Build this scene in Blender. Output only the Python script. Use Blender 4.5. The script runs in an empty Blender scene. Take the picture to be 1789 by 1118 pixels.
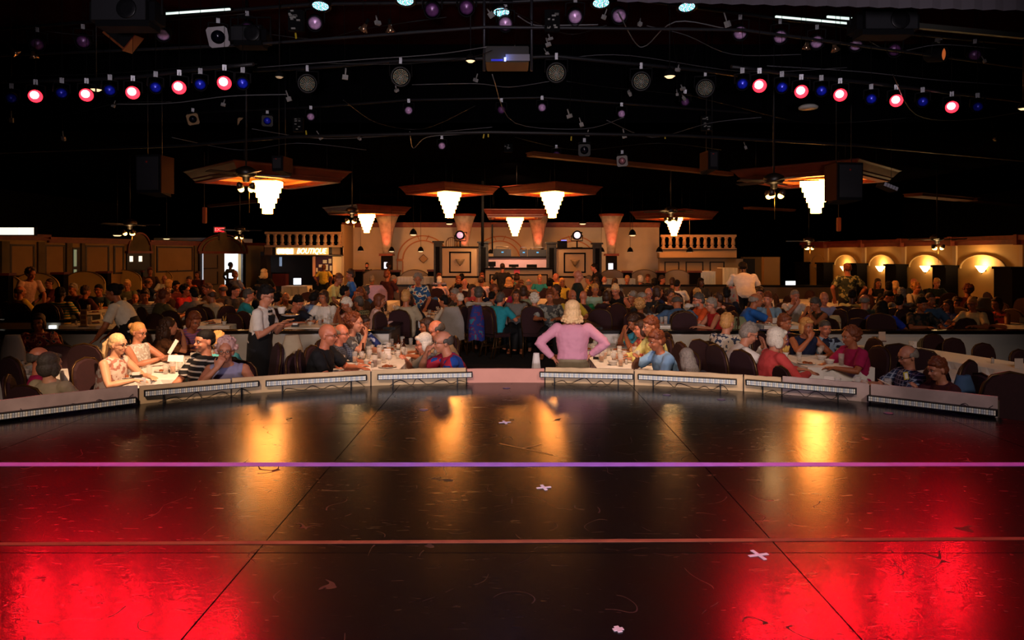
import bpy, bmesh, math, random
from mathutils import Vector, Matrix, Euler
R = math.radians
C = bpy.context.scene.collection
F = 1193.0
CAMZ = 1.4
def P(px, py, Y):
    return Vector(((px - 894.5) / F * Y, Y, CAMZ + (444 - py) / F * Y))
# ------------------------------------------------------------ camera, world, exposure
sc = bpy.context.scene
cam = bpy.data.objects.new('camera', bpy.data.cameras.new('camera'))
C.objects.link(cam)
cam.location = (0, 0, CAMZ); cam.rotation_euler = (R(90), 0, 0)
cam.data.sensor_width = 36; cam.data.lens = 36 * F / 1789
cam.data.shift_y = -115 / 1789
cam.data.clip_end = 200
sc.camera = cam
sc.view_settings.view_transform = 'Standard'
sc.view_settings.look = 'None'
sc.view_settings.gamma = 1
sc.view_settings.use_curve_mapping = False
sc.view_settings.exposure = 0.0
w = bpy.data.worlds.new('world'); sc.world = w; w.use_nodes = True
w.node_tree.nodes['Background'].inputs[0].default_value = (0.3, 0.25, 0.3, 1)
w.node_tree.nodes['Background'].inputs[1].default_value = 0.002
sc.cycles.max_bounces = 5; sc.cycles.diffuse_bounces = 2; sc.cycles.glossy_bounces = 3
sc.cycles.transmission_bounces = 4; sc.cycles.transparent_max_bounces = 6
sc.cycles.caustics_reflective = False; sc.cycles.caustics_refractive = False
sc.cycles.sample_clamp_indirect = 4.0
sc.cycles.use_light_tree = True

def lamp(name, kind, loc, energy, col=(1, 1, 1), target=None, size=.1, angle=40, blend=.5, parent=None):
    l = bpy.data.lights.new(name, kind); l.energy = energy; l.color = col
    if kind == 'AREA': l.size = size
    else: l.shadow_soft_size = size
    if kind == 'SPOT': l.spot_size = R(angle); l.spot_blend = blend
    o = bpy.data.objects.new(name, l); C.objects.link(o); o.location = loc
    if target is not None:
        o.rotation_euler = (Vector(target) - Vector(loc)).to_track_quat('-Z', 'Y').to_euler()
    if parent: o.parent = parent
    return o
WARM = (1, .66, .36)
# stage wash lamps hung behind and above the camera position
lamp('stage_wash_light', 'SPOT', (-1.5, -2.6, 5.2), 1900, (1, .70, .52), (-1.0, 9.0, -1.0), .35, 52, .55)
lamp('stage_wash_light', 'SPOT', (3.5, -2.6, 5.2), 1000, (1, .80, .74), (2.5, 9.0, -1.0), .35, 52, .55)
lamp('rig_fill_light', 'SPOT', (0, -2.5, .9), 1700, (1, .86, .95), (0, 9.5, 4.5), .25, 62, .5)  # added low fill that brightens the rig lenses; no lamp stands there
# violet wash from the LED heads over the stage edge
lamp('violet_wash_light', 'SPOT', (0, 6.0, 5.0), 90, (.5, .22, 1), (0, 4.4, 0), .12, 150, .9)
# front-of-house specials that pick out the tables by the stage edge
lamp('table_special_light', 'SPOT', (-1.9, 5.6, 4.6), 3000, (1, .60, .34), (-4.4, 8.3, .15), .06, 20, .4)
lamp('table_special_light', 'SPOT', (-1.0, 7.2, 4.6), 800, (1, .55, .30), (-1.75, 9.2, -.05), .06, 28, .7)
lamp('table_special_light', 'SPOT', (1.6, 7.0, 4.6), 900, (1, .60, .34), (1.5, 9.2, -.05), .06, 26, .7)
lamp('table_special_light', 'SPOT', (3.6, 8.0, 4.6), 130, (1, .52, .24), (4.0, 9.7, -.05), .06, 26, .8)
lamp('table_special_light', 'SPOT', (7.2, 8.0, 4.6), 80, (1, .52, .20), (6.6, 10.2, -.05), .08, 34, .8)
# added warm fills for the rear room and back wall; no lamps hang there
lamp('rear_fill_light', 'SPOT', (0, 19, 3.85), 190, (1, .52, .24), (0, 25, .6), .3, 120, .9)
lamp('rear_fill_light', 'SPOT', (0, 21.5, 3.6), 1200, (1, .56, .28), (0, 31, .6), .3, 84, .9)
lamp('rear_fill_light', 'SPOT', (8, 22.5, 3.6), 200, (1, .54, .26), (8, 31, .6), .3, 84, .9)

# ------------------------------------------------------------ materials
def lin(c):
    if isinstance(c, str):
        c = [int(c[i:i + 2], 16) / 255 for i in (0, 2, 4)]
        c = [x / 12.92 if x <= .04045 else ((x + .055) / 1.055) ** 2.4 for x in c]
    return (c[0], c[1], c[2], 1)
MC = {}
def mat(c, rough=.6, metal=0, emit=None, es=1, trans=0, spec=.5, noise=0, nscale=8, bump=0, ior=1.45, sheen=0):
    key = (str(c), rough, metal, str(emit), es, trans, spec, noise, nscale, bump, sheen)
    if key in MC: return MC[key]
    m = bpy.data.materials.new('m'); m.use_nodes = True
    nt = m.node_tree; b = nt.nodes['Principled BSDF']
    b.inputs['Base Color'].default_value = lin(c)
    b.inputs['Roughness'].default_value = rough; b.inputs['Metallic'].default_value = metal
    b.inputs['Specular IOR Level'].default_value = spec
    b.inputs['Transmission Weight'].default_value = trans
    b.inputs['IOR'].default_value = ior
    if sheen: b.inputs['Sheen Weight'].default_value = sheen
    if emit is not None:
        b.inputs['Emission Color'].default_value = lin(emit); b.inputs['Emission Strength'].default_value = es
    if noise or bump:
        tc = nt.nodes.new('ShaderNodeTexCoord'); n = nt.nodes.new('ShaderNodeTexNoise')
        n.inputs['Scale'].default_value = nscale; n.inputs['Detail'].default_value = 5
        nt.links.new(tc.outputs['Object'], n.inputs['Vector'])
        if noise:
            r = nt.nodes.new('ShaderNodeValToRGB')
            l = lin(c); e = r.color_ramp.elements
            e[0].position = .3; e[1].position = .7
            e[0].color = tuple(max(0, x * (1 - noise)) for x in l[:3]) + (1,)
            e[1].color = tuple(min(1, x * (1 + noise * .7)) for x in l[:3]) + (1,)
            nt.links.new(n.outputs['Fac'], r.inputs[0]); nt.links.new(r.outputs[0], b.inputs['Base Color'])
        if bump:
            bp = nt.nodes.new('ShaderNodeBump'); bp.inputs['Strength'].default_value = bump
            bp.inputs['Distance'].default_value = .01
            nt.links.new(n.outputs['Fac'], bp.inputs['Height']); nt.links.new(bp.outputs[0], b.inputs['Normal'])
    MC[key] = m
    return m
def pattern(kind, c1, c2, scale=30, c3=None, rough=.8):
    key = (kind, c1, c2, scale, c3)
    if key in MC: return MC[key]
    m = bpy.data.materials.new('cloth'); m.use_nodes = True
    nt = m.node_tree; b = nt.nodes['Principled BSDF']; b.inputs['Roughness'].default_value = rough
    N = nt.nodes.new; L = nt.links.new
    tc = N('ShaderNodeTexCoord')
    r = N('ShaderNodeValToRGB'); r.color_ramp.interpolation = 'CONSTANT' if kind != 'soft' else 'LINEAR'
    e = r.color_ramp.elements; e[0].color = lin(c1); e[1].color = lin(c2)
    if kind == 'stripe':
        t = N('ShaderNodeTexWave'); t.bands_direction = 'Z'; t.inputs['Scale'].default_value = scale
        t.inputs['Distortion'].default_value = .3
        e[0].position = 0; e[1].position = .8 if c3 is None else .5
        L(tc.outputs['Object'], t.inputs['Vector']); L(t.outputs['Fac'], r.inputs[0]); L(r.outputs[0], b.inputs['Base Color'])
    elif kind == 'plaid':
        ts = []
        for d in 'XZ':
            t = N('ShaderNodeTexWave'); t.bands_direction = d; t.inputs['Scale'].default_value = scale
            L(tc.outputs['Object'], t.inputs['Vector']); ts.append(t)
        mx = N('ShaderNodeMath'); mx.operation = 'MAXIMUM'
        L(ts[0].outputs['Fac'], mx.inputs[0]); L(ts[1].outputs['Fac'], mx.inputs[1])
        e[0].position = 0; e[1].position = .88
        L(mx.outputs[0], r.inputs[0]); L(r.outputs[0], b.inputs['Base Color'])
    else:
        t = N('ShaderNodeTexNoise'); t.inputs['Scale'].default_value = scale; t.inputs['Detail'].default_value = 1.5
        e[0].position = 0; e[1].position = .54
        if c3:
            x = e.new(.64); x.color = lin(c3)
        L(tc.outputs['Object'], t.inputs['Vector']); L(t.outputs['Fac'], r.inputs[0]); L(r.outputs[0], b.inputs['Base Color'])
    MC[key] = m
    return m
# ------------------------------------------------------------ mesh helpers
def box(bm, x0, x1, y0, y1, z0, z1, mi=0):
    v = [bm.verts.new(p) for p in ((x0, y0, z0), (x1, y0, z0), (x1, y1, z0), (x0, y1, z0), (x0, y0, z1), (x1, y0, z1), (x1, y1, z1), (x0, y1, z1))]
    for f in ((3, 2, 1, 0), (4, 5, 6, 7), (0, 1, 5, 4), (1, 2, 6, 5), (2, 3, 7, 6), (3, 0, 4, 7)):
        bm.faces.new([v[i] for i in f]).material_index = mi
    return v
def tube(bm, pts, rad, seg=8, side=None, cap=True, mi=0):
    pts = [Vector(p) for p in pts]; n = len(pts)
    if not isinstance(rad, (list, tuple)): rad = [rad] * n
    rings = []; prev = None
    for i, p in enumerate(pts):
        a = pts[max(0, i - 1)]; b = pts[min(n - 1, i + 1)]
        d = (b - a)
        d = d.normalized() if d.length > 1e-9 else Vector((0, 0, 1))
        if side is not None:
            s = Vector(side); s = (s - d * s.dot(d)).normalized()
        elif prev is None:
            s = d.orthogonal().normalized()
        else:
            s = prev - d * prev.dot(d)
            s = s.normalized() if s.length > 1e-6 else d.orthogonal().normalized()
        prev = s; u = d.cross(s)
        r = rad[i]; rx, ry = r if isinstance(r, (tuple, list)) else (r, r)
        rings.append([bm.verts.new(p + s * rx * math.cos(2 * math.pi * k / seg) + u * ry * math.sin(2 * math.pi * k / seg)) for k in range(seg)])
    for a, b in zip(rings, rings[1:]):
        for k in range(seg):
            f = bm.faces.new((a[k], a[(k + 1) % seg], b[(k + 1) % seg], b[k])); f.material_index = mi; f.smooth = True
    if cap:
        bm.faces.new(rings[0][::-1]).material_index = mi; bm.faces.new(rings[-1]).material_index = mi
def ell(bm, c, r, rot=None, u=12, v=8, mi=0, M0=None):
    M = Matrix.Translation(Vector(c))
    if rot: M = M @ Euler([R(a) for a in rot]).to_matrix().to_4x4()
    M = M @ Matrix.Diagonal((r[0], r[1], r[2], 1))
    if M0 is not None: M = M0 @ M
    g = bmesh.ops.create_uvsphere(bm, u_segments=u, v_segments=v, radius=1, matrix=M)
    for vv in g['verts']:
        for f in vv.link_faces: f.material_index = mi; f.smooth = True
def lathe(bm, prof, seg=16, c=(0, 0, 0), mi=0, M0=None, closed=False):
    rings = []
    for r, z in prof:
        ring = []
        for k in range(seg):
            p = Vector((c[0] + r * math.cos(2 * math.pi * k / seg), c[1] + r * math.sin(2 * math.pi * k / seg), c[2] + z))
            if M0 is not None: p = M0 @ p
            ring.append(bm.verts.new(p))
        rings.append(ring)
    for a, b in zip(rings, rings[1:]):
        for k in range(seg):
            f = bm.faces.new((a[k], a[(k + 1) % seg], b[(k + 1) % seg], b[k])); f.smooth = True; f.material_index = mi
    for rg, pr in ((rings[0], prof[0]), (rings[-1], prof[-1])):
        if pr[0] > 1e-4:
            try: bm.faces.new(rg).material_index = mi
            except ValueError: pass
def mesh(bm, mats, clean=False):
    if clean: bmesh.ops.remove_doubles(bm, verts=bm.verts, dist=1e-5)
    bmesh.ops.recalc_face_normals(bm, faces=bm.faces)
    me = bpy.data.meshes.new('mesh'); bm.to_mesh(me); bm.free()
    for m in (mats if isinstance(mats, (list, tuple)) else [mats]): me.materials.append(m)
    return me
def ob(name, me, parent=None, loc=None, rot=None, **tags):
    o = bpy.data.objects.new(name, me); C.objects.link(o)
    if parent: o.parent = parent
    if loc is not None: o.location = loc
    if rot is not None: o.rotation_euler = rot
    for k, v in tags.items():
        if v: o[k] = v
    return o
def thing(name, label, cat, loc=(0, 0, 0), rz=0, group=None):
    return ob(name, None, None, loc, (0, 0, rz), label=label, category=cat, group=group)
def mk(fn, mats, **k):
    bm = bmesh.new(); fn(bm); return mesh(bm, mats, **k)
def mbox(x0, x1, y0, y1, z0, z1, m, bev=0):
    bm = bmesh.new(); box(bm, x0, x1, y0, y1, z0, z1)
    if bev: bmesh.ops.bevel(bm, geom=bm.edges[:], offset=bev, segments=2, affect='EDGES')
    return mesh(bm, m)
def struct(name, me, **k):
    return ob(name, me, kind='structure', **k)
def wbox(px0, px1, py0, py1, Y, depth, m, bev=0):
    a = P(px0, py0, Y); b = P(px1, py1, Y)
    return mbox(a.x, b.x, Y, Y + depth, b.z, a.z, m, bev)
ORD = ['first', 'second', 'third', 'fourth', 'fifth', 'sixth', 'seventh', 'eighth', 'ninth', 'tenth', 'eleventh', 'twelfth', 'thirteenth', 'fourteenth', 'fifteenth', 'sixteenth']

BLACK = mat('0a0a0c', .8, spec=.12); WOODB = mat('0d0908', .7, spec=.1); CREAM = mat('c9ae8a', .85, noise=.08, nscale=3)
WALLG = mat('b7aa98', .85, noise=.08, nscale=2); REDW = mat('6e2a12', .5, noise=.25, nscale=6)
STEEL = mat('8a8a8a', .35, .9); DKMETAL = mat('1a1a1c', .45, .6); GOLD = mat('9a7434', .35, .8)
BURG = mat('2c0d12', .85, noise=.15, nscale=30); CARPET = mat('120a0c', .95, noise=.3, nscale=4)
CLOTH = mat('e9e2d8', .85, noise=.04, nscale=5); WHITE = mat('e6e2da', .6)

# ------------------------------------------------------------ room shell
FB = -.6; FF = -.8
struct('floor', mbox(-20, 20, -4, 12.6, FF - .2, FF, CARPET))
struct('floor_rear', mbox(-20, 20, 12.6, 35, FB - .3, FB, CARPET))
struct('floor_tier', mbox(-20, 20, 11.25, 12.6, FF, FB, CARPET))['kind'] = 'structure'
CEIL = mat('17110f', .9, noise=.4, nscale=1.5)
def ceil_panels(bm): pass
struct('ceiling', mbox(-20, 20, 14, 35, 3.95, 4.1, mat('070607', 1, spec=0)))
struct('ceiling_front', mbox(-20, 20, -4, 14, 5.7, 5.9, mat('341010', 1, noise=.3, nscale=1, spec=0)))
struct('ceiling_soffit', mbox(-20, 20, 14.0, 14.2, 3.95, 5.7, mat('08080a', 1, spec=0)))
struct('wall_left_outer', mbox(-20.2, -20, -4, 35, -1, 6, BLACK))
struct('wall_right_outer', mbox(20, 20.2, -4, 35, -1, 6, BLACK))
struct('wall_back_outer', mbox(-20, 20, 35, 35.2, -1, 6, mat('020202', 1, spec=0)))
struct('wall_front_outer', mbox(-20, 20, -4.2, -4, -1, 6, BLACK))

# ------------------------------------------------------------ stage: sheets, rim, light bars, tape
RC = 1.26; RR = 6.2
def stage_mat(rb, name):
    m = bpy.data.materials.new(name); m.use_nodes = True; nt = m.node_tree; b = nt.nodes['Principled BSDF']
    N = nt.nodes.new; L = nt.links.new
    tc = N('ShaderNodeTexCoord')
    n1 = N('ShaderNodeTexNoise'); n1.inputs['Scale'].default_value = 1.3; n1.inputs['Detail'].default_value = 8; n1.inputs['Roughness'].default_value = .7
    mp = N('ShaderNodeMapping'); mp.inputs['Scale'].default_value = (5, 26, 1); mp.inputs['Rotation'].default_value = (0, 0, .35)
    n2 = N('ShaderNodeTexNoise'); n2.inputs['Scale'].default_value = 1.0; n2.inputs['Detail'].default_value = 7; n2.inputs['Distortion'].default_value = 2.2
    n3 = N('ShaderNodeTexNoise'); n3.inputs['Scale'].default_value = 38; n3.inputs['Detail'].default_value = 4
    L(tc.outputs['Object'], n1.inputs['Vector']); L(tc.outputs['Object'], mp.inputs['Vector']); L(mp.outputs[0], n2.inputs['Vector']); L(tc.outputs['Object'], n3.inputs['Vector'])
    # worn streaks
    r2 = N('ShaderNodeValToRGB'); r2.color_ramp.elements[0].position = .25; r2.color_ramp.elements[1].position = .34
    L(n2.outputs['Fac'], r2.inputs[0])
    cr = N('ShaderNodeValToRGB'); e = cr.color_ramp.elements
    e[0].position = .35; e[0].color = (.0035, .0028, .0028, 1); e[1].position = .75; e[1].color = (.009, .007, .007, 1)
    L(n1.outputs['Fac'], cr.inputs[0]); L(cr.outputs[0], b.inputs['Base Color'])
    mr = N('ShaderNodeMapRange'); mr.inputs[3].default_value = rb + .02; mr.inputs[4].default_value = rb - .02
    mr.inputs[1].default_value = .3; mr.inputs[2].default_value = .7
    L(n1.outputs['Fac'], mr.inputs[0])
    ad = N('ShaderNodeMath'); ad.operation = 'MULTIPLY_ADD'; ad.inputs[1].default_value = -.2; 
    sb = N('ShaderNodeMath'); sb.operation = 'ADD'; sb.inputs[1].default_value = .2
    L(mr.outputs[0], sb.inputs[0]); L(r2.outputs[0], ad.inputs[0]); L(sb.outputs[0], ad.inputs[2]); L(ad.outputs[0], b.inputs['Roughness'])
    b.inputs['Specular IOR Level'].default_value = .36
    # thin curved scuffs left by shoes and scenery
    n4 = N('ShaderNodeTexNoise'); n4.inputs['Scale'].default_value = 2.6; n4.inputs['Detail'].default_value = 1.0
    n5 = N('ShaderNodeTexNoise'); n5.inputs['Scale'].default_value = 5.5; n5.inputs['Detail'].default_value = 2
    s4 = N('ShaderNodeMath'); s4.operation = 'SUBTRACT'; s4.inputs[1].default_value = .5
    a4 = N('ShaderNodeMath'); a4.operation = 'ABSOLUTE'; l4 = N('ShaderNodeMath'); l4.operation = 'LESS_THAN'; l4.inputs[1].default_value = .0022
    g5 = N('ShaderNodeMath'); g5.operation = 'GREATER_THAN'; g5.inputs[1].default_value = .55
    m4 = N('ShaderNodeMath'); m4.operation = 'MULTIPLY'
    L(tc.outputs['Object'], n4.inputs['Vector']); L(tc.outputs['Object'], n5.inputs['Vector']); L(n4.outputs['Fac'], s4.inputs[0]); L(s4.outputs[0], a4.inputs[0]); L(a4.outputs[0], l4.inputs[0])
    L(n5.outputs['Fac'], g5.inputs[0]); L(l4.outputs[0], m4.inputs[0]); L(g5.outputs[0], m4.inputs[1])
    mc = N('ShaderNodeMix'); mc.data_type = 'RGBA'; mc.inputs['B'].default_value = (.022, .014, .011, 1)
    L(m4.outputs[0], mc.inputs['Factor']); L(cr.outputs[0], mc.inputs['A']); L(mc.outputs['Result'], b.inputs['Base Color'])
    r4 = N('ShaderNodeMath'); r4.operation = 'MULTIPLY_ADD'; r4.inputs[1].default_value = .35; r4.use_clamp = True
    L(m4.outputs[0], r4.inputs[0]); L(ad.outputs[0], r4.inputs[2]); L(r4.outputs[0], b.inputs['Roughness'])
    bp = N('ShaderNodeBump'); bp.inputs['Strength'].default_value = .2; bp.inputs['Distance'].default_value = .002
    mx = N('ShaderNodeMath'); mx.operation = 'ADD'
    sc2 = N('ShaderNodeMath'); sc2.operation = 'MULTIPLY'; sc2.inputs[1].default_value = .45
    L(r2.outputs[0], sc2.inputs[0]); L(n3.outputs['Fac'], mx.inputs[0]); L(sc2.outputs[0], mx.inputs[1]); L(mx.outputs[0], bp.inputs['Height']); L(bp.outputs[0], b.inputs['Normal'])
    return m
SM1 = stage_mat(.215, 'worn_black_stage_paint'); SM2 = stage_mat(.23, 'glossy_black_stage_paint')
disc = [(RR * math.sin(a), RC + RR * math.cos(a)) for a in [R(x) for x in range(-90, 91, 3)]] + [(RR, -3.9), (-RR, -3.9)]
disc = disc[::-1]
def clip(poly, sub):
    # Sutherland-Hodgman, clip 'poly' by convex ccw 'sub'
    out = poly
    for i in range(len(sub)):
        a = sub[i]; b = sub[(i + 1) % len(sub)]
        inp = out; out = []
        ins = lambda p: (b[0] - a[0]) * (p[1] - a[1]) - (b[1] - a[1]) * (p[0] - a[0]) >= -1e-9
        for j in range(len(inp)):
            p = inp[j - 1]; q = inp[j]
            if ins(p) != ins(q):
                d1 = (b[0] - a[0]) * (p[1] - a[1]) - (b[1] - a[1]) * (p[0] - a[0])
                d2 = (b[0] - a[0]) * (q[1] - a[1]) - (b[1] - a[1]) * (q[0] - a[0])
                t = d1 / (d1 - d2); out.append((p[0] + (q[0] - p[0]) * t, p[1] + (q[1] - p[1]) * t))
            if ins(q): out.append(q)
        if not out: return []
    return out
def prism(bm, poly, z0, z1, mi=0):
    a = [bm.verts.new((x, y, z0)) for x, y in poly]; b = [bm.verts.new((x, y, z1)) for x, y in poly]
    n = len(poly)
    bm.faces.new(a[::-1]).material_index = mi; bm.faces.new(b).material_index = mi
    for i in range(n): bm.faces.new((a[i], a[(i + 1) % n], b[(i + 1) % n], b[i])).material_index = mi
stage = struct('floor_stage', mk(lambda bm: prism(bm, disc, FF, -.03), BLACK))
xs = [-6.3, -3.66, -1.20, 1.27, 3.71, 6.3]; ys = [-3.9, -1.66, .78, 3.2, 5.64, 8.1]
rnd = random.Random(4)
for i in range(5):
    for j in range(5):
        g = .003
        r = [(xs[i] + g, ys[j] + g), (xs[i + 1] - g, ys[j] + g), (xs[i + 1] - g, ys[j + 1] - g), (xs[i] + g, ys[j + 1] - g)]
        pl = clip(r, disc)
        if len(pl) >= 3:
            ob('floor_sheet', mk(lambda bm: prism(bm, pl, -.03, 0), SM2 if ys[j] < 3.1 else SM1), stage)
# tape
def tape(px0, px1, py0, py1, wid, col, name, label):
    Y0 = CAMZ * F / (py0 - 444); Y1 = CAMZ * F / (py1 - 444)
    a = Vector(((px0 - 894.5) / F * Y0, Y0, .001)); b = Vector(((px1 - 894.5) / F * Y1, Y1, .001))
    d = (b - a).normalized(); n = Vector((-d.y, d.x, 0)) * wid / 2
    def f(bm):
        k = 60; rn = random.Random(3); up = Vector((0, 0, .0015)); t = []; lo = []
        for i in range(k + 1):
            p = a.lerp(b, i / k); w1 = 1 + rn.uniform(-.06, .06); t.append([bm.verts.new(p + n * w1 + up), bm.verts.new(p - n * w1 + up)]); lo.append([bm.verts.new(p + n * w1), bm.verts.new(p - n * w1)])
        for i in range(k):
            bm.faces.new((t[i][1], t[i + 1][1], t[i + 1][0], t[i][0])); bm.faces.new((lo[i][1], lo[i + 1][1], t[i + 1][1], t[i][1])); bm.faces.new((t[i][0], t[i + 1][0], lo[i + 1][0], lo[i][0]))
    return ob(name, mk(f, col), label=label, category='tape')
PURP = mat('b478f8', .55, noise=.12, nscale=12)
tape(-620, 2410, 811.5, 811.5, .075, PURP, 'tape_line', 'wide violet tape line running straight across the black stage floor')
tape(-900, 2690, 955.4, 936.6, .032, mat('8a4a38', .6, noise=.3, nscale=9), 'tape_line', 'thin faded brown tape line across the stage, nearer the front')
def crossmark(px, py, label, s=.05):
    Y = CAMZ * F / (py - 444); c = Vector(((px - 894.5) / F * Y, Y, .001))
    def f(bm):
        for a in (.25, 1.85):
            bmt = [(-s, -.009), (s, -.009), (s, .009), (-s, .009)]
            pl = [(c.x + x * math.cos(a) - y * math.sin(a), c.y + x * math.sin(a) + y * math.cos(a)) for x, y in bmt]
            prism(bm, pl, .001, .0028 + .0006 * a)
    ob('floor_mark', mk(f, mat('e8d4ee', .6)), label=label, category='mark')
crossmark(882, 738, 'small white tape cross at the upstage centre, nearest the rim')
crossmark(950, 852, 'small white tape cross between the violet and brown lines', .045)
crossmark(1325, 970, 'white tape cross in the red pool at right')
tape(873, 966, 775, 795, .012, mat('a87038', .6), 'tape_strip', 'longer thin tan tape strip of the slanted pair at mid stage')
tape(912, 945, 783, 777, .012, mat('a87038', .6), 'tape_strip', 'short thin tan tape strip branching from the longer slanted strip')
# floor edges and scrapes on the stage
for (px, py, l, a, lab) in [(1070, 1078, .07, .2, 'short pale scrap of tape lying on the dark stage front')]:
    crossmark(px + 10, 1100, lab, .02)

# rim wall in curved sections
def arcp(a, r, z): return Vector((r * math.sin(a), RC + r * math.cos(a), z))
def ang(px, py_base):
    # angle of the rim point seen in column px
    k = (px - 894.5) / F
    # X = kY ; X^2+(Y-RC)^2=RR^2
    A = 1 + k * k; B = -2 * RC; Cc = RC * RC - RR * RR
    Y = (-B + math.sqrt(B * B - 4 * A * Cc)) / (2 * A)
    return math.atan2(k * Y, Y - RC)
def arcwall(a0, a1, r0, r1, z0, z1, m, seg=10, wob=0):
    bm = bmesh.new(); rn = random.Random(int(a0 * 1000) + 5)
    pr = None
    for i in range(seg + 1):
        a = a0 + (a1 - a0) * i / seg; dz = rn.uniform(-wob, wob)
        q = [bm.verts.new(arcp(a, r0, z0)), bm.verts.new(arcp(a, r0, z1 + dz)), bm.verts.new(arcp(a, r1, z1 + dz)), bm.verts.new(arcp(a, r1, z0))]
        if pr:
            for j in range(4): bm.faces.new((pr[j], pr[(j + 1) % 4], q[(j + 1) % 4], q[j]))
        else: bm.faces.new(q)
        pr = q
    bm.faces.new(pr[::-1])
    return mesh(bm, m)
PINE = mat('d6b78c', .8, noise=.22, nscale=3.5); PLAST = mat('b7a098', .85, noise=.28, nscale=4); SALM = mat('cf9484', .85, noise=.06, nscale=6)
rim = struct('trim_1', arcwall(ang(-300, 0), ang(1745, 0), RR + .012, RR + .05, FF, .14, mat('4a3c30', .8)))
secs = [(-300, -60, PLAST), (-60, 242, PLAST), (242, 404, PINE), (404, 648, PINE), (648, 815, PINE), (815, 952, SALM), (952, 1108, PINE), (1108, 1299, PINE), (1299, 1366, PINE), (1366, 1520, PLAST), (1520, 1745, PLAST)]
for k, (p0, p1, m) in enumerate(secs):
    a0 = ang(p0, 0) + .0012; a1 = ang(p1, 0) - .0012
    ob('panel', arcwall(a0, a1, RR - .012, RR + .012, .0, .165 + (.012 if k in (0, 1, 9, 10) else 0) - (.012 if k == 5 else 0), m, 10, .003), rim)
# light bars
def seg_cells(L, n):
    def f(bm):
        for i in range(n):
            x = -L / 2 + .012 + (L - .024) * (i + .5) / n; h = (L - .024) / n * .40
            for zc in (-.011, .011):
                box(bm, x - h, x + h, -.034, -.026, zc - .0095, zc + .0095, i % 3)
    return f
LENS = [mat('e0e6e4', .35), mat('f0ecd8', .35), mat('c0ccd4', .35)]
bars = [(-8, 237, .052), (250, 451, .105), (463, 640, .10), (659, 825, .10), (943, 1107, .10), (1115, 1288, .10), (1304, 1498, .105), (1517, 1745, .052)]
for k, (p0, p1, zc) in enumerate(bars):
    r = RR - .06
    def at(px):
        a = ang(px, 0); return arcp(a, r, zc)
    A = at(p0); B = at(p1); L = (B - A).length; mid = (A + B) / 2; rz = math.atan2((B - A).y, (B - A).x)
    t = thing('light_bar', 'unlit LED light bar on the stage rim, ' + ORD[k] + ' of eight from left', 'light bar', mid, rz, 'light bars along the stage rim')
    def hf(bm):
        box(bm, -L / 2, L / 2, -.027, .03, -.026, .026); box(bm, -L / 2, L / 2, -.036, -.027, .022, .028); box(bm, -L / 2, L / 2, -.036, -.027, -.028, -.022)
        box(bm, -L / 2, -L / 2 + .008, -.036, -.027, -.022, .022); box(bm, L / 2 - .008, L / 2, -.036, -.027, -.022, .022)
    ob('housing', mk(hf, DKMETAL), t)
    c = ob('lens_strip', mk(seg_cells(L, 56), LENS), t); c['kind'] = 'stuff'
    for s in (-.34, .34):
        ob('bracket', mbox(s * L - .006, s * L + .006, -.01, .01, -zc, -.026, DKMETAL), t)
def cable(pts, r, m, label, cat='cable', name='cable', group=None):
    # smooth curve through points
    pts = [Vector(p) for p in pts]; out = []
    n = len(pts)
    for i in range(n - 1):
        p0 = pts[max(0, i - 1)]; p1 = pts[i]; p2 = pts[i + 1]; p3 = pts[min(n - 1, i + 2)]
        for k in range(5):
            t = k / 5
            out.append(.5 * ((2 * p1) + (-p0 + p2) * t + (2 * p0 - 5 * p1 + 4 * p2 - p3) * t * t + (-p0 + 3 * p1 - 3 * p2 + p3) * t ** 3))
    out.append(pts[-1])
    return ob(name, mk(lambda bm: tube(bm, out, r, 5), m), label=label, category=cat, group=group)
CB = mat('0c0c0e', .5); CG = mat('55555a', .5)
names8 = ['far left', 'second', 'third', 'fourth', 'fifth', 'sixth', 'seventh', 'last']
for k, (p0, p1, zc) in enumerate(bars):
    pts = []; rn = random.Random(k)
    for i in range(9):
        px = p0 + (p1 - p0) * (.15 + .8 * (i + rn.uniform(-.35, .35)) / 8)
        up = zc > .08
        z = ((.07 if i % 2 else .012) if up else (.02 if i % 2 else .10)) * rn.uniform(.35, 1.05)
        pts.append(arcp(ang(px, 0), RR - .03 if not up else RR - .06 - .03 * (i % 2 == 0), z))
    cable(pts, .0032, CB, 'black power cable looping at the ' + ORD[k] + ' LED bar from the left', group='cables of the light bars')
for k, (px, py) in enumerate([(740, 716), (1260, 698), (1165, 690), (885, 678), (1552, 722)]):
    Y = CAMZ * F / (py - 444); c = Vector(((px - 894.5) / F * Y, Y, 0))
    ob('round_marker', mk(lambda bm: lathe(bm, [(.04, .001), (.04, .004), (.03, .006), (0.0001, .006)], 16, c), mat('7d6a86', .3, .5)),
       label='small round metal marker on the stage, ' + ['in front of the fourth bar', 'by the right centre bar', 'below the sixth bar', 'near the salmon rim panel', 'by the far right bar'][k], category='marker')
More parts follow.
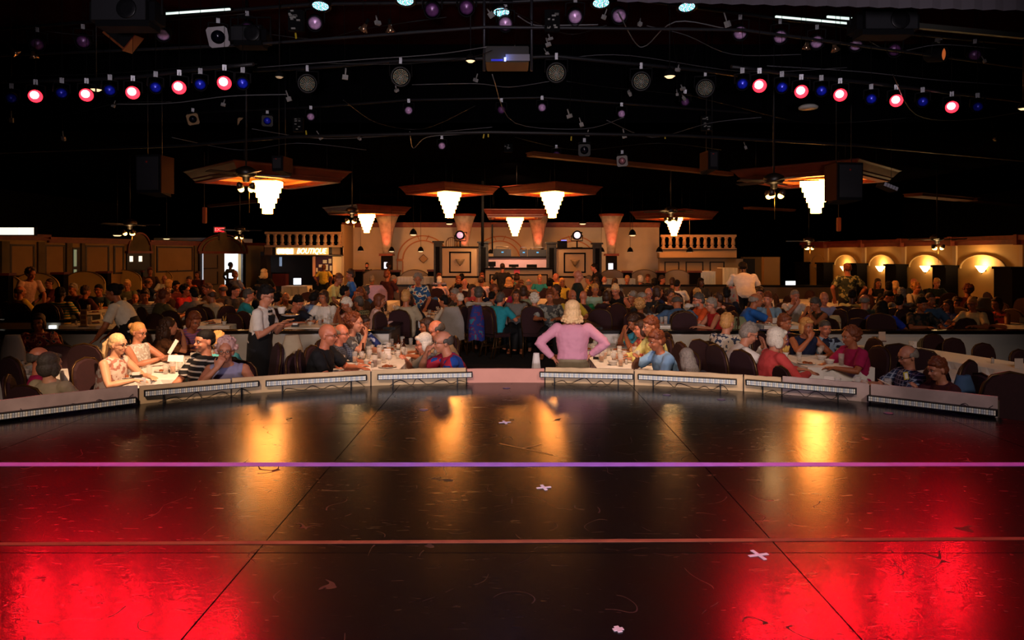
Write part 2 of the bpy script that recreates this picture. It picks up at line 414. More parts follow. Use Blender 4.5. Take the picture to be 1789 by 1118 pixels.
# ------------------------------------------------------------ half wall between the tiers
HW = mat('cdc8be', .85, noise=.06, nscale=2); CAP = mat('0b0908', .25)
def halfwall(n, x0, x1):
    w_ = struct('wall_half', mbox(x0, x1, 11.2, 11.32, FF, .10, HW))
    ob('wall_cap', mbox(x0 - .02, x1 + .02, 11.15, 11.40, .10, .15, CAP, .01), w_)
    ob('baseboard', mbox(x0, x1, 11.18, 11.2, FF, FF + .1, CAP), w_)
halfwall(1, -14.5, -2.02); halfwall(2, 1.42, 14.5)
for x in (-2.08, 1.40):
    w_ = struct('wall_aisle', mbox(x - .04, x + .06, 11.42, 12.6, FF, .13, mat('6a5a4c', .8)))
    ob('wall_cap', mbox(x - .08, x + .12, 11.42, 12.65, .13, .18, CAP, .01), w_)
struct('trim_step', mbox(-2.0, 1.4, 11.22, 11.26, FB - .03, FB + .004, mat('3a2618', .4)))
# raised counter ledge behind the left end of the half wall
led = struct('wall_ledge', mbox(-11.6, -8.0, 12.1, 12.2, FF, .19, mat('a3917a', .85)))
ob('wall_cap', mbox(-11.65, -7.8, 12.05, 12.3, .19, .235, CAP, .01), led)
ob('exit_light', wbox(85, 96, 569, 574, 12.04, .04, mat('ffffff', .5, emit='dff2ff', es=2.5)), label='tiny glowing white step light on the ledge at far left', category='light')

# ------------------------------------------------------------ left and right long walls
WA, WB = Vector((-15, 20, 0)), Vector((-12.1, 31, 0)); WCc, WD = Vector((14.25, 19, 0)), Vector((13.25, 31, 0))
def wt(side, px):
    a, b = (WA, WB) if side == 'L' else (WCc, WD)
    k = (px - 894.5) / F
    return (a.x - k * a.y) / (k * (b.y - a.y) - (b.x - a.x))
def wframe(side):
    a, b = (WA, WB) if side == 'L' else (WCc, WD)
    d = b - a; L = d.length; d = d.normalized()
    n = Vector((d.y, -d.x, 0)) if side == 'L' else Vector((-d.y, d.x, 0))
    return a, d, n, L
def wallbox(side, t0, t1, z0, z1, o0, o1, m, bev=0):
    a, d, n, L = wframe(side); bm = bmesh.new()
    v = box(bm, t0 * L, t1 * L, o0, o1, z0, z1)
    for q in v:
        x, y, z = q.co; q.co = a + d * x + n * y + Vector((0, 0, z))
    if bev: bmesh.ops.bevel(bm, geom=bm.edges[:], offset=bev, segments=2, affect='EDGES')
    return mesh(bm, m)
def wbx(side, p0, p1, z0, z1, o0, o1, m, bev=0):
    return wallbox(side, wt(side, p0), wt(side, p1), z0, z1, o0, o1, m, bev)
def wpt(side, t, z, o=0):
    a, d, n, L = wframe(side); return a + d * t * L + n * o + Vector((0, 0, z))
LW = mat('a08050', .85, noise=.15, nscale=1.5); LP = mat('96754a', .85, noise=.1, nscale=2); FR = mat('1c100b', .5); PIL = mat('5d5034', .8, noise=.35, nscale=2)
wl = struct('wall_left', wallbox('L', -.5, wt('L', 391), FB, 1.92, -.15, 0, LW))
wl2 = struct('wall_left_rear', wallbox('L', wt('L', 421), 1.12, FB, 1.92, -.15, 0, LW))
struct('wall_left_lintel', wallbox('L', wt('L', 391), wt('L', 421), 1.42, 1.92, -.15, 0, LW))
for i, (p0, p1) in enumerate([(-80, -10), (16, 60), (77, 113), (148, 190), (198, 216), (273, 336)]):
    t0, t1 = wt('L', p0), wt('L', p1)
    def f(bm, s=.035):
        L = wframe('L')[3]
        for q in ((t0 * L, t1 * L, 1.64, 1.70), (t0 * L, t1 * L, .70, .76), (t0 * L, t0 * L + .06, .76, 1.64), (t1 * L - .06, t1 * L, .76, 1.64)):
            for v in box(bm, q[0], q[1], .0, s, q[2], q[3]): pass
        a, d, n, L = wframe('L')
        for v in bm.verts:
            x, y, z = v.co; v.co = a + d * x + n * y + Vector((0, 0, z))
    ob('panel_frame', mk(f, FR), wl)
    ob('panel', wallbox('L', t0 + .006, t1 - .006, .76, 1.64, .0, .02, LP), wl)
for p0, p1 in [(0, 14), (64, 76), (114, 124), (140, 146), (262, 268), (338, 343)]:
    ob('pilaster', wbx('L', p0, p1, FB, 1.78, 0, .07, PIL), wl)
for p0, p1, z in [(-200, 82, 1.99), (82, 222, 1.92), (258, 345, 1.90)]:
    tr = struct('trim_cornice', wbx('L', p0, p1, z - .16, z - .05, 0, .10, REDW)); ob('moulding', wbx('L', p0 - 1, p1, z - .05, z + .02, 0, .18, REDW), tr)
struct('trim_cornice', wbx('L', 427, 462, 1.80, 1.92, 0, .12, REDW))
def archplate(side, p0, p1, zb, zt, o0, o1, m, ring=None, seg=20, z0=None):
    """half-ellipse plate on the wall; ring = inner fraction"""
    a, d, n, L = wframe(side); x0, x1 = wt(side, p0) * L, wt(side, p1) * L
    cx = (x0 + x1) / 2; rx = abs(x1 - x0) / 2; rz = zt - zb
    out = [(cx + rx * math.cos(math.pi * k / seg), zb + rz * math.sin(math.pi * k / seg)) for k in range(seg + 1)]
    return plate(out, [(cx + (x - cx) * ring, zb + (z - zb) * ring) for x, z in out] if ring else None, o0, o1, m, lambda x, y, z: a + d * x + n * y + Vector((0, 0, z)))
def plate(out, inn, y0, y1, m, T):
    bm = bmesh.new()
    if inn is None:
        a = [bm.verts.new(T(x, y0, z)) for x, z in out]; b = [bm.verts.new(T(x, y1, z)) for x, z in out]
        bm.faces.new(a); bm.faces.new(b[::-1]); k = len(out)
        for i in range(k): bm.faces.new((a[i], b[i], b[(i + 1) % k], a[(i + 1) % k]))
    else:
        Q = [[bm.verts.new(T(p[0], y, p[1])) for p in pl] for pl in (out, inn) for y in (y0, y1)]
        for i in range(len(out) - 1):
            for u, v in ((0, 1), (1, 3), (3, 2), (2, 0)):
                bm.faces.new((Q[u][i], Q[u][i + 1], Q[v][i + 1], Q[v][i]))
        for i in (0, -1): bm.faces.new((Q[0][i], Q[1][i], Q[3][i], Q[2][i]))
    return mesh(bm, m)
# arched door surround, exit sign, lit corridor behind the open leaf
dr = struct('door_1', wbx('L', 345, 350, FB, 1.45, 0, .1, FR))
ob('door_frame', wbx('L', 421, 426, FB, 1.45, 0, .1, FR), dr)
ob('lintel', wbx('L', 342, 428, 1.42, 1.52, 0, .16, REDW), dr)
ob('arch_panel', archplate('L', 345, 425, 1.52, 2.18, 0, .08, PIL), dr)
ob('arch_moulding', archplate('L', 341, 429, 1.52, 2.26, .08, .14, REDW, .95), dr)
ob('arch_moulding', archplate('L', 350, 420, 1.52, 2.10, .08, .12, REDW, .95), dr)
ob('keystone', wbx('L', 378, 390, 2.0, 2.35, .08, .18, PIL), dr)
ob('door_leaf', wbx('L', 351, 389, FB, 1.42, .05, .10, mat('5c5146', .8)), dr)
for z0, z1, p0, p1 in ((.78, 1.36, 352, 377), (.1, .66, 352, 377)):
    ob('panel_frame', wbx('L', p1 - 1.5, p1, z0, z1, .10, .12, FR), dr); ob('panel_frame', wbx('L', p0, p1, z0, z0 + .05, .10, .12, FR), dr)
ob('door_light_gap', wbx('L', 349.2, 350.6, -.3, 1.42, .12, .13, mat('ffffff', emit='d8ecff', es=.7)), dr)
ex = thing('exit_sign', 'red EXIT sign above the arched doorway at left', 'exit sign', wpt('L', wt('L', 380), 2.44, .1))
exr = math.atan2(WB.y - WA.y, WB.x - WA.x)
ex.rotation_euler = (0, 0, exr + math.pi)
ex.rotation_euler = (0, 0, R(20))
ob('housing', mbox(-.24, .24, -.02, .06, -.13, .13, mat('8a7a68', .5), .01), ex)
ob('lit_face', mbox(-.19, .19, -.03, -.015, -.10, .10, mat('400a0a', .5, emit='ff1c2a', es=1.0)), ex)
def text(s, size, m, parent, loc, rot, ext=.004, align='CENTER', shear=0, name='lettering', bold=0):
    cu = bpy.data.curves.new('t', 'FONT'); cu.body = s; cu.size = size; cu.extrude = ext; cu.align_x = align; cu.align_y = 'CENTER'; cu.shear = shear; cu.offset = bold
    cu.resolution_u = 3
    o = bpy.data.objects.new('tmp', cu); C.objects.link(o)
    dg = bpy.context.evaluated_depsgraph_get(); me = bpy.data.meshes.new_from_object(o.evaluated_get(dg)); bpy.data.objects.remove(o)
    me.materials.clear(); me.materials.append(m)
    return ob(name, me, parent, loc, rot)
text('EXIT', .19, mat('ffffff', emit='ff7a70', es=1.6), ex, (0, -.034, 0), (R(90), 0, 0), .003)
# corridor
cw = mat('f2f4f6', .8)
cor = struct('wall_corridor', wbx('L', 372, 391.5, FB, 2.0, -3.0, -.15, cw)); 
ob('wall_side', wbx('L', 421, 446, FB, 2.0, -3.0, -.15, cw), cor); ob('wall_end', wbx('L', 372, 446, FB, 2.0, -3.15, -3.0, cw), cor)
ob('corridor_floor', wbx('L', 372, 446, FB - .1, FB, -3.0, -.15, cw), cor); ob('corridor_ceiling', wbx('L', 372, 446, 2.0, 2.1, -3.0, -.15, cw), cor)
lamp('corridor_light', 'POINT', wpt('L', wt('L', 408), 1.75, -1.3), 160, (.9, .96, 1), size=.15)
# small double doors at px 222-258
d2 = struct('door_2', wbx('L', 220, 260, FB, 1.45, 0, .05, mat('0c0807', .5)))
ob('arch_panel', archplate('L', 222, 258, 1.50, 2.15, 0, .08, PIL), d2); ob('arch_moulding', archplate('L', 219, 261, 1.50, 2.2, .08, .13, REDW, .92), d2)
ob('lintel', wbx('L', 218, 262, 1.43, 1.51, 0, .15, REDW), d2)
for p in (227, 243): ob('door_window', wbx('L', p - 2.6, p + 2.6, 1.13, 1.33, .05, .07, mat('ffffff', emit='fff2d8', es=1.3)), d2)
d3 = struct('door_3', wbx('L', 126, 139, FB, 1.62, 0, .04, mat('080606', .5)))
ob('door_window', wbx('L', 127, 131.5, 1.0, 1.55, .04, .06, mat('8a9a7a', emit='a8b890', es=.35)), d3)
ob('door_window', wbx('L', 127, 131.5, .55, .9, .04, .06, mat('8a9a7a', emit='a8b890', es=.35)), d3)
# lit light-box menus high on the left
lb = thing('light_box', 'long glowing white light box sign high at far left', 'sign', P(20, 404, 19.6))
for p0, p1 in ((-40, 32.5), (34, 57.5)):
    a = P(p0, 397.5, 19.5); b = P(p1, 410, 19.5); c = lb.location
    ob('lit_panel', mbox(a.x - c.x, b.x - c.x, a.y - c.y, a.y - c.y + .04, b.z - c.z, a.z - c.z, mat('ffffff', emit='fff4e0', es=1.25)), lb)
a = P(-42, 396, 19.55); b = P(59, 411.5, 19.55)
ob('casing', mbox(a.x - c.x, b.x - c.x, a.y - c.y, a.y - c.y + .15, b.z - c.z, a.z - c.z, BLACK), lb)

# right wall with pilasters, arches, cornice, dark booth ends
RWm = mat('c09a58', .85, noise=.06, nscale=2)
wr = struct('wall_right', wallbox('R', -.6, 1.0, FB, 1.93, -.15, 0, RWm))
cuts = [1404, 1447, 1513, 1583, 1672, 1789, 1900]
for i in range(6):
    p0, p1 = cuts[i], cuts[i + 1]
    tr = struct('trim_cornice', wbx('R', p0, p1 - 5, 1.68, 1.80, 0, .10, REDW)); ob('moulding', wbx('R', p0, p1 - 5, 1.80, 1.93, 0, .2, REDW), tr)
    ob('corner_block', wbx('R', p1 - 5, p1 + 1, 1.66, 1.95, 0, .24, REDW), tr)
    ob('pilaster', wbx('R', p1 - 5, p1 + 1, 1.0, 1.66, 0, .06, mat('c0a070', .8)), wr)
ZT = [1.05] * 7
posts = [(1404, 1417), (1443, 1458), (1500, 1518), (1566, 1588), (1651, 1677), (1761, 1796)]
for i in range(5):
    p0 = posts[i][1] + 1; p1 = posts[i + 1][0] - 1
    ob('arch_rib', archplate('R', p0, p1, .95, 1.38, 0, .05, mat('b89a66', .8), .96), wr)
for i, (p0, p1) in enumerate(posts):
    t = thing('wooden_post', 'tall dark wooden booth post along the right wall, ' + ORD[i] + ' from its far end', 'post', (0, 0, 0), 0, 'booth posts on the right wall')
    ob('shaft', wbx('R', p0 + 1, p1 - 1, FB, .98, .05, .45, WOODB), t); ob('cap', wbx('R', p0, p1, .98, 1.05, .02, .5, WOODB), t)
def sconce(pos, n, lit, label, e=5):
    rz = math.atan2(n.y, n.x) + R(90)
    t = thing('wall_sconce', label, 'sconce', pos, rz)
    m = mat('fff0d0', .5, emit=(1, .62, .28), es=9) if lit else mat('b09870', .5)
    def f(bm):
        prof = [(.02, -.14), (.06, -.12), (.12, -.02), (.17, .06), (.165, .06), (.11, -.02), (.05, -.10), (.0005, -.11)]
        lathe(bm, prof, 14, (0, -.1, 0))
    ob('glass_bowl', mk(f, m), t); ob('finial', mk(lambda bm: ell(bm, (0, -.1, -.15), (.02, .02, .03)), FR), t)
    ob('wall_plate', mbox(-.05, .05, -.03, 0, -.1, .02, FR), t)
    if lit: lamp('sconce_light', 'POINT', (0, -.17, .12), e, (1, .60, .26), size=.05, parent=t)
    return t
nR = wframe('R')[2]
for i, (px, lit, e) in enumerate([(1432, 0, 0), (1480, 1, 16), (1543, 1, 22), (1622, 1, 26), (1721, 1, 42)]):
    Yw = wpt('R', wt('R', px), 0).y; z = CAMZ + (444 - 468) / F * Yw
    sconce(wpt('R', wt('R', px), z, .01), nR, lit, ['unlit frosted wall sconce in the farthest arch of the right wall', 'lit wall sconce half hidden by the standing man in a leafy shirt', 'lit wall sconce, leftmost of the three clear ones at right', 'lit wall sconce, middle of the three clear ones at right', 'lit wall sconce, brightest and rightmost on the right wall'][i], e)
struct('wall_right_niche', wbox(1335, 1362, 449, 520, 29, .3, mat('8a6a40', .85)))
struct('wall_right_block', wbox(1298, 1363, 449, 520, 30.5, .3, mat('77592f', .85)))
struct('door_4', wbox(1293, 1319, 452, 520, 30.3, .1, mat('0c0807', .6)))
# ------------------------------------------------------------ back wall with arches, flared columns
YB = 31.0
wb = struct('wall_back', wbox(600, 1152, 396, 525, YB, .2, WALLG))
cr = struct('trim_back_cornice', wbox(598, 1153, 392, 397, YB - .12, .12, REDW)); ob('moulding', wbox(597, 1154, 388.5, 392, YB - .22, .3, REDW), cr)
def back_arch(pc, w_, base, top):
    c = P(pc, base, YB); rx = w_ / 2 / F * YB; rz = (base - top) / F * YB; T = lambda x, y, z: Vector((x, YB - y, z))
    pts = [(c.x + rx * math.cos(math.pi * k / 24), c.z + rz * math.sin(math.pi * k / 24)) for k in range(25)]
    for sc_, th in ((1, .955), (.80, .755)):
        o_ = [(c.x + (x - c.x) * sc_, c.z + (z - c.z) * sc_) for x, z in pts]; i_ = [(c.x + (x - c.x) * th, c.z + (z - c.z) * th) for x, z in pts]
        ob('arch_moulding', plate(o_, i_, 0, .05, mat('a5673a', .6), T), wb)
    for s in (-1, 1):
        x = c.x + s * rx * .9
        ob('impost', mbox(x - rx * .12, x + rx * .12, YB - .07, YB, c.z - .08, c.z + .02, mat('a5673a', .6)), wb)
        for q in (.99, .78): ob('jamb_moulding', mbox(c.x + s * rx * q - .02, c.x + s * rx * q + .02, YB - .04, YB, c.z - 1.0, c.z - .08, mat('a5673a', .6)), wb)
        ob('keystone_line', plate([(c.x + s * rx * .12, c.z + rz * .79), (c.x + s * rx * .15, c.z + rz * .79), (c.x + s * rx * .24, c.z + rz * 1.0), (c.x + s * rx * .21, c.z + rz)], None, 0, .05, mat('a5673a', .6), T), wb)
back_arch(739, 90, 453, 411); back_arch(873, 90, 453, 412); back_arch(1003, 90, 453, 412)
dm = P(740, 452, YB)
plq = thing('wall_plaque', 'diamond shaped tan plaque inside the left arch of the back wall', 'plaque', (dm.x, YB - .02, dm.z))
ob('tile', mk(lambda bm: [bm.faces.new([bm.verts.new(p) for p in q]) for q in ([(0, -.04, -.2), (.2, -.04, 0), (0, -.04, .2), (-.2, -.04, 0)], [(0, .02, -.2), (-.2, .02, 0), (0, .02, .2), (.2, .02, 0)])] and None, mat('9a7a56', .7)), plq)
def fr(bm):
    q = [(0, -.2), (.2, 0), (0, .2), (-.2, 0)]
    for i in range(4):
        a, b = q[i], q[(i + 1) % 4]; tube(bm, [(a[0], -.045, a[1]), (b[0], -.045, b[1])], .014, 4)
ob('rim', mk(fr, mat('6a4a30', .6)), plq)
MARB = mat('a8988a', .5, noise=.35, nscale=5, bump=.3)
for i, (px, top, bot, wt_, wb_, red) in enumerate([(676, 378, 443, 40, 15, 1), (811, 378, 443, 38, 15, .8), (940, 378, 441, 38, 15, 1), (1068, 378, 443, 40, 15, 1)]):
    a = P(px, top, YB - 1); b = P(px, bot, YB - 1); k = (YB - 1) / F / 2
    t = thing('flared_column', 'flared marble column lit red, ' + ORD[i] + ' from left on the back wall', 'column', (a.x, YB - 1, FB), 0, 'flared columns')
    H = a.z - FB; hb = b.z - FB
    prof = [(wb_ * k, hb), (wb_ * k * 1.12, hb + .25 * (H - hb)), (wb_ * k * 1.4, hb + .5 * (H - hb)), (wb_ * k * 1.9, hb + .78 * (H - hb)), (wt_ * k, H)]
    ob('shaft', mk(lambda bm: lathe(bm, prof, 20), MARB), t)
    ob('capital', mk(lambda bm: lathe(bm, [(wt_ * k, H), (wt_ * k * 1.08, H + .03), (wt_ * k * 1.1, H + .1), (0.001, H + .1)], 20), REDW), t)
    ob('base', mbox(-.22, .22, -.22, .22, 0, hb - .1, WOODB, .01), t); ob('base_cap', mbox(-.3, .3, -.28, .28, hb - .1, hb, REDW), t)
    lamp('column_uplight', 'SPOT', (0, -.55, hb + .02), 70 * red, (1, .07, .04), (0, -.1, H), .04, 60, .6, t).rotation_euler = (R(164), 0, 0)
# screens on the column bases
for px, p0, p1, y0, y1, lab in ((674, 671, 680, 458, 469, 'glowing white point-of-sale screen at the dark pedestal behind the left column'), (1067, 1063, 1071, 460, 472, 'glowing white screen on the dark pedestal of the right column')):
    t = thing('screen', lab, 'screen', P((p0 + p1) / 2, y1, 29.6))
    a = P(p0, y0, 29.6); b = P(p1, y1, 29.6); c = t.location
    ob('display', mbox(a.x - c.x, b.x - c.x, -.01, .02, 0, a.z - c.z, mat('ffffff', emit='dfe8ff', es=1.6)), t); ob('casing', mbox(a.x - c.x - .04, b.x - c.x + .04, .02, .08, -.05, a.z - c.z + .05, BLACK), t)
# balustrades
def balustrade(p0, p1, pt, pb, Y, n, label):
    a = P(p0, pt, Y); b = P(p1, pb, Y); t = thing('balustrade', label, 'balustrade', (a.x, Y, b.z)); Wd = b.x - a.x; H = a.z - b.z
    m = mat('9c7f62', .8)
    ob('top_rail', mbox(0, Wd, -.08, .08, H - .1, H, m, .01), t); ob('bottom_rail', mbox(0, Wd, -.08, .08, -.02, .06, m), t)
    h = H - .16
    bal = mk(lambda bm: lathe(bm, [(.09, 0), (.09, .06), (.055, .1), (.085, .22 * h + .06), (.09, .35 * h), (.065, .75 * h), (.055, h - .1), (.09, h - .05), (.09, h)], 10), m)
    for i in range(n): ob('baluster', bal, t, (.12 + (Wd - .24) * i / (n - 1), 0, .06))
    return t
balustrade(463, 598, 405, 431, 29.2, 11, 'cream balustrade on the roof of the boutique, left of the back wall')
balustrade(1154, 1286, 410, 436, 29.2, 11, 'cream balustrade above the right part of the back wall')
# boutique
BQ = 29.3
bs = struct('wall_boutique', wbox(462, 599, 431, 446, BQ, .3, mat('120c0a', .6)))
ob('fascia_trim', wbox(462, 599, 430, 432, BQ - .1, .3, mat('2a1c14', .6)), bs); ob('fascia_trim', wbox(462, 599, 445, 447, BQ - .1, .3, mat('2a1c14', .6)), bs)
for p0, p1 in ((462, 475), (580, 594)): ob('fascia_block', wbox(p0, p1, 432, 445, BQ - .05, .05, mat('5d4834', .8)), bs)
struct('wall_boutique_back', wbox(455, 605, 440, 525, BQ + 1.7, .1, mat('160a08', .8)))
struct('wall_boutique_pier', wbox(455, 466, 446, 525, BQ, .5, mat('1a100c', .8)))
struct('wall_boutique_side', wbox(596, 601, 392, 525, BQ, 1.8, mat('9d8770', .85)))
sg = thing('boutique_sign', 'glowing lettered BOUTIQUE sign over the shop front at left', 'sign', P(528, 439, BQ - .1))
c = sg.location
GLOW = mat('ffffff', emit=(1, .93, .68), es=3.2); GLW2 = mat('c88a3a', emit=(1, .62, .2), es=.35)
a = P(482, 432.5, BQ - .06); b = P(574, 445, BQ - .06)
ob('backing', mbox(a.x - c.x, b.x - c.x, .03, .08, b.z - c.z, a.z - c.z, GLW2), sg)
a = P(484, 434, BQ - .1); b = P(512, 444, BQ - .1)
def blur(bm):
    rn = random.Random(2); n = 16
    for i in range(n):
        x0 = a.x - c.x + (b.x - a.x) * i / n; x1 = x0 + (b.x - a.x) / n * .96
        box(bm, x0, x1, -.03, .02, b.z - c.z + rn.uniform(0, .04), a.z - c.z - rn.uniform(0, .04))
ob('glowing_letters', mk(blur, GLOW), sg)
text('BOUTIQUE', .34, GLOW, sg, (P(545, 440, BQ).x - c.x, -.02, 0), (R(90), 0, 0), .01, shear=.3).scale = (.74, .95, 1)
rb_ = thing('display_case', 'dark red display case in the boutique doorway', 'cabinet', P(487, 497, 29.0))
c_ = rb_.location
for q, m_ in (((476, 499, 478, 500), mat('4a0c0c', .7)), ((474, 501, 476, 478), BLACK)):
    a = P(q[0], q[2], 29.0); b = P(q[1], q[3], 29.0)
    ob('case_body' if q[0] == 476 else 'case_top', mbox(a.x - c_.x, b.x - c_.x, 0, .4, b.z - c_.z, a.z - c_.z, m_), rb_)
ob('lit_mirror', wbox(488, 492, 449, 465, 30.5, .05, mat('8898b0', emit='90a8c8', es=.5)), label='thin bluish lit strip inside the dark boutique', category='mirror')
# poster board, papers, white door in the boutique front
pb = thing('poster_board', 'purple notice board with white papers beside the boutique door', 'notice board', P(564, 480, BQ + .6))
c = pb.location
def rel(p0, p1, y0, y1, Y, dep, m):
    a = P(p0, y0, Y); b = P(p1, y1, Y)
    return mbox(a.x - c.x, b.x - c.x, Y - c.y, Y - c.y + dep, b.z - c.z, a.z - c.z, m)
ob('board', rel(549, 580, 448, 490, BQ + .6, .05, mat('3a1a38', .8)), pb)
rn = random.Random(8)
for p0, p1, y0, y1, an in ((564, 571, 454, 460, 8), (574, 579, 452, 460, -8), (557, 563, 462, 467, 12), (568, 573, 462, 472, 3), (576, 580, 464, 473, -14), (552, 555, 468, 475, 10)):
    o = ob('paper', rel(p0, p1, y0, y1, BQ + .57, .01, mat('e0d0b8', .8)), pb)
c = (0, 0, 0)
struct('door_5', wbox(581, 597, 448, 480, BQ + .4, .05, mat('e8c090', .7)))
cur = ob('side_curtain', wbox(546, 550, 448, 483, BQ + .3, .1, mat('c88a70', .9)), label='narrow pink curtain at the boutique opening', category='curtain')
lamp('boutique_light', 'POINT', (P(572, 450, BQ).x, BQ - .5, 1.1), 26, (1, .6, .25), size=.1)
# white band and panelling under the right balustrade
bd = struct('wall_balcony', wbox(1152, 1287, 437, 451, 29.2, .5, mat('9c8163', .85))); ob('balcony_trim', wbox(1152, 1287, 450, 452, 29.1, .3, FR), bd)
wp = struct('wall_panelled', wbox(1152, 1298, 452, 525, 29.6, .2, mat('9c8163', .85)))
ob('moulding', wbox(1150, 1288, 435, 437, 29.1, .2, FR), bd)
for p0, p1 in ((1161, 1187), (1198, 1229), (1240, 1266)):
    for q in ((p0, p0 + 2, 458, 500), (p1 - 2, p1, 458, 500), (p0, p1, 457, 459)): ob('panel_frame', wbox(*q, 29.56, .04, FR), wp)
# booth backs: arched cream headboards and dark posts
def booth(x, y, rz, wid, ztop, label, m):
    t = thing('booth_bench', label, 'booth', (x, y, FB), rz)
    h = ztop - FB; n = 16; sh = h - wid * .32
    out = [(-wid / 2, 0)] + [(-wid / 2 * math.cos(math.pi * k / n), sh + wid * .32 * math.sin(math.pi * k / n)) for k in range(n + 1)] + [(wid / 2, 0)]
    ob('headboard', plate(out, None, -.04, .04, m, lambda x, y, z: Vector((x, y, z))), t)
    def e(bm):
        tube(bm, [(a_, -.05, b_) for a_, b_ in out[1:-1]], .015, 5)
    ob('edge_piping', mk(e, mat('6a5030', .7)), t)
    ob('seat', mbox(-wid / 2, wid / 2, -.65, -.06, .05, .45, BURG, .03), t)
HB = mat('e0bc70', .9); HBB = mat('a89078', .9)
nL = wframe('L')[2]; rzL = math.atan2(nL.y, nL.x) + R(90)
for i, (pc, Yw, wd) in enumerate([(0, 19.6, 1.25), (63, 20.6, 1.3), (148, 22.2, 1.25), (216, 24.3, 1.2), (274, 26.3, 1.15)]):
    booth((pc - 894.5) / F * Yw, Yw, R(8), wd, .84, 'tan arched booth headboard along the left wall, ' + ORD[i] + ' from the near end', HB)
for i, (px, Yw, w_) in enumerate([(8, 19.5, .36), (105, 21.3, .34), (182, 23.2, .33), (243, 25.2, .33), (302, 27, .4), (336, 28.4, .36)]):
    x = (px - 894.5) / F * Yw; zt = CAMZ - (477 - i * 1.6 - 444) / F * Yw
    t = thing('wooden_post', 'dark booth post with brown cap along the left wall, ' + ORD[i] + ' from the near end', 'post', (x, Yw, FB), R(8), 'booth posts on the left wall')
    ob('shaft', mbox(-w_ / 2, w_ / 2, -.15, .15, 0, zt - FB - .07, WOODB), t); ob('cap', mbox(-w_ / 2 - .03, w_ / 2 + .03, -.18, .18, zt - FB - .07, zt - FB, REDW), t)
for i, (pc, Yw, wd) in enumerate([(660, 26.5, 1.4), (725, 26.5, 1.15), (1069, 26.5, 1.0), (1125, 26.5, 1.1), (1182, 26.5, 1.1)]):
    booth((pc - 894.5) / F * Yw, Yw, 0, wd, .80, 'pale arched booth headboard before the back wall, ' + ORD[i] + ' from left', HBB)
for i, (p0, p1, y0) in enumerate([(619, 634, 471), (683, 698, 472), (748, 758, 471), (1089, 1103, 473), (1148, 1161, 473), (1205, 1223, 473)]):
    a = P(p0, y0, 26.4); b = P(p1, y0, 26.4)
    t = thing('wooden_post', 'dark booth post with brown cap before the back wall, ' + ORD[i] + ' from left', 'post', ((a.x + b.x) / 2, 26.4, FB), 0, 'booth posts at the back'); w_ = b.x - a.x
    ob('shaft', mbox(-w_ / 2, w_ / 2, -.12, .2, 0, a.z - FB - .07, WOODB), t); ob('cap', mbox(-w_ / 2 - .03, w_ / 2 + .03, -.16, .24, a.z - FB - .07, a.z - FB, REDW), t)
# control booths and counter in the centre back
YC = 24.0
SLATE = mat('1f2224', .6, noise=.6, nscale=9)
def ctl(p0, p1, y0, y1, lab):
    a = P(p0, y0, YC); b = P(p1, y1, YC)
    t = thing('control_booth', lab, 'booth', (a.x, YC, FB)); c = t.location; Wd = b.x - a.x; H = a.z - FB
    ob('front_panel', mbox(0, Wd, 0, .1, 0, H, mat('b79c7a', .8)), t); ob('side_panel', mbox(0, .08, .1, 1.6, 0, H, mat('b79c7a', .8)), t); ob('side_panel', mbox(Wd - .08, Wd, .1, 1.6, 0, H, mat('b79c7a', .8)), t)
    ob('top_ledge', mbox(0, Wd, -.05, 1.6, H, H + .05, WOODB), t); ob('dark_band', mbox(0, Wd, -.03, 0, 1.17, 1.23, WOODB), t)
    x0, x1, z0, z1 = Wd * .20, Wd * .80, 1.34, H - .13
    for q in ((x0, x1, z1 - .05, z1), (x0, x1, z0, z0 + .05), (x0, x0 + .05, z0, z1), (x1 - .05, x1, z0, z1)): ob('frame_strip', mbox(q[0], q[1], -.03, 0, q[2], q[3], BLACK), t)
    sconce(Vector((a.x + (x0 + x1) / 2, YC - .01, FB + (z0 + z1) / 2 + .05)), Vector((0, -1, 0)), 0, 'unlit shell sconce on the ' + lab.split(' with')[0])
ctl(772, 836, 433, 500, 'cream left control booth with square black frame'); ctl(972, 1036, 435, 500, 'cream right control booth with square black frame')
for i, (p0, p1, y0) in enumerate([(758, 772, 421), (836, 853, 422), (955, 972, 423), (1036, 1051, 424)]):
    a = P(p0, y0, YC - .1); b = P(p1, y0, YC - .1); w_ = b.x - a.x; H = a.z - FB
    t = thing('square_pillar', 'square slate-black pillar of the control booths, ' + ORD[i] + ' from left', 'pillar', ((a.x + b.x) / 2, YC, FB), 0, 'control booth pillars')
    ob('shaft', mbox(-w_ / 2, w_ / 2, -.14, .14, 0, H - .06, SLATE), t); ob('capital', mbox(-w_ / 2 - .05, w_ / 2 + .05, -.2, .2, H - .06, H, SLATE, .01), t)
    ob('inset_strip', mbox(-w_ / 4, w_ / 4, -.155, -.14, .8, H - .2, BLACK), t)
t = thing('bar_counter', 'long cream bar counter with black frames between the control booths', 'counter', (0, YC, FB))
def cb(p0, p1, y0, y1, dy, dep, m, name):
    a = P(p0, y0, YC + dy); b = P(p1, y1, YC + dy)
    ob(name, mbox(a.x, b.x, dy, dy + dep, max(0, b.z - FB), a.z - FB, m), t)
cb(848, 965, 470, 530, -.4, .5, mat('8f7c64', .8), 'front_panel'); cb(846, 967, 468, 470.5, -.5, .7, WOODB, 'counter_top')
for q in ((855, 957, 479, 481), (855, 857.5, 479, 500), (955, 957, 479, 500)): cb(*q, -.42, .02, BLACK, 'frame_strip')
cb(853, 955, 450, 475, .9, .1, mat('b698a0', .8), 'back_panel'); cb(851, 957, 448, 450.5, .8, .5, WOODB, 'shelf')
lamp('counter_light', 'POINT', (.2, YC + .4, 1.6), 5, (1, .6, .75), size=.1)
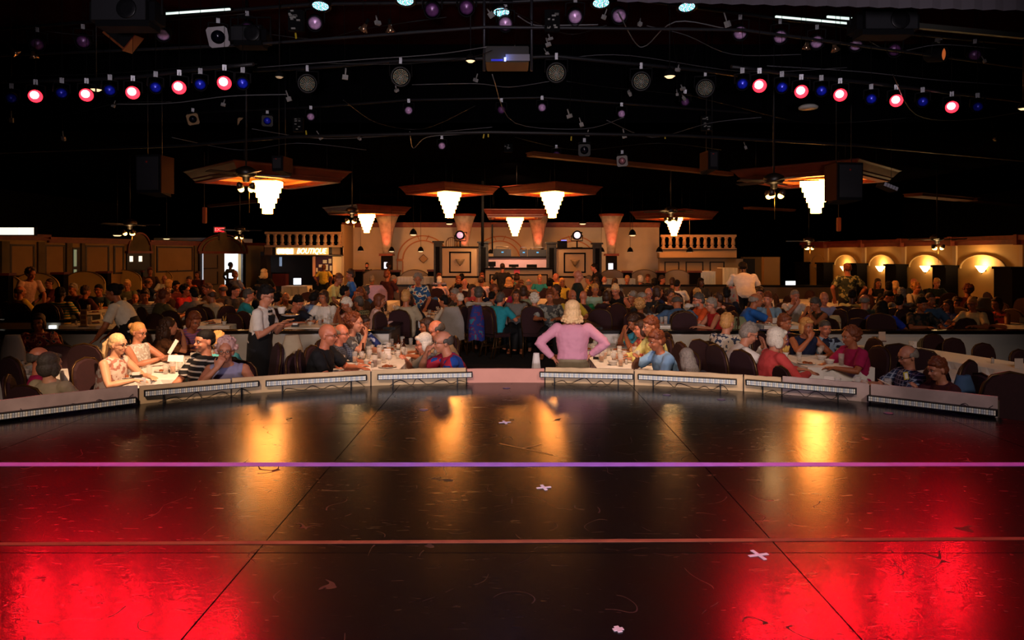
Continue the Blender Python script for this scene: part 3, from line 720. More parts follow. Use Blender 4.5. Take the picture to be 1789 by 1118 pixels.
for i, (p0, p1, y0, y1) in enumerate([(853, 866, 457, 467), (889, 906, 462, 468), (920, 938, 462, 469)]):
    a = P(p0, y0, YC + .2); b = P(p1, y1, YC + .2)
    m_ = thing('monitor', 'black monitor on the bar counter, ' + ORD[i] + ' from left', 'monitor', ((a.x + b.x) / 2, YC + .2, b.z), 0, 'monitors on the counter'); w_ = b.x - a.x; h = a.z - b.z
    ob('screen', mbox(-w_ / 2, w_ / 2, -.02, .02, .03, h, BLACK, .004), m_); ob('stand', mbox(-.08, .08, -.04, .06, -.02, .03, DKMETAL), m_)
for i, (p0, p1, y0, y1, l) in enumerate([(862, 893, 435, 448, 'flat black'), (908, 921, 436, 448, 'boxy black'), (922, 955, 436, 448, 'wide black')]):
    a = P(p0, y0, YC + 1.1); b = P(p1, y1, YC + 1.1)
    m_ = thing('equipment_rack', l + ' sound desk rack on the shelf between the control booths', 'equipment', ((a.x + b.x) / 2, YC + 1.1, b.z)); w_ = b.x - a.x; h = a.z - b.z
    ob('case', mbox(-w_ / 2, w_ / 2, -.1, .2, 0, h, mat('15181a', .5), .01), m_); ob('handle', mk(lambda bm: tube(bm, [(-w_ * .35, -.1, h), (-w_ * .35, -.1, h + .08), (w_ * .35, -.1, h + .08), (w_ * .35, -.1, h)], .015, 5), STEEL), m_)
    ob('indicator', mbox(-.03, .05, -.115, -.1, h * .5, h * .5 + .04, mat('203040', emit='40c0ff', es=1)), m_)
ob('poster_card', wbox(898, 908, 469, 478, YC - .425, .02, mat('d04858', .6)), label='small red poster card on the bar counter front', category='card')
def followspot(px, py, lab, lens):
    p = P(px, py, YC + .5); zb = P(px, 435, YC + .5).z
    t = thing('followspot', lab, 'spotlight', (p.x, p.y, zb + .05)); h = p.z - zb - .05
    ob('stand', mk(lambda bm: [tube(bm, [(0, 0, 0), (0, 0, h - .2)], .03, 6), tube(bm, [(-.2, 0, 0), (.2, 0, 0)], .02, 5)] and None, DKMETAL), t)
    ob('yoke', mk(lambda bm: tube(bm, [(-.2, 0, h), (-.2, 0, h - .2), (.2, 0, h - .2), (.2, 0, h)], .02, 5), DKMETAL), t)
    M0 = Matrix.Translation((0, 0, h)) @ Matrix.Rotation(R(90), 4, 'X')
    ob('barrel', mk(lambda bm: lathe(bm, [(.14, -.5), (.15, -.45), (.15, .1), (.17, .12), (.17, .16), (.13, .16), (.13, .1)], 18, M0=M0), BLACK), t)
    ob('lens', mk(lambda bm: lathe(bm, [(.0005, .13), (.09, .12), (.13, .09)], 18, M0=M0), lens), t)
    ob('handle', mk(lambda bm: tube(bm, [(.12, .2, h + .1), (.22, .3, h + .12), (.2, .42, h + .05)], .015, 5), DKMETAL), t)
followspot(804, 411, 'followspot with pale violet lens on the left control booth', mat('e8c0e0', .2, emit=(.8, .45, .8), es=.5))
followspot(1008, 411, 'followspot with glowing pinkish lens on the right control booth', mat('ffe0f0', .2, emit=(1, .8, .85), es=1.0))
ob('equipment_case', wbox(974, 991, 421, 435, YC + .5, .3, BLACK, .01), label='black equipment case on top of the right control booth', category='case')
ob('light_tray', wbox(981, 990, 419, 420.6, YC + .4, .2, mat('8090ff', emit='6878ff', es=.9)), label='small tray glowing blue on the black case at right booth', category='light')
for i, (px, lab) in enumerate([(781, 'curved-back wooden chair on the left control booth')]):
    p = P(px + 8, 433, YC + .5)
    t = thing('windsor_chair', lab, 'chair', (p.x, p.y, p.z))
    ob('back_hoop', mk(lambda bm: tube(bm, [(-.2, 0, 0), (-.2, 0, .22), (-.12, 0, .34), (0, 0, .38), (.12, 0, .34), (.2, 0, .22), (.2, 0, 0)], .018, 6), mat('5a3014', .5)), t)
    for x in (-.1, -.03, .04, .11): ob('spindle', mk(lambda bm: tube(bm, [(x, 0, 0), (x, 0, .34)], .01, 5), mat('5a3014', .5)), t)
for (px, y0, y1, r, lab) in [(843, 100, 430, .05, 'long black vertical pipe dropping to the left booth pillar'), (860, 392, 440, .03, 'thin black post rising by the left booth pillar')]:
    a = P(px, y0, YC - .2); b = P(px, y1, YC - .2)
    ob('pipe', mk(lambda bm: tube(bm, [(a.x, a.y, min(a.z, 3.95)), b], r, 8), BLACK), label=lab, category='pipe')
# buffet tables at the back
def skirted(p0, p1, y0, y1, Y, lab):
    a = P(p0, y0, Y); b = P(p1, y1, Y); t = thing('buffet_table', lab, 'table', (a.x, Y, FB)); W_ = b.x - a.x; h = a.z - FB
    ob('tabletop', mbox(0, W_, 0, .7, h - .03, h, CLOTH), t)
    def sk(bm):
        n = int(W_ / .06); pr = None
        for i in range(n + 1):
            x = W_ * i / n; y = -.02 - .02 * (i % 2); q = (bm.verts.new((x, y, h)), bm.verts.new((x, y * 1.6, .15)))
            if pr: bm.faces.new((pr[0], q[0], q[1], pr[1]))
            pr = q
    ob('cloth_skirt', mk(sk, CLOTH), t)
skirted(693, 773, 484, 500, 25.5, 'long buffet table in a pleated white skirt before the left arch'); skirted(775, 828, 492, 500, 25.2, 'low white clothed table below the left control booth')
skirted(1046, 1110, 487, 500, 25.5, 'white buffet table with plates right of the right control booth')
skirted(1222, 1250, 474, 500, 27, 'narrow white draped stand below the right panelling'); skirted(1262, 1288, 468, 500, 27.5, 'tall white draped cart beside the man in white shirt')
for (p0, p1, y0, y1, Y, lab) in [(640, 780, 497, 500, 21, 'low black rail across the room left of centre'), (1045, 1290, 497, 499.5, 21, 'low black rail across the room right of centre'), (1330, 1470, 498, 501, 20, 'low black rail near the laptop at right')]:
    a = P(p0, y0, Y); b = P(p1, y1, Y)
    t = thing('low_rail', lab, 'rail', (a.x, Y, FB)); W_ = b.x - a.x
    ob('rail', mbox(0, W_, -.04, .04, a.z - FB - .06, a.z - FB, CAP), t); ob('panel', mbox(0, W_, -.02, .02, 0, a.z - FB - .06, mat('4c4036', .8)), t)
def laptop(p0, p1, y0, y1, Y, lab, rz=0):
    a = P(p0, y0, Y); b = P(p1, y1, Y); t = thing('lit_screen', lab, 'screen', ((a.x + b.x) / 2, Y, b.z), rz); w_ = (b.x - a.x) / 2; h = a.z - b.z
    ob('display', mbox(-w_, w_, -.012, 0, .02, h, mat('ffffff', emit='e6f4ff', es=2.2)), t); ob('casing', mbox(-w_ - .01, w_ + .01, 0, .02, 0, h + .01, BLACK), t); ob('stand', mbox(-w_, w_, -.02, .15, -.02, 0.0, BLACK), t)
laptop(513, 526, 486, 498, 27.0, 'glowing white screen standing left of the boutique diner tables'); laptop(1372, 1390, 491, 500, 26.0, 'glowing white laptop screen near the right wall tables', R(8)); laptop(400, 411, 477, 487, 26, 'small bright tablet held at the arched doorway')
# ------------------------------------------------------------ ceiling trays + chandeliers
TW = mat('561c0a', .5, noise=.3, nscale=4); TI = mat('c08a50', .6)
def tray(x, y, hd, rz, zt, zb, lab):
    t = thing('ceiling_tray', lab, 'ceiling tray', (x, y, 0), rz)
    def sq(bm, prof, close=False):
        pr = None
        for s, z in prof:
            q = [bm.verts.new((hd * s * math.cos(R(45 + 90 * k)), hd * s * math.sin(R(45 + 90 * k)), z)) for k in range(4)]
            if pr:
                for k in range(4): bm.faces.new((pr[k], pr[(k + 1) % 4], q[(k + 1) % 4], q[k]))
            pr = q
        return pr
    h = zt - zb
    ob('crown_moulding', mk(lambda bm: sq(bm, [(.97, zt + .02), (1, zt), (1, zt - .05 * h), (.965, zt - .16 * h), (.93, zt - .40 * h), (.90, zt - .6 * h), (.885, zt - .62 * h), (.885, zt - .72 * h), (.86, zt - .85 * h), (.86, zb), (.72, zb), (.70, zb + .03), (.66, zb + .03), (.64, zb + .06)]), TW), t)
    def pn(bm):
        q = sq(bm, [(.645, zb + .055), (.645, zb + .12)]); bm.faces.new(q)
    ob('inner_panel', mk(pn, TI), t)
    def tp(bm): q = sq(bm, [(.975, zt + .01), (.5, zt + .03)]); bm.faces.new(q)
    ob('top_panel', mk(tp, BLACK), t)
    for k in range(4):
        a = R(45 + 90 * k); q = (hd * .7 * math.cos(a), hd * .7 * math.sin(a))
        ob('hanger_wire', mk(lambda bm: tube(bm, [(q[0], q[1], zt), (q[0], q[1], 3.95)], .006, 4), DKMETAL), t)
CRY = mat('fff6e8', .3, emit=(1, .31, .05), es=34)
def cry_tier(r, h, n):
    def f(bm):
        for k in range(n):
            a = 2 * math.pi * k / n; c_, s_ = math.cos(a), math.sin(a); w2 = math.pi * r / n * .86; d = .012
            v = [bm.verts.new(((r + dd) * c_ - ww * s_, (r + dd) * s_ + ww * c_, z)) for z in (0, -h) for dd, ww in ((-d, -w2), (d, -w2), (d, w2), (-d, w2))]
            for q in ((0, 1, 2, 3), (7, 6, 5, 4), (0, 4, 5, 1), (1, 5, 6, 2), (2, 6, 7, 3), (3, 7, 4, 0)): bm.faces.new([v[i] for i in q])
    return mk(f, CRY)
tiers = [(.325, .12), (.28, .12), (.235, .12), (.19, .12), (.145, .12), (.10, .13)]
TM = [cry_tier(r, h, max(10, int(r * 2 * math.pi / .065))) for r, h in tiers]
PLATE = mk(lambda bm: lathe(bm, [(.0005, 0), (.33, 0), (.33, -.04), (.0005, -.04)], 24), mat('d8a860', .3, .8))
def chandelier(x, y, zt, lab, e=42):
    t = thing('chandelier', lab, 'chandelier', (x, y, zt), 0, 'tiered crystal chandeliers')
    ob('ceiling_plate', PLATE, t, (0, 0, .02))
    z = -.02
    for m_, (r, h) in zip(TM, tiers):
        ob('crystal_tier', m_, t, (0, 0, z)); z -= h * 1.0
    ob('stem', mk(lambda bm: tube(bm, [(0, 0, .12), (0, 0, -.6)], .012, 6), GOLD), t)
    lamp('chandelier_light', 'POINT', (0, 0, z - .06), e * .3, (1, .56, .24), size=.05, parent=t)
    lamp('chandelier_light', 'POINT', (.36, -.2, -.05), e * .12, (1, .55, .24), size=.03, parent=t)
spec = [(-5.62, 15.7, 1.95, 45, 3.3, 3.04, 3.05, 'near left', 42), (6.9, 15.5, 1.95, 45, 3.3, 3.04, 3.05, 'near right', 42), (-1.79, 19.5, 1.45, 45, 3.32, 3.10, 3.16, 'left of the middle pair', 40), (1.15, 19.5, 1.45, 45, 3.32, 3.10, 3.16, 'right of the middle pair', 40),
        (-5.83, 27.4, 1.8, 45, 3.28, 2.98, 2.98, 'far left', 60), (.12, 27.0, 1.73, 0, 3.1, 2.80, 2.84, 'far centre', 60), (6.5, 27.4, 1.8, 45, 3.1, 2.80, 2.86, 'far right', 60)]
for x, y, hd, rz, zt, zb, zc, nm, e in spec:
    tray(x, y, hd, R(rz), zt, zb, 'red-brown wooden ceiling tray around the ' + nm + ' chandelier')
    chandelier(x, y, zc + .03, 'glowing crystal chandelier of stepped tiers, ' + nm, e)
# lit soffit strips and hanging boards
def beam(px0, py0, px1, py1, z, wid, lab, m=TI):
    Y0 = (z - CAMZ) * F / (444 - py0); Y1 = (z - CAMZ) * F / (444 - py1)
    a = Vector(((px0 - 894.5) / F * Y0, Y0, z)); b = Vector(((px1 - 894.5) / F * Y1, Y1, z)); d = (b - a); L = d.length
    t = ob('ceiling_beam', mk(lambda bm: [box(bm, 0, L, 0, wid, 0, .07), box(bm, 0, L, -.04, wid + .04, .07, .09)] and None, m), None, a, (0, 0, math.atan2(d.y, d.x)), label=lab, category='beam')
BMm = mat('4a260e', .7, spec=.2)
beam(930, 272, 1282, 307, 3.45, .2, 'long brown ceiling beam catching light right of centre', BMm)
beam(1612, 342, 1700, 350, 3.0, .5, 'orange lit ceiling beam above the right wall, left piece', BMm); beam(1708, 350, 1800, 359, 3.0, .5, 'orange lit ceiling beam above the right wall, right piece', BMm)
beam(362, 362, 480, 350, 3.2, .2, 'faint brown ceiling beam behind the near left chandelier', BMm); beam(1310, 365, 1390, 369, 3.2, .3, 'faint brown ceiling beam left of the near right chandelier', BMm)
beam(1490, 400, 1640, 411, 2.7, .3, 'low faint ceiling beam above the lit arches', BMm)
HANG = []
for px, y0, y1, lab in ((356, 362, 390, 'small hanging board edge lit orange at left'), (1467, 380, 404, 'small hanging board edge lit orange at right')):
    a = P(px - 3, y0, 17); b = P(px + 3, y1, 17)
    hs_ = thing('hanging_speaker', lab, 'speaker', (a.x, 17, b.z)); ob('cabinet', mbox(0, b.x - a.x, 0, .1, 0, a.z - b.z, mat('4a2210', .6), .01), hs_); ob('hanging_wire', mbox(.03, .04, .04, .05, a.z - b.z, 3.95 - b.z, DKMETAL), hs_)
    HANG.append((a, b))
# ------------------------------------------------------------ ceiling fans
BULB = mat('fff0d0', .3, emit=(1, .46, .09), es=9)
def fan(px, py, Y, lab, s=1.0, nb=4, e=13, rot=20, ceil=3.95):
    p = P(px, py, Y); t = thing('ceiling_fan', lab, 'ceiling fan', p, R(rot), 'ceiling fans with lamps')
    ob('rod', mk(lambda bm: tube(bm, [(0, 0, .1), (0, 0, ceil - p.z)], .015, 6), DKMETAL), t)
    ob('motor', mk(lambda bm: lathe(bm, [(.03, .14), (.09, .12), (.16, .08), (.165, 0), (.13, -.03), (.06, -.05), (.05, -.12), (.0005, -.13)], 18), mat('1c120c', .4, .3)), t)
    bl = mk(lambda bm: [box(bm, .16, .24, -.02, .02, -.008, .0), box(bm, .22, .68, -.065, .065, -.006, .004)] and None, mat('1a0e08', .45))
    for k in range(5): ob('blade', bl, t, (0, 0, 0), (R(10), 0, 2 * math.pi * k / 5))
    for k in range(nb):
        a = 2 * math.pi * (k + .5) / nb; q = Vector((.13 * math.cos(a), .13 * math.sin(a), -.2))
        sh = ob('lamp_shade', mk(lambda bm: lathe(bm, [(.02, .07), (.045, .03), (.055, -.03), (.05, -.03), (.03, .03)], 12), mat('2a1a10', .4)), t, q, (0, R(28), a))
        ob('bulb', mk(lambda bm: ell(bm, (0, 0, -.035), (.050, .050, .055), u=10, v=8), BULB), sh)
    lamp('fan_light', 'POINT', (0, 0, -.34), e, (1, .6, .25), size=.08, parent=t)
    ob('pull_chain', mk(lambda bm: tube(bm, [(.05, 0, -.12), (.05, 0, -.62)], .004, 4), GOLD), t)
fan(430, 305, 11.2, 'ceiling fan with four glowing lamps, nearest at left', ceil=5.7, e=7); fan(1352, 317, 11.2, 'ceiling fan with glowing lamps, nearest at right', rot=55, nb=3, ceil=5.7, e=7)
fan(615, 371, 17.5, 'ceiling fan beside the far left chandelier', nb=3); fan(1172, 370, 17.5, 'ceiling fan above the far right chandelier', nb=4)
fan(227, 392, 17.5, 'ceiling fan over the left wall doors', nb=3); fan(419, 402, 22, 'ceiling fan beside the EXIT sign', nb=3); fan(1413, 421, 22, 'ceiling fan at the far end of the right wall', nb=3); fan(1637, 418, 18, 'ceiling fan over the right wall sconces', nb=3)
# ------------------------------------------------------------ pendants
def pendant(px, py, Y, w_, lit, lab, ceil=3.95, flat=False):
    p = P(px, py, Y); r = w_ / 2 / F * Y; t = thing('pendant_lamp', lab, 'pendant lamp', p, 0, 'dome pendants')
    hh = r * (1.5 if not flat else .9)
    ob('shade', mk(lambda bm: lathe(bm, [(r * .08, hh), (r * .35, hh * .92), (r * .75, hh * .6), (r, .0), (r * .97, 0), (r * .7, hh * .55)], 18), BLACK), t)
    ob('cord', mk(lambda bm: tube(bm, [(0, 0, hh), (0, 0, ceil - p.z)], .008, 4), DKMETAL), t)
    ob('bulb_disc', mk(lambda bm: lathe(bm, [(.0005, -r * .22), (r * .5, -r * .2), (r * .93, .012), (.0005, .02)], 18), mat('ffe8c0', emit=(1, .66, .34), es=1.5 if lit else .12)), t)
    if lit: lamp('pendant_light', 'SPOT', (0, 0, -.02), 9, (1, .65, .35), (0, 0, -1), .04, 110, .8, t).rotation_euler = (0, 0, 0)
for i, (px, py, w_, lit) in enumerate([(722, 410, 14, 1), (630, 438, 11, 0), (684, 439, 11, .6), (735, 439, 11, .6), (1105, 411, 14, 1), (1051, 440, 11, 0), (1101, 440, 11, 0), (1152, 440, 12, 0), (1205, 440, 12, 0), (947, 443, 12, 0), (857, 443, 10, 0)]):
    pendant(px, py, 26 + (i % 3) * .3, w_, lit, 'small black dome pendant before the back wall, ' + ['larger lit one left of centre', 'leftmost low one', 'beside the first red column', 'inside the left arch', 'larger lit one right of centre', 'beside the right pillar', 'low one right of the fourth column', 'by the balcony corner', 'rightmost under the balcony', 'right of the bar shelf', 'left of the bar shelf'][i])
for i, (px, py, Y, w_) in enumerate([(785, 391, 24, 14), (1018, 391, 24, 14), (205, 411, 20, 17), (291, 417, 22, 14)]):
    pendant(px, py, Y, w_, 1, 'wide shallow pendant lamp, ' + ['below the left middle chandelier', 'right of the right middle chandelier', 'over the left wall, nearer one', 'over the left wall, farther one'][i], flat=True)
# ------------------------------------------------------------ lighting rig
def PZ(px, py, z):
    Y = (z - CAMZ) * F / (444 - py); return P(px, py, Y)
HOUS = mat('121214', .8, spec=.15); REDH = mat('3a0c08', .5, .2)
LP_ = mat('e6b4ee', .3, .15, noise=.35, nscale=18); LPD = mat('704078', .3, .2, noise=.4, nscale=18); LB_ = mat('1c2cf0', .25, .2, noise=.5, nscale=25); LBK = mat('0a0c1c', .15, .4)
LR_ = mat('ff4040', .3, emit=(5, .07, .14), es=1); LRC = mat('ffffff', .3, emit=(6, 3, 3.2), es=1)
FRW = mat('9d979c', .6, .1); FRY = mat('8a6a40', .6)
MESHC = {}
def can_meshes(r):
    if r not in MESHC:
        L_ = r * 2.7
        MESHC[r] = (
            mk(lambda bm: lathe(bm, [(r * .35, -L_), (r * .7, -L_ * .93), (r * 1.06, -L_ * .75), (r * 1.12, 0), (r * 1.12, r * .5), (r * 1.04, r * .5), (r * 1.04, 0)], 20), HOUS),
            mk(lambda bm: lathe(bm, [(.0005, .03 * r / .1), (r * .55, .022 * r / .1), (r * 1.03, 0)], 24), LP_),
            mk(lambda bm: tube(bm, [(-r * 1.3, 0, -r), (-r * 1.3, r * 1.7, -r), (0, r * 1.9, -r), (r * 1.3, r * 1.7, -r), (r * 1.3, 0, -r)], .012, 5), HOUS),
            mk(lambda bm: [box(bm, -.025, .025, r * 1.85, r * 1.85 + .07, -r - .03, -r + .03), tube(bm, [(0, r * 1.85 + .05, -r), (0, r * 1.85 + .05, -r + .07)], .012, 6)] and None, mat('6e6e72', .4, .7)),
            mk(lambda bm: lathe(bm, [(.0005, .004), (r * .62, .004)], 20), LRC))
    return MESHC[r]
ROD = mk(lambda bm: tube(bm, [(0, 0, 0), (0, 0, 1)], .0035, 4), mat('0a0a0a', .8, spec=.1))
def rod(t, p):
    o = ob('safety_wire', ROD, t); o.matrix_local = t.rotation_euler.to_matrix().to_4x4().inverted() @ Matrix.Diagonal((1, 1, (5.7 if p.y < 14 else 3.95) - p.z + .02, 1))
def rod2(t):
    M = Matrix.LocRotScale(t.location, t.rotation_euler, t.scale); p = t.location
    o = ob('safety_wire', ROD, t); o.matrix_local = M.inverted() @ Matrix.Translation(p) @ Matrix.Diagonal((1, 1, (5.7 if p.y < 14 else 3.95) - p.z + .02, 1))
def aim(p, target):
    d = (Vector(target) - p).normalized()
    return d.to_track_quat('Z', 'Y').to_euler()
def can(px, py, z, r, lens, label, target=(0, 1, 0), cat='stage light', group=None, red=False, frame=None, roll=0):
    p = PZ(px, py, z); t = ob('par_can', None, None, p, aim(p, target), label=label, category=cat, group=group)
    M = can_meshes(r)
    ob('housing', M[0], t); l = ob('lens', M[1], t)
    l.material_slots[0].link = 'OBJECT'; l.material_slots[0].material = lens
    ob('yoke', M[2], t); ob('clamp', M[3], t); rod(t, p)
    if frame:
        def fr(bm):
            n = 24; s = r * 1.45; o_ = []
            for k in range(n):
                a = 2 * math.pi * (k + .5) / n; q = max(abs(math.cos(a)), abs(math.sin(a))); o_.append((s * math.cos(a) / q, s * math.sin(a) / q))
            A = [[bm.verts.new((x, y, zz)) for x, y in pl] for pl in (o_, [(r * .98 * math.cos(2 * math.pi * (k + .5) / n), r * .98 * math.sin(2 * math.pi * (k + .5) / n)) for k in range(n)]) for zz in (r * .5, r * .5 + .006)]
            for i in range(n):
                j = (i + 1) % n
                for u, v in ((0, 1), (1, 3), (3, 2), (2, 0)): bm.faces.new((A[u][i], A[u][j], A[v][j], A[v][i]))
        ob('gel_frame', mk(fr, frame), t, rot=(0, 0, R(roll)))
    if red:
        ob('lamp_glow', M[4], t, (r * -.12, r * .18, r * .3))
        sp = p + (Vector(target) - p).normalized() * (r * .55)
        lamp('red_beam', 'SPOT', sp, 150, (1, .0018, .012), (p.x * .55, 1.3, 0), r * .62, 52, .6)
    return t
# red and blue battens
redL = [(62, 168), (151, 166), (232, 162), (313, 153), (392, 145)]; redR = [(1327, 150), (1400, 160), (1468, 166), (1566, 176), (1663, 187)]
blL = [(20, 172), (108, 163), (192, 158), (272, 153), (350, 148), (424, 146)]; blR = [(1297, 147), (1366, 153), (1435, 159), (1522, 173), (1612, 178), (1708, 187)]
for sd, lst in (('left', redL), ('right', redR)):
    for i, (x, y) in enumerate(lst):
        can(x, y, 3.55, .082, LR_, 'lit red stage light, ' + ORD[i] + ' from left in the %s red row' % sd, group='lit red lights of the %s row' % sd, red=True, target=(0, -1.5, .6))
for sd, lst in (('left', blL), ('right', blR)):
    for i, (x, y) in enumerate(lst):
        can(x, y, 3.55, .07, LB_, 'unlit blue lens stage light, ' + ORD[i] + ' from left in the %s row' % sd, group='unlit blue lights of the %s row' % sd, target=(0, 0, 0))
# purple lens cans, top row and mid row
for i, (x, y, d) in enumerate([(65, 78, 1), (145, 73, 1), (285, 60, 0), (432, 52, 1), (550, 41, 0), (755, 18, 1), (815, 14, 1), (883, 42, 0), (1005, 30, 0), (1082, 28, 0), (1293, 58, 0), (1363, 65, 0), (1427, 74, 0), (1495, 78, 0), (1563, 88, 1), (1703, 97, 1)]):
    can(x, y, 4.7, .1, LPD if d else LP_, '%s violet lens stage light, %s from left in the top row' % ('dim' if d else 'bright', ORD[i]), target=(0 if x < 894 else .5, -3, -2), group='violet lens lights of the top row')
for i, (x, y, d) in enumerate([(543, 204, 0), (714, 193, 0), (772, 255, 0), (876, 192, 1), (947, 188, 0), (972, 270, 1), (1086, 199, 0), (1335, 222, 0), (1197, 178, 1)]):
    can(x, y, 4.05 if y < 240 else 3.6, .075, LPD if d else LP_, 'small violet lens spotlight, %s from left in the lower rig' % ORD[i], target=(0, 0, 1), group='small violet spotlights of the lower rig')
for i, (x, y, ln, fr, rl) in enumerate([(381, 64, LBK, FRW, 12), (337, 208, LBK, FRY, 15), (425, 215, LBK, FRY, 0), (467, 211, LB_, mat('22201e', .6), 0), (1277, 217, LBK, FRW, 4), (1314, 221, LBK, FRW, 5), (1087, 281, mat('c0808a', .15, .5), mat('8a807c', .6), 4), (1021, 262, LBK, mat('141414', .6), 0)]):
    can(x, y, 4.6 if y < 100 else (4.1 if y < 230 else 3.3), .1 if y < 100 else .075, ln, ['white square gel frame on a dark stage light at upper left', 'tan gel frame stage light turned sideways at left', 'tan gel frame stage light with blue glass at left', 'dark framed blue glass stage light at left', 'pale gel frame stage light, left of the pair at right', 'pale gel frame stage light, right of the pair at right', 'pale framed stage light with pinkish lens right of centre', 'black framed stage light with dark lens near centre'][i], frame=fr, roll=rl, target=(0, 0, 0))
# LED par heads
def ledpar(px, py, z, label, lit=False, target=(0, 1, 0)):
    r = .118; p = PZ(px, py, z); t = ob('led_par', None, None, p, aim(p, target), label=label, category='stage light', group='LED par heads')
    def h(bm): lathe(bm, [(.06, -.2), (.12, -.17), (.145, -.02), (.15, .0), (.15, .012), (r * 1.02, .012), (r * 1.02, -.004), (.0005, -.004)], 22)
    ob('housing', mk(h, mat('08080a', .5)), t)
    cols = [mat('e0dcb8', .4), mat('f0d8b8', .4), mat('c0d8c8', .4)] if not lit else [mat('80b0ff', emit=(.3, .6, 1), es=2.2), mat('ffffff', emit=(.9, .9, 1), es=2.0), mat('40ff90', emit=(.2, .8, .7), es=1.6)]
    def dots(bm):
        n = 0
        for ring in range(0, 6):
            k = max(1, ring * 6)
            for j in range(k):
                a = 2 * math.pi * j / k + ring * .3; x = r * .175 * ring * math.cos(a); y = r * .175 * ring * math.sin(a)
                lathe(bm, [(.0072, .0), (.0058, .008), (.0005, .009)], 6, (x, y, 0), mi=n % 3); n += 1
    o = ob('led_lenses', mk(dots, cols), t); o['kind'] = 'stuff'
    ob('yoke', mk(lambda bm: tube(bm, [(-.16, 0, -.06), (-.16, .18, -.06), (.16, .18, -.06), (.16, 0, -.06)], .012, 5), HOUS), t)
    ob('clamp', mk(lambda bm: box(bm, -.02, .02, .18, .27, -.09, -.03), mat('6e6e72', .4, .7)), t)
for i, (x, y) in enumerate([(537, 146), (700, 134), (972, 127), (1120, 142), (1232, 154)]):
    ledpar(x, y, 4.0, 'unlit LED par head with dotted round face, ' + ORD[i] + ' from left', target=((x - 894) / 700, -1, 0))
for i, (x, y) in enumerate([(560, 10), (708, 1), (876, 21), (1050, 5), (1200, 12)]):
    ledpar(x, y, 4.9, 'lit blue-white LED par head at the top edge, ' + ORD[i] + ' from left', True, target=PZ(x, y, 4.9) + Vector((0, -.5, -2.2)))
# small hooded lamps, glowing
for i, (x, y, z, w_) in enumerate([(168, 157, 3.7, 20), (822, 107, 4.0, 18), (1170, 134, 3.9, 21), (488, 135, 3.9, 16), (1788, 190, 3.6, 18)]):
    p = PZ(x, y, z); pendant(x, y, p.y, w_, i in (0, 2, 1, 4), 'small hooded lamp glowing warm in the rig, ' + ['among the left red lights', 'beside the centre projector', 'by the right LED heads', 'dim one at left above the LED head', 'cut by the right picture edge'][i], ceil=5.7)
for i, (x, y, a) in enumerate([(634, 53, 35), (682, 56, 0), (60, 101, 0), (30, 95, -40), (1408, 86, 0), (1460, 88, -30)]):
    p = PZ(x, y, 4.4); t = thing('reflector_bulb', 'small bare reflector bulb in the rig, ' + ['tilted one left of centre', 'upright one left of centre', 'upright one at far left', 'tilted one at far left', 'round one at right', 'tilted one at right'][i], 'bulb', p)
    t.rotation_euler = (R(25), R(a), 0)
    ob('reflector', mk(lambda bm: lathe(bm, [(.02, .10), (.035, .05), (.075, 0), (.07, 0), (.03, .045), (.0005, .05)], 16), mat('c8a080', .2, .9)), t); ob('socket', mk(lambda bm: lathe(bm, [(.022, .1), (.022, .17), (.0005, .17)], 10), BLACK), t); rod2(t)
# angled orange barndoor lights
def barndoor(px, py, z, rx, ry, rz, lab, w_=.34):
    p = PZ(px, py, z); t = ob('flood_light', None, None, p, (R(rx), R(ry), R(rz)), label=lab, category='stage light')
    ob('housing', mbox(-w_ / 2, w_ / 2, -.14, .14, 0, .2, HOUS, .01), t)
    ob('gel_edge', mbox(-w_ / 2 - .01, w_ / 2 + .01, -.15, .15, -.03, 0, mat('7a3a10', .5), .004), t)
    ob('door_flap', mbox(w_ / 2, w_ / 2 + .012, -.14, .14, -.05, .24, mat('6a200c', .5)), t)
barndoor(208, 72, 4.5, 10, 40, 10, 'boxy flood light tilted with orange edges at upper left')
t = can(1646, 95, 4.5, .1, mat('d86030', .4, emit=(1, .22, .05), es=.35), 'stage light with glowing orange lens turned sideways at upper right', target=(12, 2, 3))
# flying speakers
def flyspk(px, py, z, lab, w_=.62, h=.34, rx=0):
    p = PZ(px, py, z); t = ob('stage_monitor', None, None, p, (R(rx), 0, 0), label=lab, category='speaker')
    ob('cabinet', mbox(-w_ / 2, w_ / 2, -.2, .2, -h / 2, h / 2, mat('0e0e11', .85, spec=.12), .07), t)
    ob('grille', mbox(-w_ / 2 + .07, w_ / 2 - .07, -.215, -.2, -h / 2 + .05, h / 2 - .05, mat('1b1b20', .8), .005), t)
    ob('woofer', mk(lambda bm: lathe(bm, [(.12, 0), (.11, .01), (.03, -.01), (.0005, -.01)], 20, M0=Matrix.Translation((.1, -.222, 0)) @ Matrix.Rotation(R(90), 4, 'X')), mat('101014', .4)), t)
    ob('bracket', mk(lambda bm: tube(bm, [(-w_ / 2 - .02, 0, 0), (-w_ / 2 - .02, 0, h / 2 + .15), (w_ / 2 + .02, 0, h / 2 + .15), (w_ / 2 + .02, 0, 0)], .015, 5), HOUS), t)
    return t
flyspk(224, 26, 4.3, 'rounded black speaker hung at the upper left corner', .78, .36); flyspk(1542, 44, 4.3, 'rounded black speaker hung at the upper right', .78, .32)
t = flyspk(438, 66, 4.6, 'dark boxy speaker behind the gel frame at upper left', .55, .3)
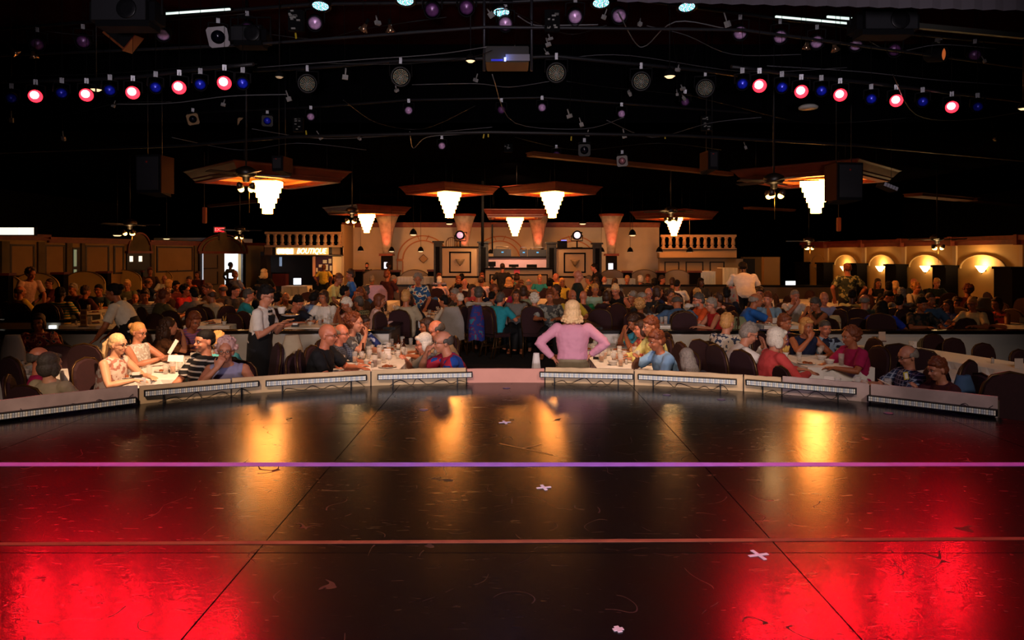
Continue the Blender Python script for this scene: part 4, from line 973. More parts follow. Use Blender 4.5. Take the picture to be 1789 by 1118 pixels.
def tallspk(px, y0, y1, Y, w_, lab, stripe):
    a = P(px, y0, Y); b = P(px, y1, Y); h = a.z - b.z
    t = thing('hanging_speaker', lab, 'speaker', (a.x, Y, b.z), R(-8) if px < 894 else R(8))
    bm = bmesh.new(); wd = w_ / F * Y / 2
    v = box(bm, -wd, wd, 0, .45, 0, h)
    for q in v:
        if q.co.y > .1: q.co.x *= .6
        if q.co.z < .01: q.co.y += .02; q.co.z += .05 * (q.co.y < .1)
    ob('cabinet', mesh(bm, mat('101014', .9, spec=.1)), t); ob('grille', mbox(-wd + .03, wd - .03, -.012, 0, .1, h - .04, mat('1c1c22', .85)), t)
    s = -1 if px > 894 else 1
    ob('side_strip', mbox(s * wd - .01, s * wd + .012, .03, .40, .05, h * .98, mat('3c1c0c', .8, spec=.1)), t)  # brown strip on the flank turned towards the room centre
    for x in (-wd * .6, wd * .6): ob('hanging_chain', mk(lambda bm: tube(bm, [(x, .2, h), (x, .2, 5.7 - b.z)], .008, 4), DKMETAL), t)
    ob('brand_plate', mbox(-.03, .0, -.016, -.012, h * .8, h * .84, mat('8a2018', .5)), t)
tallspk(258, 270, 341, 12.5, 46, 'tall dark trapezoid speaker hanging at left above the booths', 1); tallspk(1486, 284, 354, 12.5, 48, 'tall dark trapezoid speaker hanging by the near right chandelier', 1)
tallspk(484, 272, 303, 12.9, 20, 'small dark speaker box hanging above the near left chandelier', 0); tallspk(1247, 262, 300, 12.9, 18, 'small dark speaker hanging right of the pale framed light', 0)
# projector and cabinets in the centre
p = P(886, 108, 9.4)
t = thing('projector', 'dark projector box with a blue lit edge at centre of the rig', 'projector', p)
ob('case', mbox(-.30, .30, 0, .5, -.0, .22, mat('15161a', .5), .01), t); ob('white_panel', mbox(-.02, .31, -.02, 0, .01, .10, mat('7a7884', .6)), t)
ob('blue_lamp', mbox(-.04, -.015, -.04, -.02, .0, .05, mat('ffffff', emit='90a8ff', es=2.2)), t); ob('blue_strip', mbox(-.22, -.06, -.01, .0, .01, .035, mat('101c90', .4, emit='1020c0', es=.5)), t)
lamp('projector_light', 'POINT', (-.03, -.09, .05), .5, (.25, .35, 1), size=.01, parent=t)
for x in (-.32, .34): ob('drop_pipe', mk(lambda bm: tube(bm, [(x, .1, -.1), (x, .1, 1.6)], .02, 6), mat('3a3a40', .4, .6)), t)
t = thing('tilted_light_box', 'tilted pale light unit hung at right beside the tall speaker', 'stage light', P(1557, 326, 11.5), 0)
t.rotation_euler = (0, R(22), 0)
rod(t, P(1557, 326, 11.5))
ob('case', mbox(-.13, .13, 0, .25, -.035, .035, HOUS, .004), t)
for k in range(5): ob('louvre', mbox(-.125 + .05 * k, -.085 + .05 * k, -.01, 0, -.03, .03, mat('a8a8b8', .5)), t)
# pipes
PM = mat('1c1c20', .5, .3)
def pipe(pts, r, lab, dz=.22, m=PM):
    q = [PZ(x, y, z) + Vector((0, .05, dz)) for x, y, z in pts]
    ob('rig_pipe', mk(lambda bm: tube(bm, q, r, 8), m), label=lab, category='pipe')
pipe([(-60, 170, 3.55)] + [(x, y, 3.55) for x, y in redL] + [(440, 141, 3.55)], .025, 'black rigging pipe carrying the left red lights')
pipe([(1280, 145, 3.55)] + [(x, y, 3.55) for x, y in redR] + [(1830, 205, 3.55)], .025, 'black rigging pipe carrying the right red lights')
pipe([(-40, 85, 4.7), (285, 60, 4.7), (550, 41, 4.7), (883, 38, 4.7), (1082, 30, 4.7), (1363, 65, 4.7), (1600, 90, 4.7), (1830, 110, 4.7)], .028, 'long rigging pipe carrying the violet lens lights', dz=.3)
pipe([(-40, 97, 4.5), (420, 77, 4.5), (850, 45, 4.5), (1300, 50, 4.5), (1830, 122, 4.5)], .022, 'second long grey rigging pipe in the upper rig', dz=0, m=mat('2c2c30', .5, .3))
pipe([(440, 150, 4.0), (537, 146, 4.0), (700, 134, 4.0), (972, 127, 4.0), (1232, 150, 4.0), (1290, 158, 4.0)], .028, 'rigging pipe carrying the five LED par heads', dz=.25)
pipe([(300, 215, 4.1), (543, 204, 4.1), (714, 192, 4.1), (947, 188, 4.1), (1335, 215, 4.1), (1560, 240, 4.1)], .024, 'lower rigging pipe carrying the small violet spotlights', dz=.2)
pipe([(-30, 275, 3.4), (330, 262, 3.4), (500, 248, 3.4), (860, 240, 3.4), (1200, 246, 3.4), (1500, 262, 3.4), (1820, 290, 3.4)], .03, 'lowest rigging pipe running across the room', dz=.1)
for i, (x0, x1, y0, y1, z) in enumerate([(1355, 1493, 29, 42, 4.9), (1445, 1495, 29, 33, 5.0), (275, 402, 25, 16, 4.9), (1592, 1789, 45, 64, 4.55)]):
    a = PZ(x0, y0, z); b = PZ(x1, y1, z); d = b - a
    if i < 3:
        t = thing('tube_light', ['long thin white tube light at upper right', 'short thick white tube light at upper right', 'long thin white tube light at upper left'][i], 'tube light', a, math.atan2(d.y, d.x))
        ob('glowing_tube', mbox(0, d.length, -.012, .012, -.012 if i != 1 else -.02, .012, mat('ffffff', emit='e8fff4', es=1.1)), t); ob('reflector', mbox(0, d.length, -.03, .06, .015, .04, BLACK), t)
    else:
        ob('metal_channel', mbox(0, d.length, -.03, .03, -.03, .04, mat('55554e', .5, .4)), None, a, (0, 0, math.atan2(d.y, d.x)), label='grey metal channel running to the right edge of the rig', category='channel')
bd = ob('border_drape', mk(lambda bm: [[bm.faces.new((v0, v1, v2, v3)) for v0, v1, v2, v3 in [tuple(bm.verts.new(q) for q in ((x, 6.5 + .03 * (k % 2), 4.02 - .0 * k - (x - .5) * .022), (x + .1, 6.5 + .03 * ((k + 1) % 2), 4.02 - (x - .4) * .022), (x + .1, 6.5 + .03 * ((k + 1) % 2), 5.6), (x, 6.5 + .03 * (k % 2), 5.6)))]] for k, x in enumerate([1.0 + .1 * j for j in range(60)])] and None, mat('39353c', .95)), label='grey border drape along the upper right edge', category='drape')
bd.location = (0, 0, -.20)
# cables and small rig clutter
rn = random.Random(12)
cabs = [((0, 132), (160, 130), (330, 118), (450, 112)), ((200, 182), (300, 180), (400, 168), (500, 165)), ((470, 60), (560, 68), (640, 50), (780, 30)), ((1080, 20), (1110, 75), (1130, 79), (1180, 38), (1270, 50), (1330, 56)),
        ((900, 22), (950, 45), (1000, 60), (1060, 44)), ((450, 118), (620, 105), (760, 95), (850, 82)), ((716, 230), (722, 259), (745, 240), (800, 235), (850, 232)), ((960, 142), (890, 152), (830, 146), (720, 148)), ((990, 142), (1060, 152), (1120, 158), (1230, 170)),
        ((1000, 100), (1100, 97), (1300, 125), (1480, 118)), ((560, 110), (700, 112), (820, 100), (860, 88)), ((1340, 115), (1500, 125), (1640, 140), (1789, 150)), ((40, 210), (120, 200), (210, 180), (300, 178)), ((860, 130), (900, 215), (1020, 225), (1090, 205)),
        ((600, 175), (660, 215), (740, 225), (830, 185)), ((1060, 210), (1140, 240), (1240, 215), (1330, 205)), ((1180, 160), (1280, 185), (1420, 215), (1600, 205)), ((300, 240), (420, 262), (520, 250), (640, 262)), ((900, 240), (1010, 262), (1150, 250), (1260, 262)), ((1500, 60), (1560, 90), (1640, 78), (1740, 85)),
        ((80, 55), (180, 62), (260, 40), (430, 24)), ((1130, 45), (1200, 62), (1280, 95), (1400, 95)), ((1560, 130), (1600, 200), (1680, 210), (1789, 195)), ((440, 225), (560, 242), (700, 236), (860, 222)), ((905, 28), (935, 44), (985, 44), (1045, 43))]
lc = ['along the left red row', 'under the left red row, pale', 'looping by the upper left can', 'in a deep pale loop right of centre', 'sagging by the top centre cans', 'above the left LED heads', 'hanging in a pale hook left of centre', 'left of the centre LED head', 'right of the centre LED head', 'above the right LED heads', 'under the left middle pipe', 'above the right red row', 'hanging low at far left', 'sagging wide below the projector', 'sagging below the left LED heads', 'sagging between small spotlights at right', 'below the right red row', 'wavy along the lowest pipe at left', 'wavy along the lowest pipe at centre', 'near the upper right speaker', 'near the upper left speaker', 'behind the bright right cans', 'in a big loop at far right', 'low across the left centre', 'pale across the top centre']
for i, c_ in enumerate(cabs):
    z = 4.6 if c_[1][1] < 100 else (4.0 if c_[1][1] < 200 else 3.6)
    cable([PZ(x, y, z) for x, y in c_], .008 if i in (3, 6, 24, 1) else .006, mat('77777a', .5) if i in (1, 3, 6, 24) else CG if i % 2 else CB, 'thin cable in the rig ' + lc[i], group='rig cables', name='rig_cable')
jb = mk(lambda bm: [box(bm, -.04, .04, -.03, .03, -.04, .04), box(bm, -.015, .015, -.04, -.03, -.02, .02), tube(bm, [(0, 0, .04), (0, 0, .16)], .012, 6)] and None, mat('8c8a88', .6))
jb.materials.append(BLACK)
JO = ORD + ['seventeenth', 'eighteenth', 'nineteenth', 'twentieth'] + ['twenty-' + q for q in ORD[:9]] + ['thirtieth', 'thirty-first', 'thirty-second', 'thirty-third']
JBS = [(858, 26), (603, 135), (693, 158), (831, 140), (1100, 163), (1184, 122), (1183, 165), (1195, 172), (390, 183), (198, 185), (958, 78), (961, 68), (956, 94), (1055, 30), (853, 92), (900, 92), (1271, 42), (505, 173), (628, 242), (1026, 235), (1118, 42), (660, 40), (111, 242), (1091, 238), (1738, 244), (995, 203), (20, 210), (1016, 218), (1193, 155), (560, 240), (1303, 258), (1720, 107)]
js = sorted(range(len(JBS)), key=lambda i: JBS[i]); jr = {i: k for k, i in enumerate(js)}
for i, (x, y) in enumerate(JBS):
    p = PZ(x, y, 4.5 if y < 110 else 3.95 if y < 200 else 3.6)
    o = ob('junction_box', jb, None, p, (0, 0, rn.uniform(-.6, .6)), label='small pale junction box in the rig, %s from the left' % JO[jr[i]], category='junction box', group='small junction boxes in the rig'); o.scale = (.5 + .6 * rn.random(), .7, .4 + .6 * rn.random()); o.rotation_euler = (rn.uniform(-.5, .5), rn.uniform(-.6, .6), rn.uniform(-1, 1)); rod2(o)
for i, (x, y, n, lab) in enumerate([(520, 217, 5, 'dimmer block with pale plug ends at left of the lower rig'), (1235, 215, 6, 'dimmer block with pale plug ends at right of the lower rig'), (888, 255, 5, 'dark control box with white switches hanging at centre'), (516, 35, 5, 'cluster of pale clamps beside the upper left can'), (965, 35, 5, 'cluster of pale clamps beside the top centre can')]):
    p = PZ(x, y, 3.9 if y > 100 else 4.5); t = thing('dimmer_block', lab, 'dimmer block', p)
    ob('case', mbox(-.1, .1, 0, .08, -.14, .14, BLACK, .005), t); rod2(t)
    r_ = random.Random(i)
    for k in range(n * 2): 
        x0 = r_.uniform(-.09, .04); z0 = r_.uniform(-.13, .11); ob('plug', mbox(x0, x0 + r_.uniform(.02, .06), -.02, 0, z0, z0 + .018, mat('8f8f8a', .5)), t)
for i, (x, y, z) in enumerate([(516, 55, 4.5), (845, 238, 3.6), (853, 236, 3.6), (998, 242, 3.6), (535, 232, 3.6), (1162, 239, 3.6)]):
    p = PZ(x, y, z); ob('tape_flag', mbox(-.012, .012, -.003, .003, -.10 if i == 0 else -.04, .04, mat('b8a010', .6)), None, p, (0, R(rn.uniform(-12, 12)), 0), label='small yellow tape flag in the rig, ' + ['longest at upper left', 'left of the centre box', 'beside the centre box', 'right of centre', 'at left of the lower rig', 'at right of the lower rig'][i], category='tape flag')
ob('white_bracket', mk(lambda bm: lathe(bm, [(.0005, 0), (.14, 0), (.15, .03), (.10, .06), (.0005, .06)], 14), mat('b0aca4', .6)), None, PZ(1412, 190, 3.7), label='pale plastic dish hanging below the right red row', category='dish')
# ------------------------------------------------------------ people templates
HIPH = .55
def rotx(v, a):  # lean forward by a (towards -Y)
    x, y, z = v; return Vector((x, y * math.cos(a) - z * math.sin(a), y * math.sin(a) + z * math.cos(a)))
def ik(S, W, l1, l2, hint):
    d = W - S; L = d.length
    if L > (l1 + l2) * .995: W = S + d.normalized() * (l1 + l2) * .995; d = W - S; L = d.length
    a = (l1 * l1 - l2 * l2 + L * L) / (2 * L); h = math.sqrt(max(0, l1 * l1 - a * a)); u = d.normalized()
    n = Vector(hint) - u * Vector(hint).dot(u); n.normalize()
    return S + u * a + n * h, W
def hand(bm, W, f, s, curl=.5):
    """hand at wrist W pointing along f, palm side vector s across the knuckles"""
    f = f.normalized(); s = (s - f * s.dot(f)).normalized(); n = f.cross(s)
    if n.z > 0: n = -n
    def B(p): return W + f * p[0] + s * p[1] + n * p[2]
    tube(bm, [B((-.02, 0, 0)), B((.02, 0, 0)), B((.06, 0, 0)), B((.095, 0, .004))], [(.028, .022), (.034, .017), (.041, .016), (.038, .013)], 10, side=s)
    for k, (o, l) in enumerate(((-.031, .068), (-.011, .078), (.011, .074), (.030, .058))):
        c1 = curl * .5; c2 = curl * 1.3; l1, l2 = l * .52, l * .48
        a = (.085, o, 0); b = (.085 + l1 * math.cos(c1), o * 1.12, l1 * math.sin(c1)); c = (b[0] + l2 * math.cos(c2), o * 1.15, b[2] + l2 * math.sin(c2))
        tube(bm, [B(a), B(b), B(c)], [.0095, .009, .0075], 6)
    tube(bm, [B((.025, -.030, .004)), B((.055, -.056, .014)), B((.085, -.062, .026))], [.012, .0105, .008], 6)
TORSO = [(-.10, 0, .13, .10), (-.04, 0, .165, .12), (.03, 0, .17, .122), (.12, -.012, .155, .118), (.22, -.015, .165, .122), (.32, -.008, .178, .118), (.395, 0, .175, .10), (.44, .004, .14, .08), (.475, .008, .085, .06), (.50, .01, .06, .055)]
def build_pose(name, stand=False, lean=8, head=(0, 0, 0), aL=None, aR=None, legs=None, neckf=.02):
    la = R(lean); z0 = .92 if stand else HIPH; H0 = Vector((0, 0, z0))
    tor = [(H0 + rotx((0, y, h), la * (.55 + .45 * max(0, h) / .5)), rx, ry) for h, y, rx, ry in TORSO]
    N = tor[-1][0]
    na = la * .6
    Hc = N + rotx((0, -neckf, .135), na)
    HM = Matrix.Translation(Hc) @ Euler((R(head[1]) + na * .5, 0, 0)).to_matrix().to_4x4() if False else Matrix.Translation(Hc) @ Matrix.Rotation(R(head[0]), 4, 'Z') @ Matrix.Rotation(R(head[1]), 4, 'X') @ Matrix.Rotation(R(head[2]), 4, 'Y')
    arms = []
    for sgn, A in ((1, aL), (-1, aR)):
        S = H0 + rotx((sgn * .172, .0, .425), la)
        if A is None: A = ((sgn * .25, -.05, z0 - .02), (sgn, .6, -.2), (0, -.2, -1))
        Wt = Vector(A[0]); hint = A[1]
        E, Wt = ik(S, Wt, .285, .255, hint); arms.append((sgn, S, E, Wt, Vector(A[2]), A[3] if len(A) > 3 else .6))
    if legs is None:
        legs = []
        for sgn in (1, -1):
            if stand: legs.append([(sgn * .09, 0, z0 - .02), (sgn * .10, -.01, .50), (sgn * .11, .02, .09)])
            else: legs.append([(sgn * .09, -.02, z0 - .02), (sgn * .13, -.44, .49), (sgn * .13, -.40, .09)])
    legs = [[Vector(p) for p in l] for l in legs]
    # body
    bm = bmesh.new()
    tube(bm, [t[0] for t in tor], [(t[1] * .95, t[2] * .95) for t in tor], 18, side=(1, 0, 0))
    tube(bm, [N - rotx((0, 0, .05), la), N, Hc + HM.to_3x3() @ Vector((0, .012, -.02))], [.064, .055, .052], 12)
    X = lambda c, r, rot=None, u=16, v=12: ell(bm, c, r, rot, u, v, M0=HM)
    X((0, .014, .035), (.074, .094, .094)); X((0, -.022, -.030), (.060, .070, .078)); X((0, -.045, -.085), (.034, .036, .028)); X((0, -.050, .035), (.060, .040, .05))
    X((0, -.098, -.018), (.0125, .022, .020), (25, 0, 0), 8, 6); X((0, -.083, .012), (.010, .014, .028), None, 8, 6)
    for s in (-1, 1):
        X((s * .074, .012, -.008), (.012, .020, .032), (0, 0, 0), 8, 8); X((s * .036, -.064, -.028), (.022, .022, .022), None, 8, 6); X((s * .030, -.078, .028), (.026, .012, .010), None, 8, 6)
    X((0, -.086, -.055), (.020, .010, .012), None, 8, 6)
    for sgn, S, E, W_, fd, cu in arms:
        ell(bm, S, (.058, .056, .058), None, 12, 8); tube(bm, [S, S.lerp(E, .35), S.lerp(E, .8), E, E.lerp(W_, .3), E.lerp(W_, .75), W_], [.052, .050, .043, .041, .043, .032, .026], 10)
        hand(bm, W_, (W_ - E).normalized() * .6 + fd.normalized() * .8, Vector((sgn * -1, 0, 0)) if abs(fd.x) < .8 else Vector((0, -1, 0)), cu)
    for l in legs:
        a, b, c = l; tube(bm, [a, a.lerp(b, .5), b, b.lerp(c, .35), c], [.088, .075, .058, .056, .038], 12)
        tube(bm, [c + Vector((0, .04, -.03)), c + Vector((0, -.05, -.04)), c + Vector((0, -.16, -.055))], [(.036, .036), (.042, .036), (.036, .02)], 10, side=(1, 0, 0))
    out = {'body': remesh(bm, .0085)}
    for kind in ('short', 'long', 'none'):
        bm = bmesh.new(); g = .014
        k0 = 2 if name in ('hips', 'carry') else 0
        tube(bm, [t[0] for t in tor[k0:-1]] + [tor[-1][0] - rotx((0, 0, .014), la)], [(t[1] + g, t[2] + g) for t in tor[k0:-1]] + [(.056, .052)], 18, side=(1, 0, 0))
        for sgn, S, E, W_, fd, cu in arms:
            if kind == 'none':
                ell(bm, S - Vector((sgn * .03, 0, 0)), (.045, .066, .064), None, 10, 8); continue
            ell(bm, S, (.070, .068, .068), None, 12, 8)
            if kind == 'short': q = S.lerp(E, .78); tube(bm, [S, S.lerp(E, .4), q], [.064, .066, .064], 12)
            else: tube(bm, [S, S.lerp(E, .4), S.lerp(E, .85), E, E.lerp(W_, .35), E.lerp(W_, .92)], [.064, .060, .055, .055, .053, .040], 12)
        out[kind] = remesh(bm, .012, wr=.009)
    bm = bmesh.new(); g = .013
    tube(bm, [t[0] for t in tor[:4]], [(t[1] + g * .6, t[2] + g * .6) for t in tor[:4]], 16, side=(1, 0, 0))
    for l in legs:
        a, b, c = l; tube(bm, [a, a.lerp(b, .5), b, b.lerp(c, .35), c + Vector((0, 0, .02))], [.108, .090, .072, .068, .06], 12)
    out['trousers'] = remesh(bm, .016)
    # collar
    bm = bmesh.new(); q = N - rotx((0, 0, .012), la)
    for sgn in (1, -1):
        tube(bm, [q + Vector((0, .055, .012)), q + Vector((sgn * .05, .03, .016)), q + Vector((sgn * .056, -.02, .0)), q + Vector((sgn * .012, -.075, -.03))], [(.012, .02)] * 4, 6)
    out['collar'] = mesh(bm, BLACK)
    # shoes
    bm = bmesh.new()
    for l in legs:
        c = l[2]; tube(bm, [c + Vector((0, .055, -.045)), c + Vector((0, .0, -.04)), c + Vector((0, -.08, -.05)), c + Vector((0, -.19, -.06))], [(.04, .042), (.047, .048), (.05, .04), (.038, .024)], 10, side=(1, 0, 0))
    out['shoes'] = mesh(bm, BLACK)
    tp = HM @ Vector((0, .014, .13)); ctr = HM @ Vector((0, 0, .02))
    out['HM'] = HM; out['top'] = tp.z; out['hx'] = ctr.x; out['hy'] = ctr.y; out['stand'] = stand
    out['hands'] = [a[3] for a in arms]; out['neck'] = N
    return out
def remesh(bm, vs, wr=0):
    bmesh.ops.recalc_face_normals(bm, faces=bm.faces)
    me = bpy.data.meshes.new('t'); bm.to_mesh(me); bm.free()
    o = bpy.data.objects.new('t', me); C.objects.link(o)
    m = o.modifiers.new('r', 'REMESH'); m.mode = 'VOXEL'; m.voxel_size = vs; m.use_smooth_shade = True
    s = o.modifiers.new('s', 'SMOOTH'); s.iterations = 2 if vs < .01 else 4; s.factor = .5
    if wr:
        tx = bpy.data.textures.new('w', 'CLOUDS'); tx.noise_scale = .065; d = o.modifiers.new('d', 'DISPLACE'); d.texture = tx; d.strength = wr * 2; d.mid_level = .4
    dg = bpy.context.evaluated_depsgraph_get(); r = bpy.data.meshes.new_from_object(o.evaluated_get(dg)); bpy.data.objects.remove(o)
    r.materials.clear(); r.materials.append(BLACK)
    return r
TB = FB + .0
tw = .78  # wrist height over a table
POSES = {
 'table': build_pose('table', lean=14, head=(0, 8, 0), aL=((.13, -.46, tw), (1, .3, -.8), (-.4, -1, -.1)), aR=((-.12, -.44, tw), (-1, .3, -.8), (.4, -1, -.1))),
 'back': build_pose('back', lean=-2, head=(0, 2, 0), aL=((.14, -.34, .62), (1, .5, -.4), (-.3, -1, -.3)), aR=((-.14, -.34, .62), (-1, .5, -.4), (.3, -1, -.3))),
 'lean': build_pose('lean', lean=32, head=(0, 26, 0), aL=((.17, -.52, tw), (1, .2, -.6), (-.8, -.6, 0)), aR=((-.15, -.50, tw), (-1, .2, -.6), (.8, -.6, 0))),
 'chin': build_pose('chin', lean=22, head=(8, 4, 4), aL=((.16, -.50, tw), (1, .2, -.6), (-.8, -.6, 0)), aR=((-.04, -.40, 1.00), (-.9, -.2, -1), (.3, .1, 1), 1.2)),
 'look_left': build_pose('ll', lean=12, head=(42, 5, 0), aL=((.13, -.44, tw), (1, .3, -.8), (-.4, -1, -.1)), aR=((-.14, -.44, tw), (-1, .3, -.8), (.4, -1, -.1))),
 'look_right': build_pose('lr', lean=12, head=(-42, 5, 0), aL=((.13, -.44, tw), (1, .3, -.8), (-.4, -1, -.1)), aR=((-.14, -.44, tw), (-1, .3, -.8), (.4, -1, -.1))),
 'eat': build_pose('eat', lean=20, head=(0, 14, 0), aL=((.14, -.50, tw), (1, .2, -.8), (-.3, -1, 0)), aR=((-.08, -.42, .93), (-1, 0, -.8), (.5, -.4, .6), 1.1)),
 'hands_up': build_pose('hands', lean=24, head=(0, 22, 0), aL=((.07, -.42, .98), (1, -.1, -1), (-.2, .2, 1), .7), aR=((-.07, -.42, .98), (-1, -.1, -1), (.2, .2, 1), .7)),
 'read': build_pose('read', lean=4, head=(0, 16, 0), aL=((.12, -.42, .86), (1, .2, -.8), (-.3, -1, .5), .9), aR=((-.10, -.42, .86), (-1, .2, -.8), (.3, -1, .5), .9)),
 'stand': build_pose('stand', stand=True, lean=2, head=(0, 5, 0)),
 'stand_lean': build_pose('sl', stand=True, lean=26, head=(0, 18, 0), aL=((.18, -.42, .86), (1, .5, -.3), (-.2, -1, -.4)), aR=((-.18, -.40, .88), (-1, .5, -.3), (.2, -1, -.4))),
 'hips': build_pose('hips', stand=True, lean=3, head=(0, 6, 0), aL=((.22, .02, .97), (1, .25, 0), (-.8, .2, -.6), .4), aR=((-.20, -.02, 1.0), (-1, .3, 0), (.8, .2, -.6), .4)),
 'carry': build_pose('carry', stand=True, lean=8, head=(0, 16, 0), aL=((.08, -.30, 1.22), (.6, .4, -1), (-.2, -1, .1), .3), aR=((-.10, -.27, 1.20), (-.6, .4, -1), (.2, -1, .1), .3)),
}
# hair in head coordinates
def hair_mesh(kind):
    bm = bmesh.new(); X = lambda c, r, rot=None, u=14, v=10: ell(bm, c, r, rot, u, v)
    rn = random.Random(len(kind)); wr = .004
    if kind == 'short':
        X((0, .020, .060), (.081, .103, .088), (-14, 0, 0)); X((0, .050, .0), (.079, .070, .075)); X((.015, -.052, .095), (.055, .040, .030), (0, 12, 0))
        for i in range(26): a = rn.uniform(0, 6.28); q = rn.uniform(.3, 1); X((.07 * q * math.cos(a), .02 + .085 * q * math.sin(a), .06 + .09 * math.sqrt(max(0, 1 - q * q))), (.02, .024, .014), (rn.uniform(-30, 30), rn.uniform(-30, 30), rn.uniform(0, 180)), 6, 5)
    elif kind == 'crew': X((0, .020, .056), (.0785, .101, .086), (-16, 0, 0)); X((0, .050, .01), (.0755, .068, .06)); wr = .001
    elif kind == 'fringe':
        q = [(.071 * math.sin(R(a)), .014 - .094 * math.cos(R(a)), .022) for a in range(72, 289, 12)]
        tube(bm, q, [(.014, .012)] + [(.034, .013)] * 3 + [(.050, .016)] * (len(q) - 8) + [(.034, .013)] * 3 + [(.014, .012)], 12, side=(0, 0, 1))
    elif kind == 'bob':
        X((0, .028, .055), (.086, .102, .092)); X((0, .055, -.02), (.088, .070, .085))
        for s in (-1, 1): X((s * .072, .015, -.035), (.024, .050, .075))
        X((0, -.058, .092), (.060, .030, .030))
    elif kind == 'curly':
        X((0, .035, .055), (.092, .10, .095)); X((0, .06, 0), (.09, .07, .08))
        for i in range(90):
            v = Vector((rn.gauss(0, 1), rn.gauss(.4, 1), rn.gauss(.3, 1))).normalized()
            if v.y < -.35 and v.z < .55: continue
            p = Vector((0, .035, .045)) + Vector((v.x * .098, v.y * .10, v.z * .098)); X(p + v * .008, (.019,) * 3, None, 6, 5)
    elif kind == 'long':
        X((0, .028, .055), (.086, .102, .092)); X((0, .055, -.05), (.092, .065, .11)); X((0, .075, -.16), (.095, .05, .13)); X((0, -.055, .092), (.06, .03, .03))
        for s in (-1, 1): X((s * .075, .02, -.08), (.026, .05, .12))
    elif kind == 'longcurly':
        X((0, .035, .055), (.098, .105, .10)); X((0, .07, -.08), (.13, .085, .15))
        for i in range(170):
            a = rn.uniform(.15 * math.pi, .85 * math.pi); z = rn.uniform(-.24, .10); rr = .105 + .035 * (z < 0)
            X((rr * math.cos(a) * 1.1, .03 + rr * math.sin(a) * .95, z), (.020,) * 3, None, 6, 5)
    elif kind == 'pony':
        X((0, .024, .050), (.0795, .098, .088)); X((0, .045, .01), (.077, .072, .07)); X((0, .13, .03), (.025, .025, .025))
        tube(bm, [(0, .13, .03), (0, .17, -.02), (.01, .17, -.12), (.02, .15, -.22)], [.022, .034, .034, .010], 10)
    elif kind == 'bun': X((0, .024, .050), (.0795, .098, .088)); X((0, .045, .01), (.077, .072, .07)); X((0, .125, .05), (.045, .04, .045))
    elif kind == 'flip':
        X((0, .028, .058), (.090, .105, .094)); X((0, .050, -.03), (.092, .078, .10)); X((0, .07, -.10), (.105, .06, .05)); X((0, -.055, .092), (.062, .03, .03))
        for s in (-1, 1): X((s * .085, .03, -.09), (.04, .045, .05)); X((s * .078, .0, -.03), (.022, .05, .07))
        for i in range(30): X((rn.uniform(-.12, .12), .06 + rn.uniform(-.03, .06), -.11 + rn.uniform(-.03, .03)), (.02,) * 3, None, 6, 5)
    elif kind == 'beard':
        X((0, -.075, -.082), (.040, .030, .036)); X((0, -.098, -.050), (.026, .008, .007))
        for s in (-1, 1): X((s * .048, -.040, -.07), (.016, .035, .035))
        return remesh(bm, .006)
    elif kind == 'goatee': X((0, -.082, -.095), (.024, .020, .030)); X((0, -.097, -.047), (.024, .008, .006)); return remesh(bm, .005)
    return remesh(bm, .0065, wr)
HAIR = {k: hair_mesh(k) for k in ('short', 'crew', 'fringe', 'bob', 'curly', 'long', 'longcurly', 'pony', 'bun', 'flip', 'beard', 'goatee')}
def feat(bm):
    for s in (-1, 1):
        ell(bm, (s * .030, -.0795, .012), (.0125, .010, .0065), None, 10, 6, 0); ell(bm, (s * .030, -.0875, .0115), (.0055, .004, .0055), None, 8, 6, 1)
        tube(bm, [(s * .014, -.089, .030), (s * .031, -.0905, .036), (s * .048, -.079, .030)], [(.0025, .004)] * 3, 5, mi=2)
        tube(bm, [(s * .017, -.0875, .019), (s * .030, -.0905, .021), (s * .043, -.081, .017)], .0022, 4, mi=1)
    ell(bm, (0, -.0945, -.052), (.0215, .006, .0032), None, 10, 5, 3); ell(bm, (0, -.093, -.059), (.018, .006, .0045), None, 10, 5, 3)
FEAT = mk(feat, [mat('d8d0c8', .4), mat('140c08', .3), mat('3a2a1e', .8), mat('8a4038', .5)])
def glass_m(bm):
    for s in (-1, 1):
        q = [(s * .031 + .022 * math.cos(a), -.098, .008 + .017 * math.sin(a)) for a in [2 * math.pi * k / 12 for k in range(13)]]; tube(bm, q, .002, 4)
        tube(bm, [(s * .053, -.097, .014), (s * .077, -.05, .016), (s * .078, .01, .008)], .002, 4)
    tube(bm, [(-.01, -.1, .012), (.01, -.1, .012)], .002, 4)
GLS = mk(glass_m, mat('1a1410', .3, .3))
SKIN = {'l': mat('d39a78', .5, noise=.06, nscale=12), 'p': mat('b97a5c', .5, noise=.07, nscale=12), 'm': mat('a4603e', .5, noise=.06, nscale=12), 'r': mat('c47656', .45, noise=.05, nscale=12), 'd': mat('4a2a1c', .5)}
HC = {'w': mat('d8ccb8', .6, noise=.2, nscale=60, bump=.4), 'g': mat('85796c', .65, noise=.3, nscale=55, bump=.4), 'dg': mat('4c443c', .65, noise=.3, nscale=55, bump=.4), 'b': mat('c08a4c', .6, noise=.25, nscale=55, bump=.4),
      'n': mat('3a2010', .6, noise=.3, nscale=55, bump=.4), 'a': mat('6a3214', .6, noise=.3, nscale=55, bump=.4), 'k': mat('0f0a08', .75, spec=.25, noise=.3, nscale=55, bump=.4), 'lb': mat('e8c088', .6, noise=.2, nscale=50, bump=.4), 'pw': mat('c8a098', .6, noise=.2, nscale=60, bump=.4)}
SH = {}
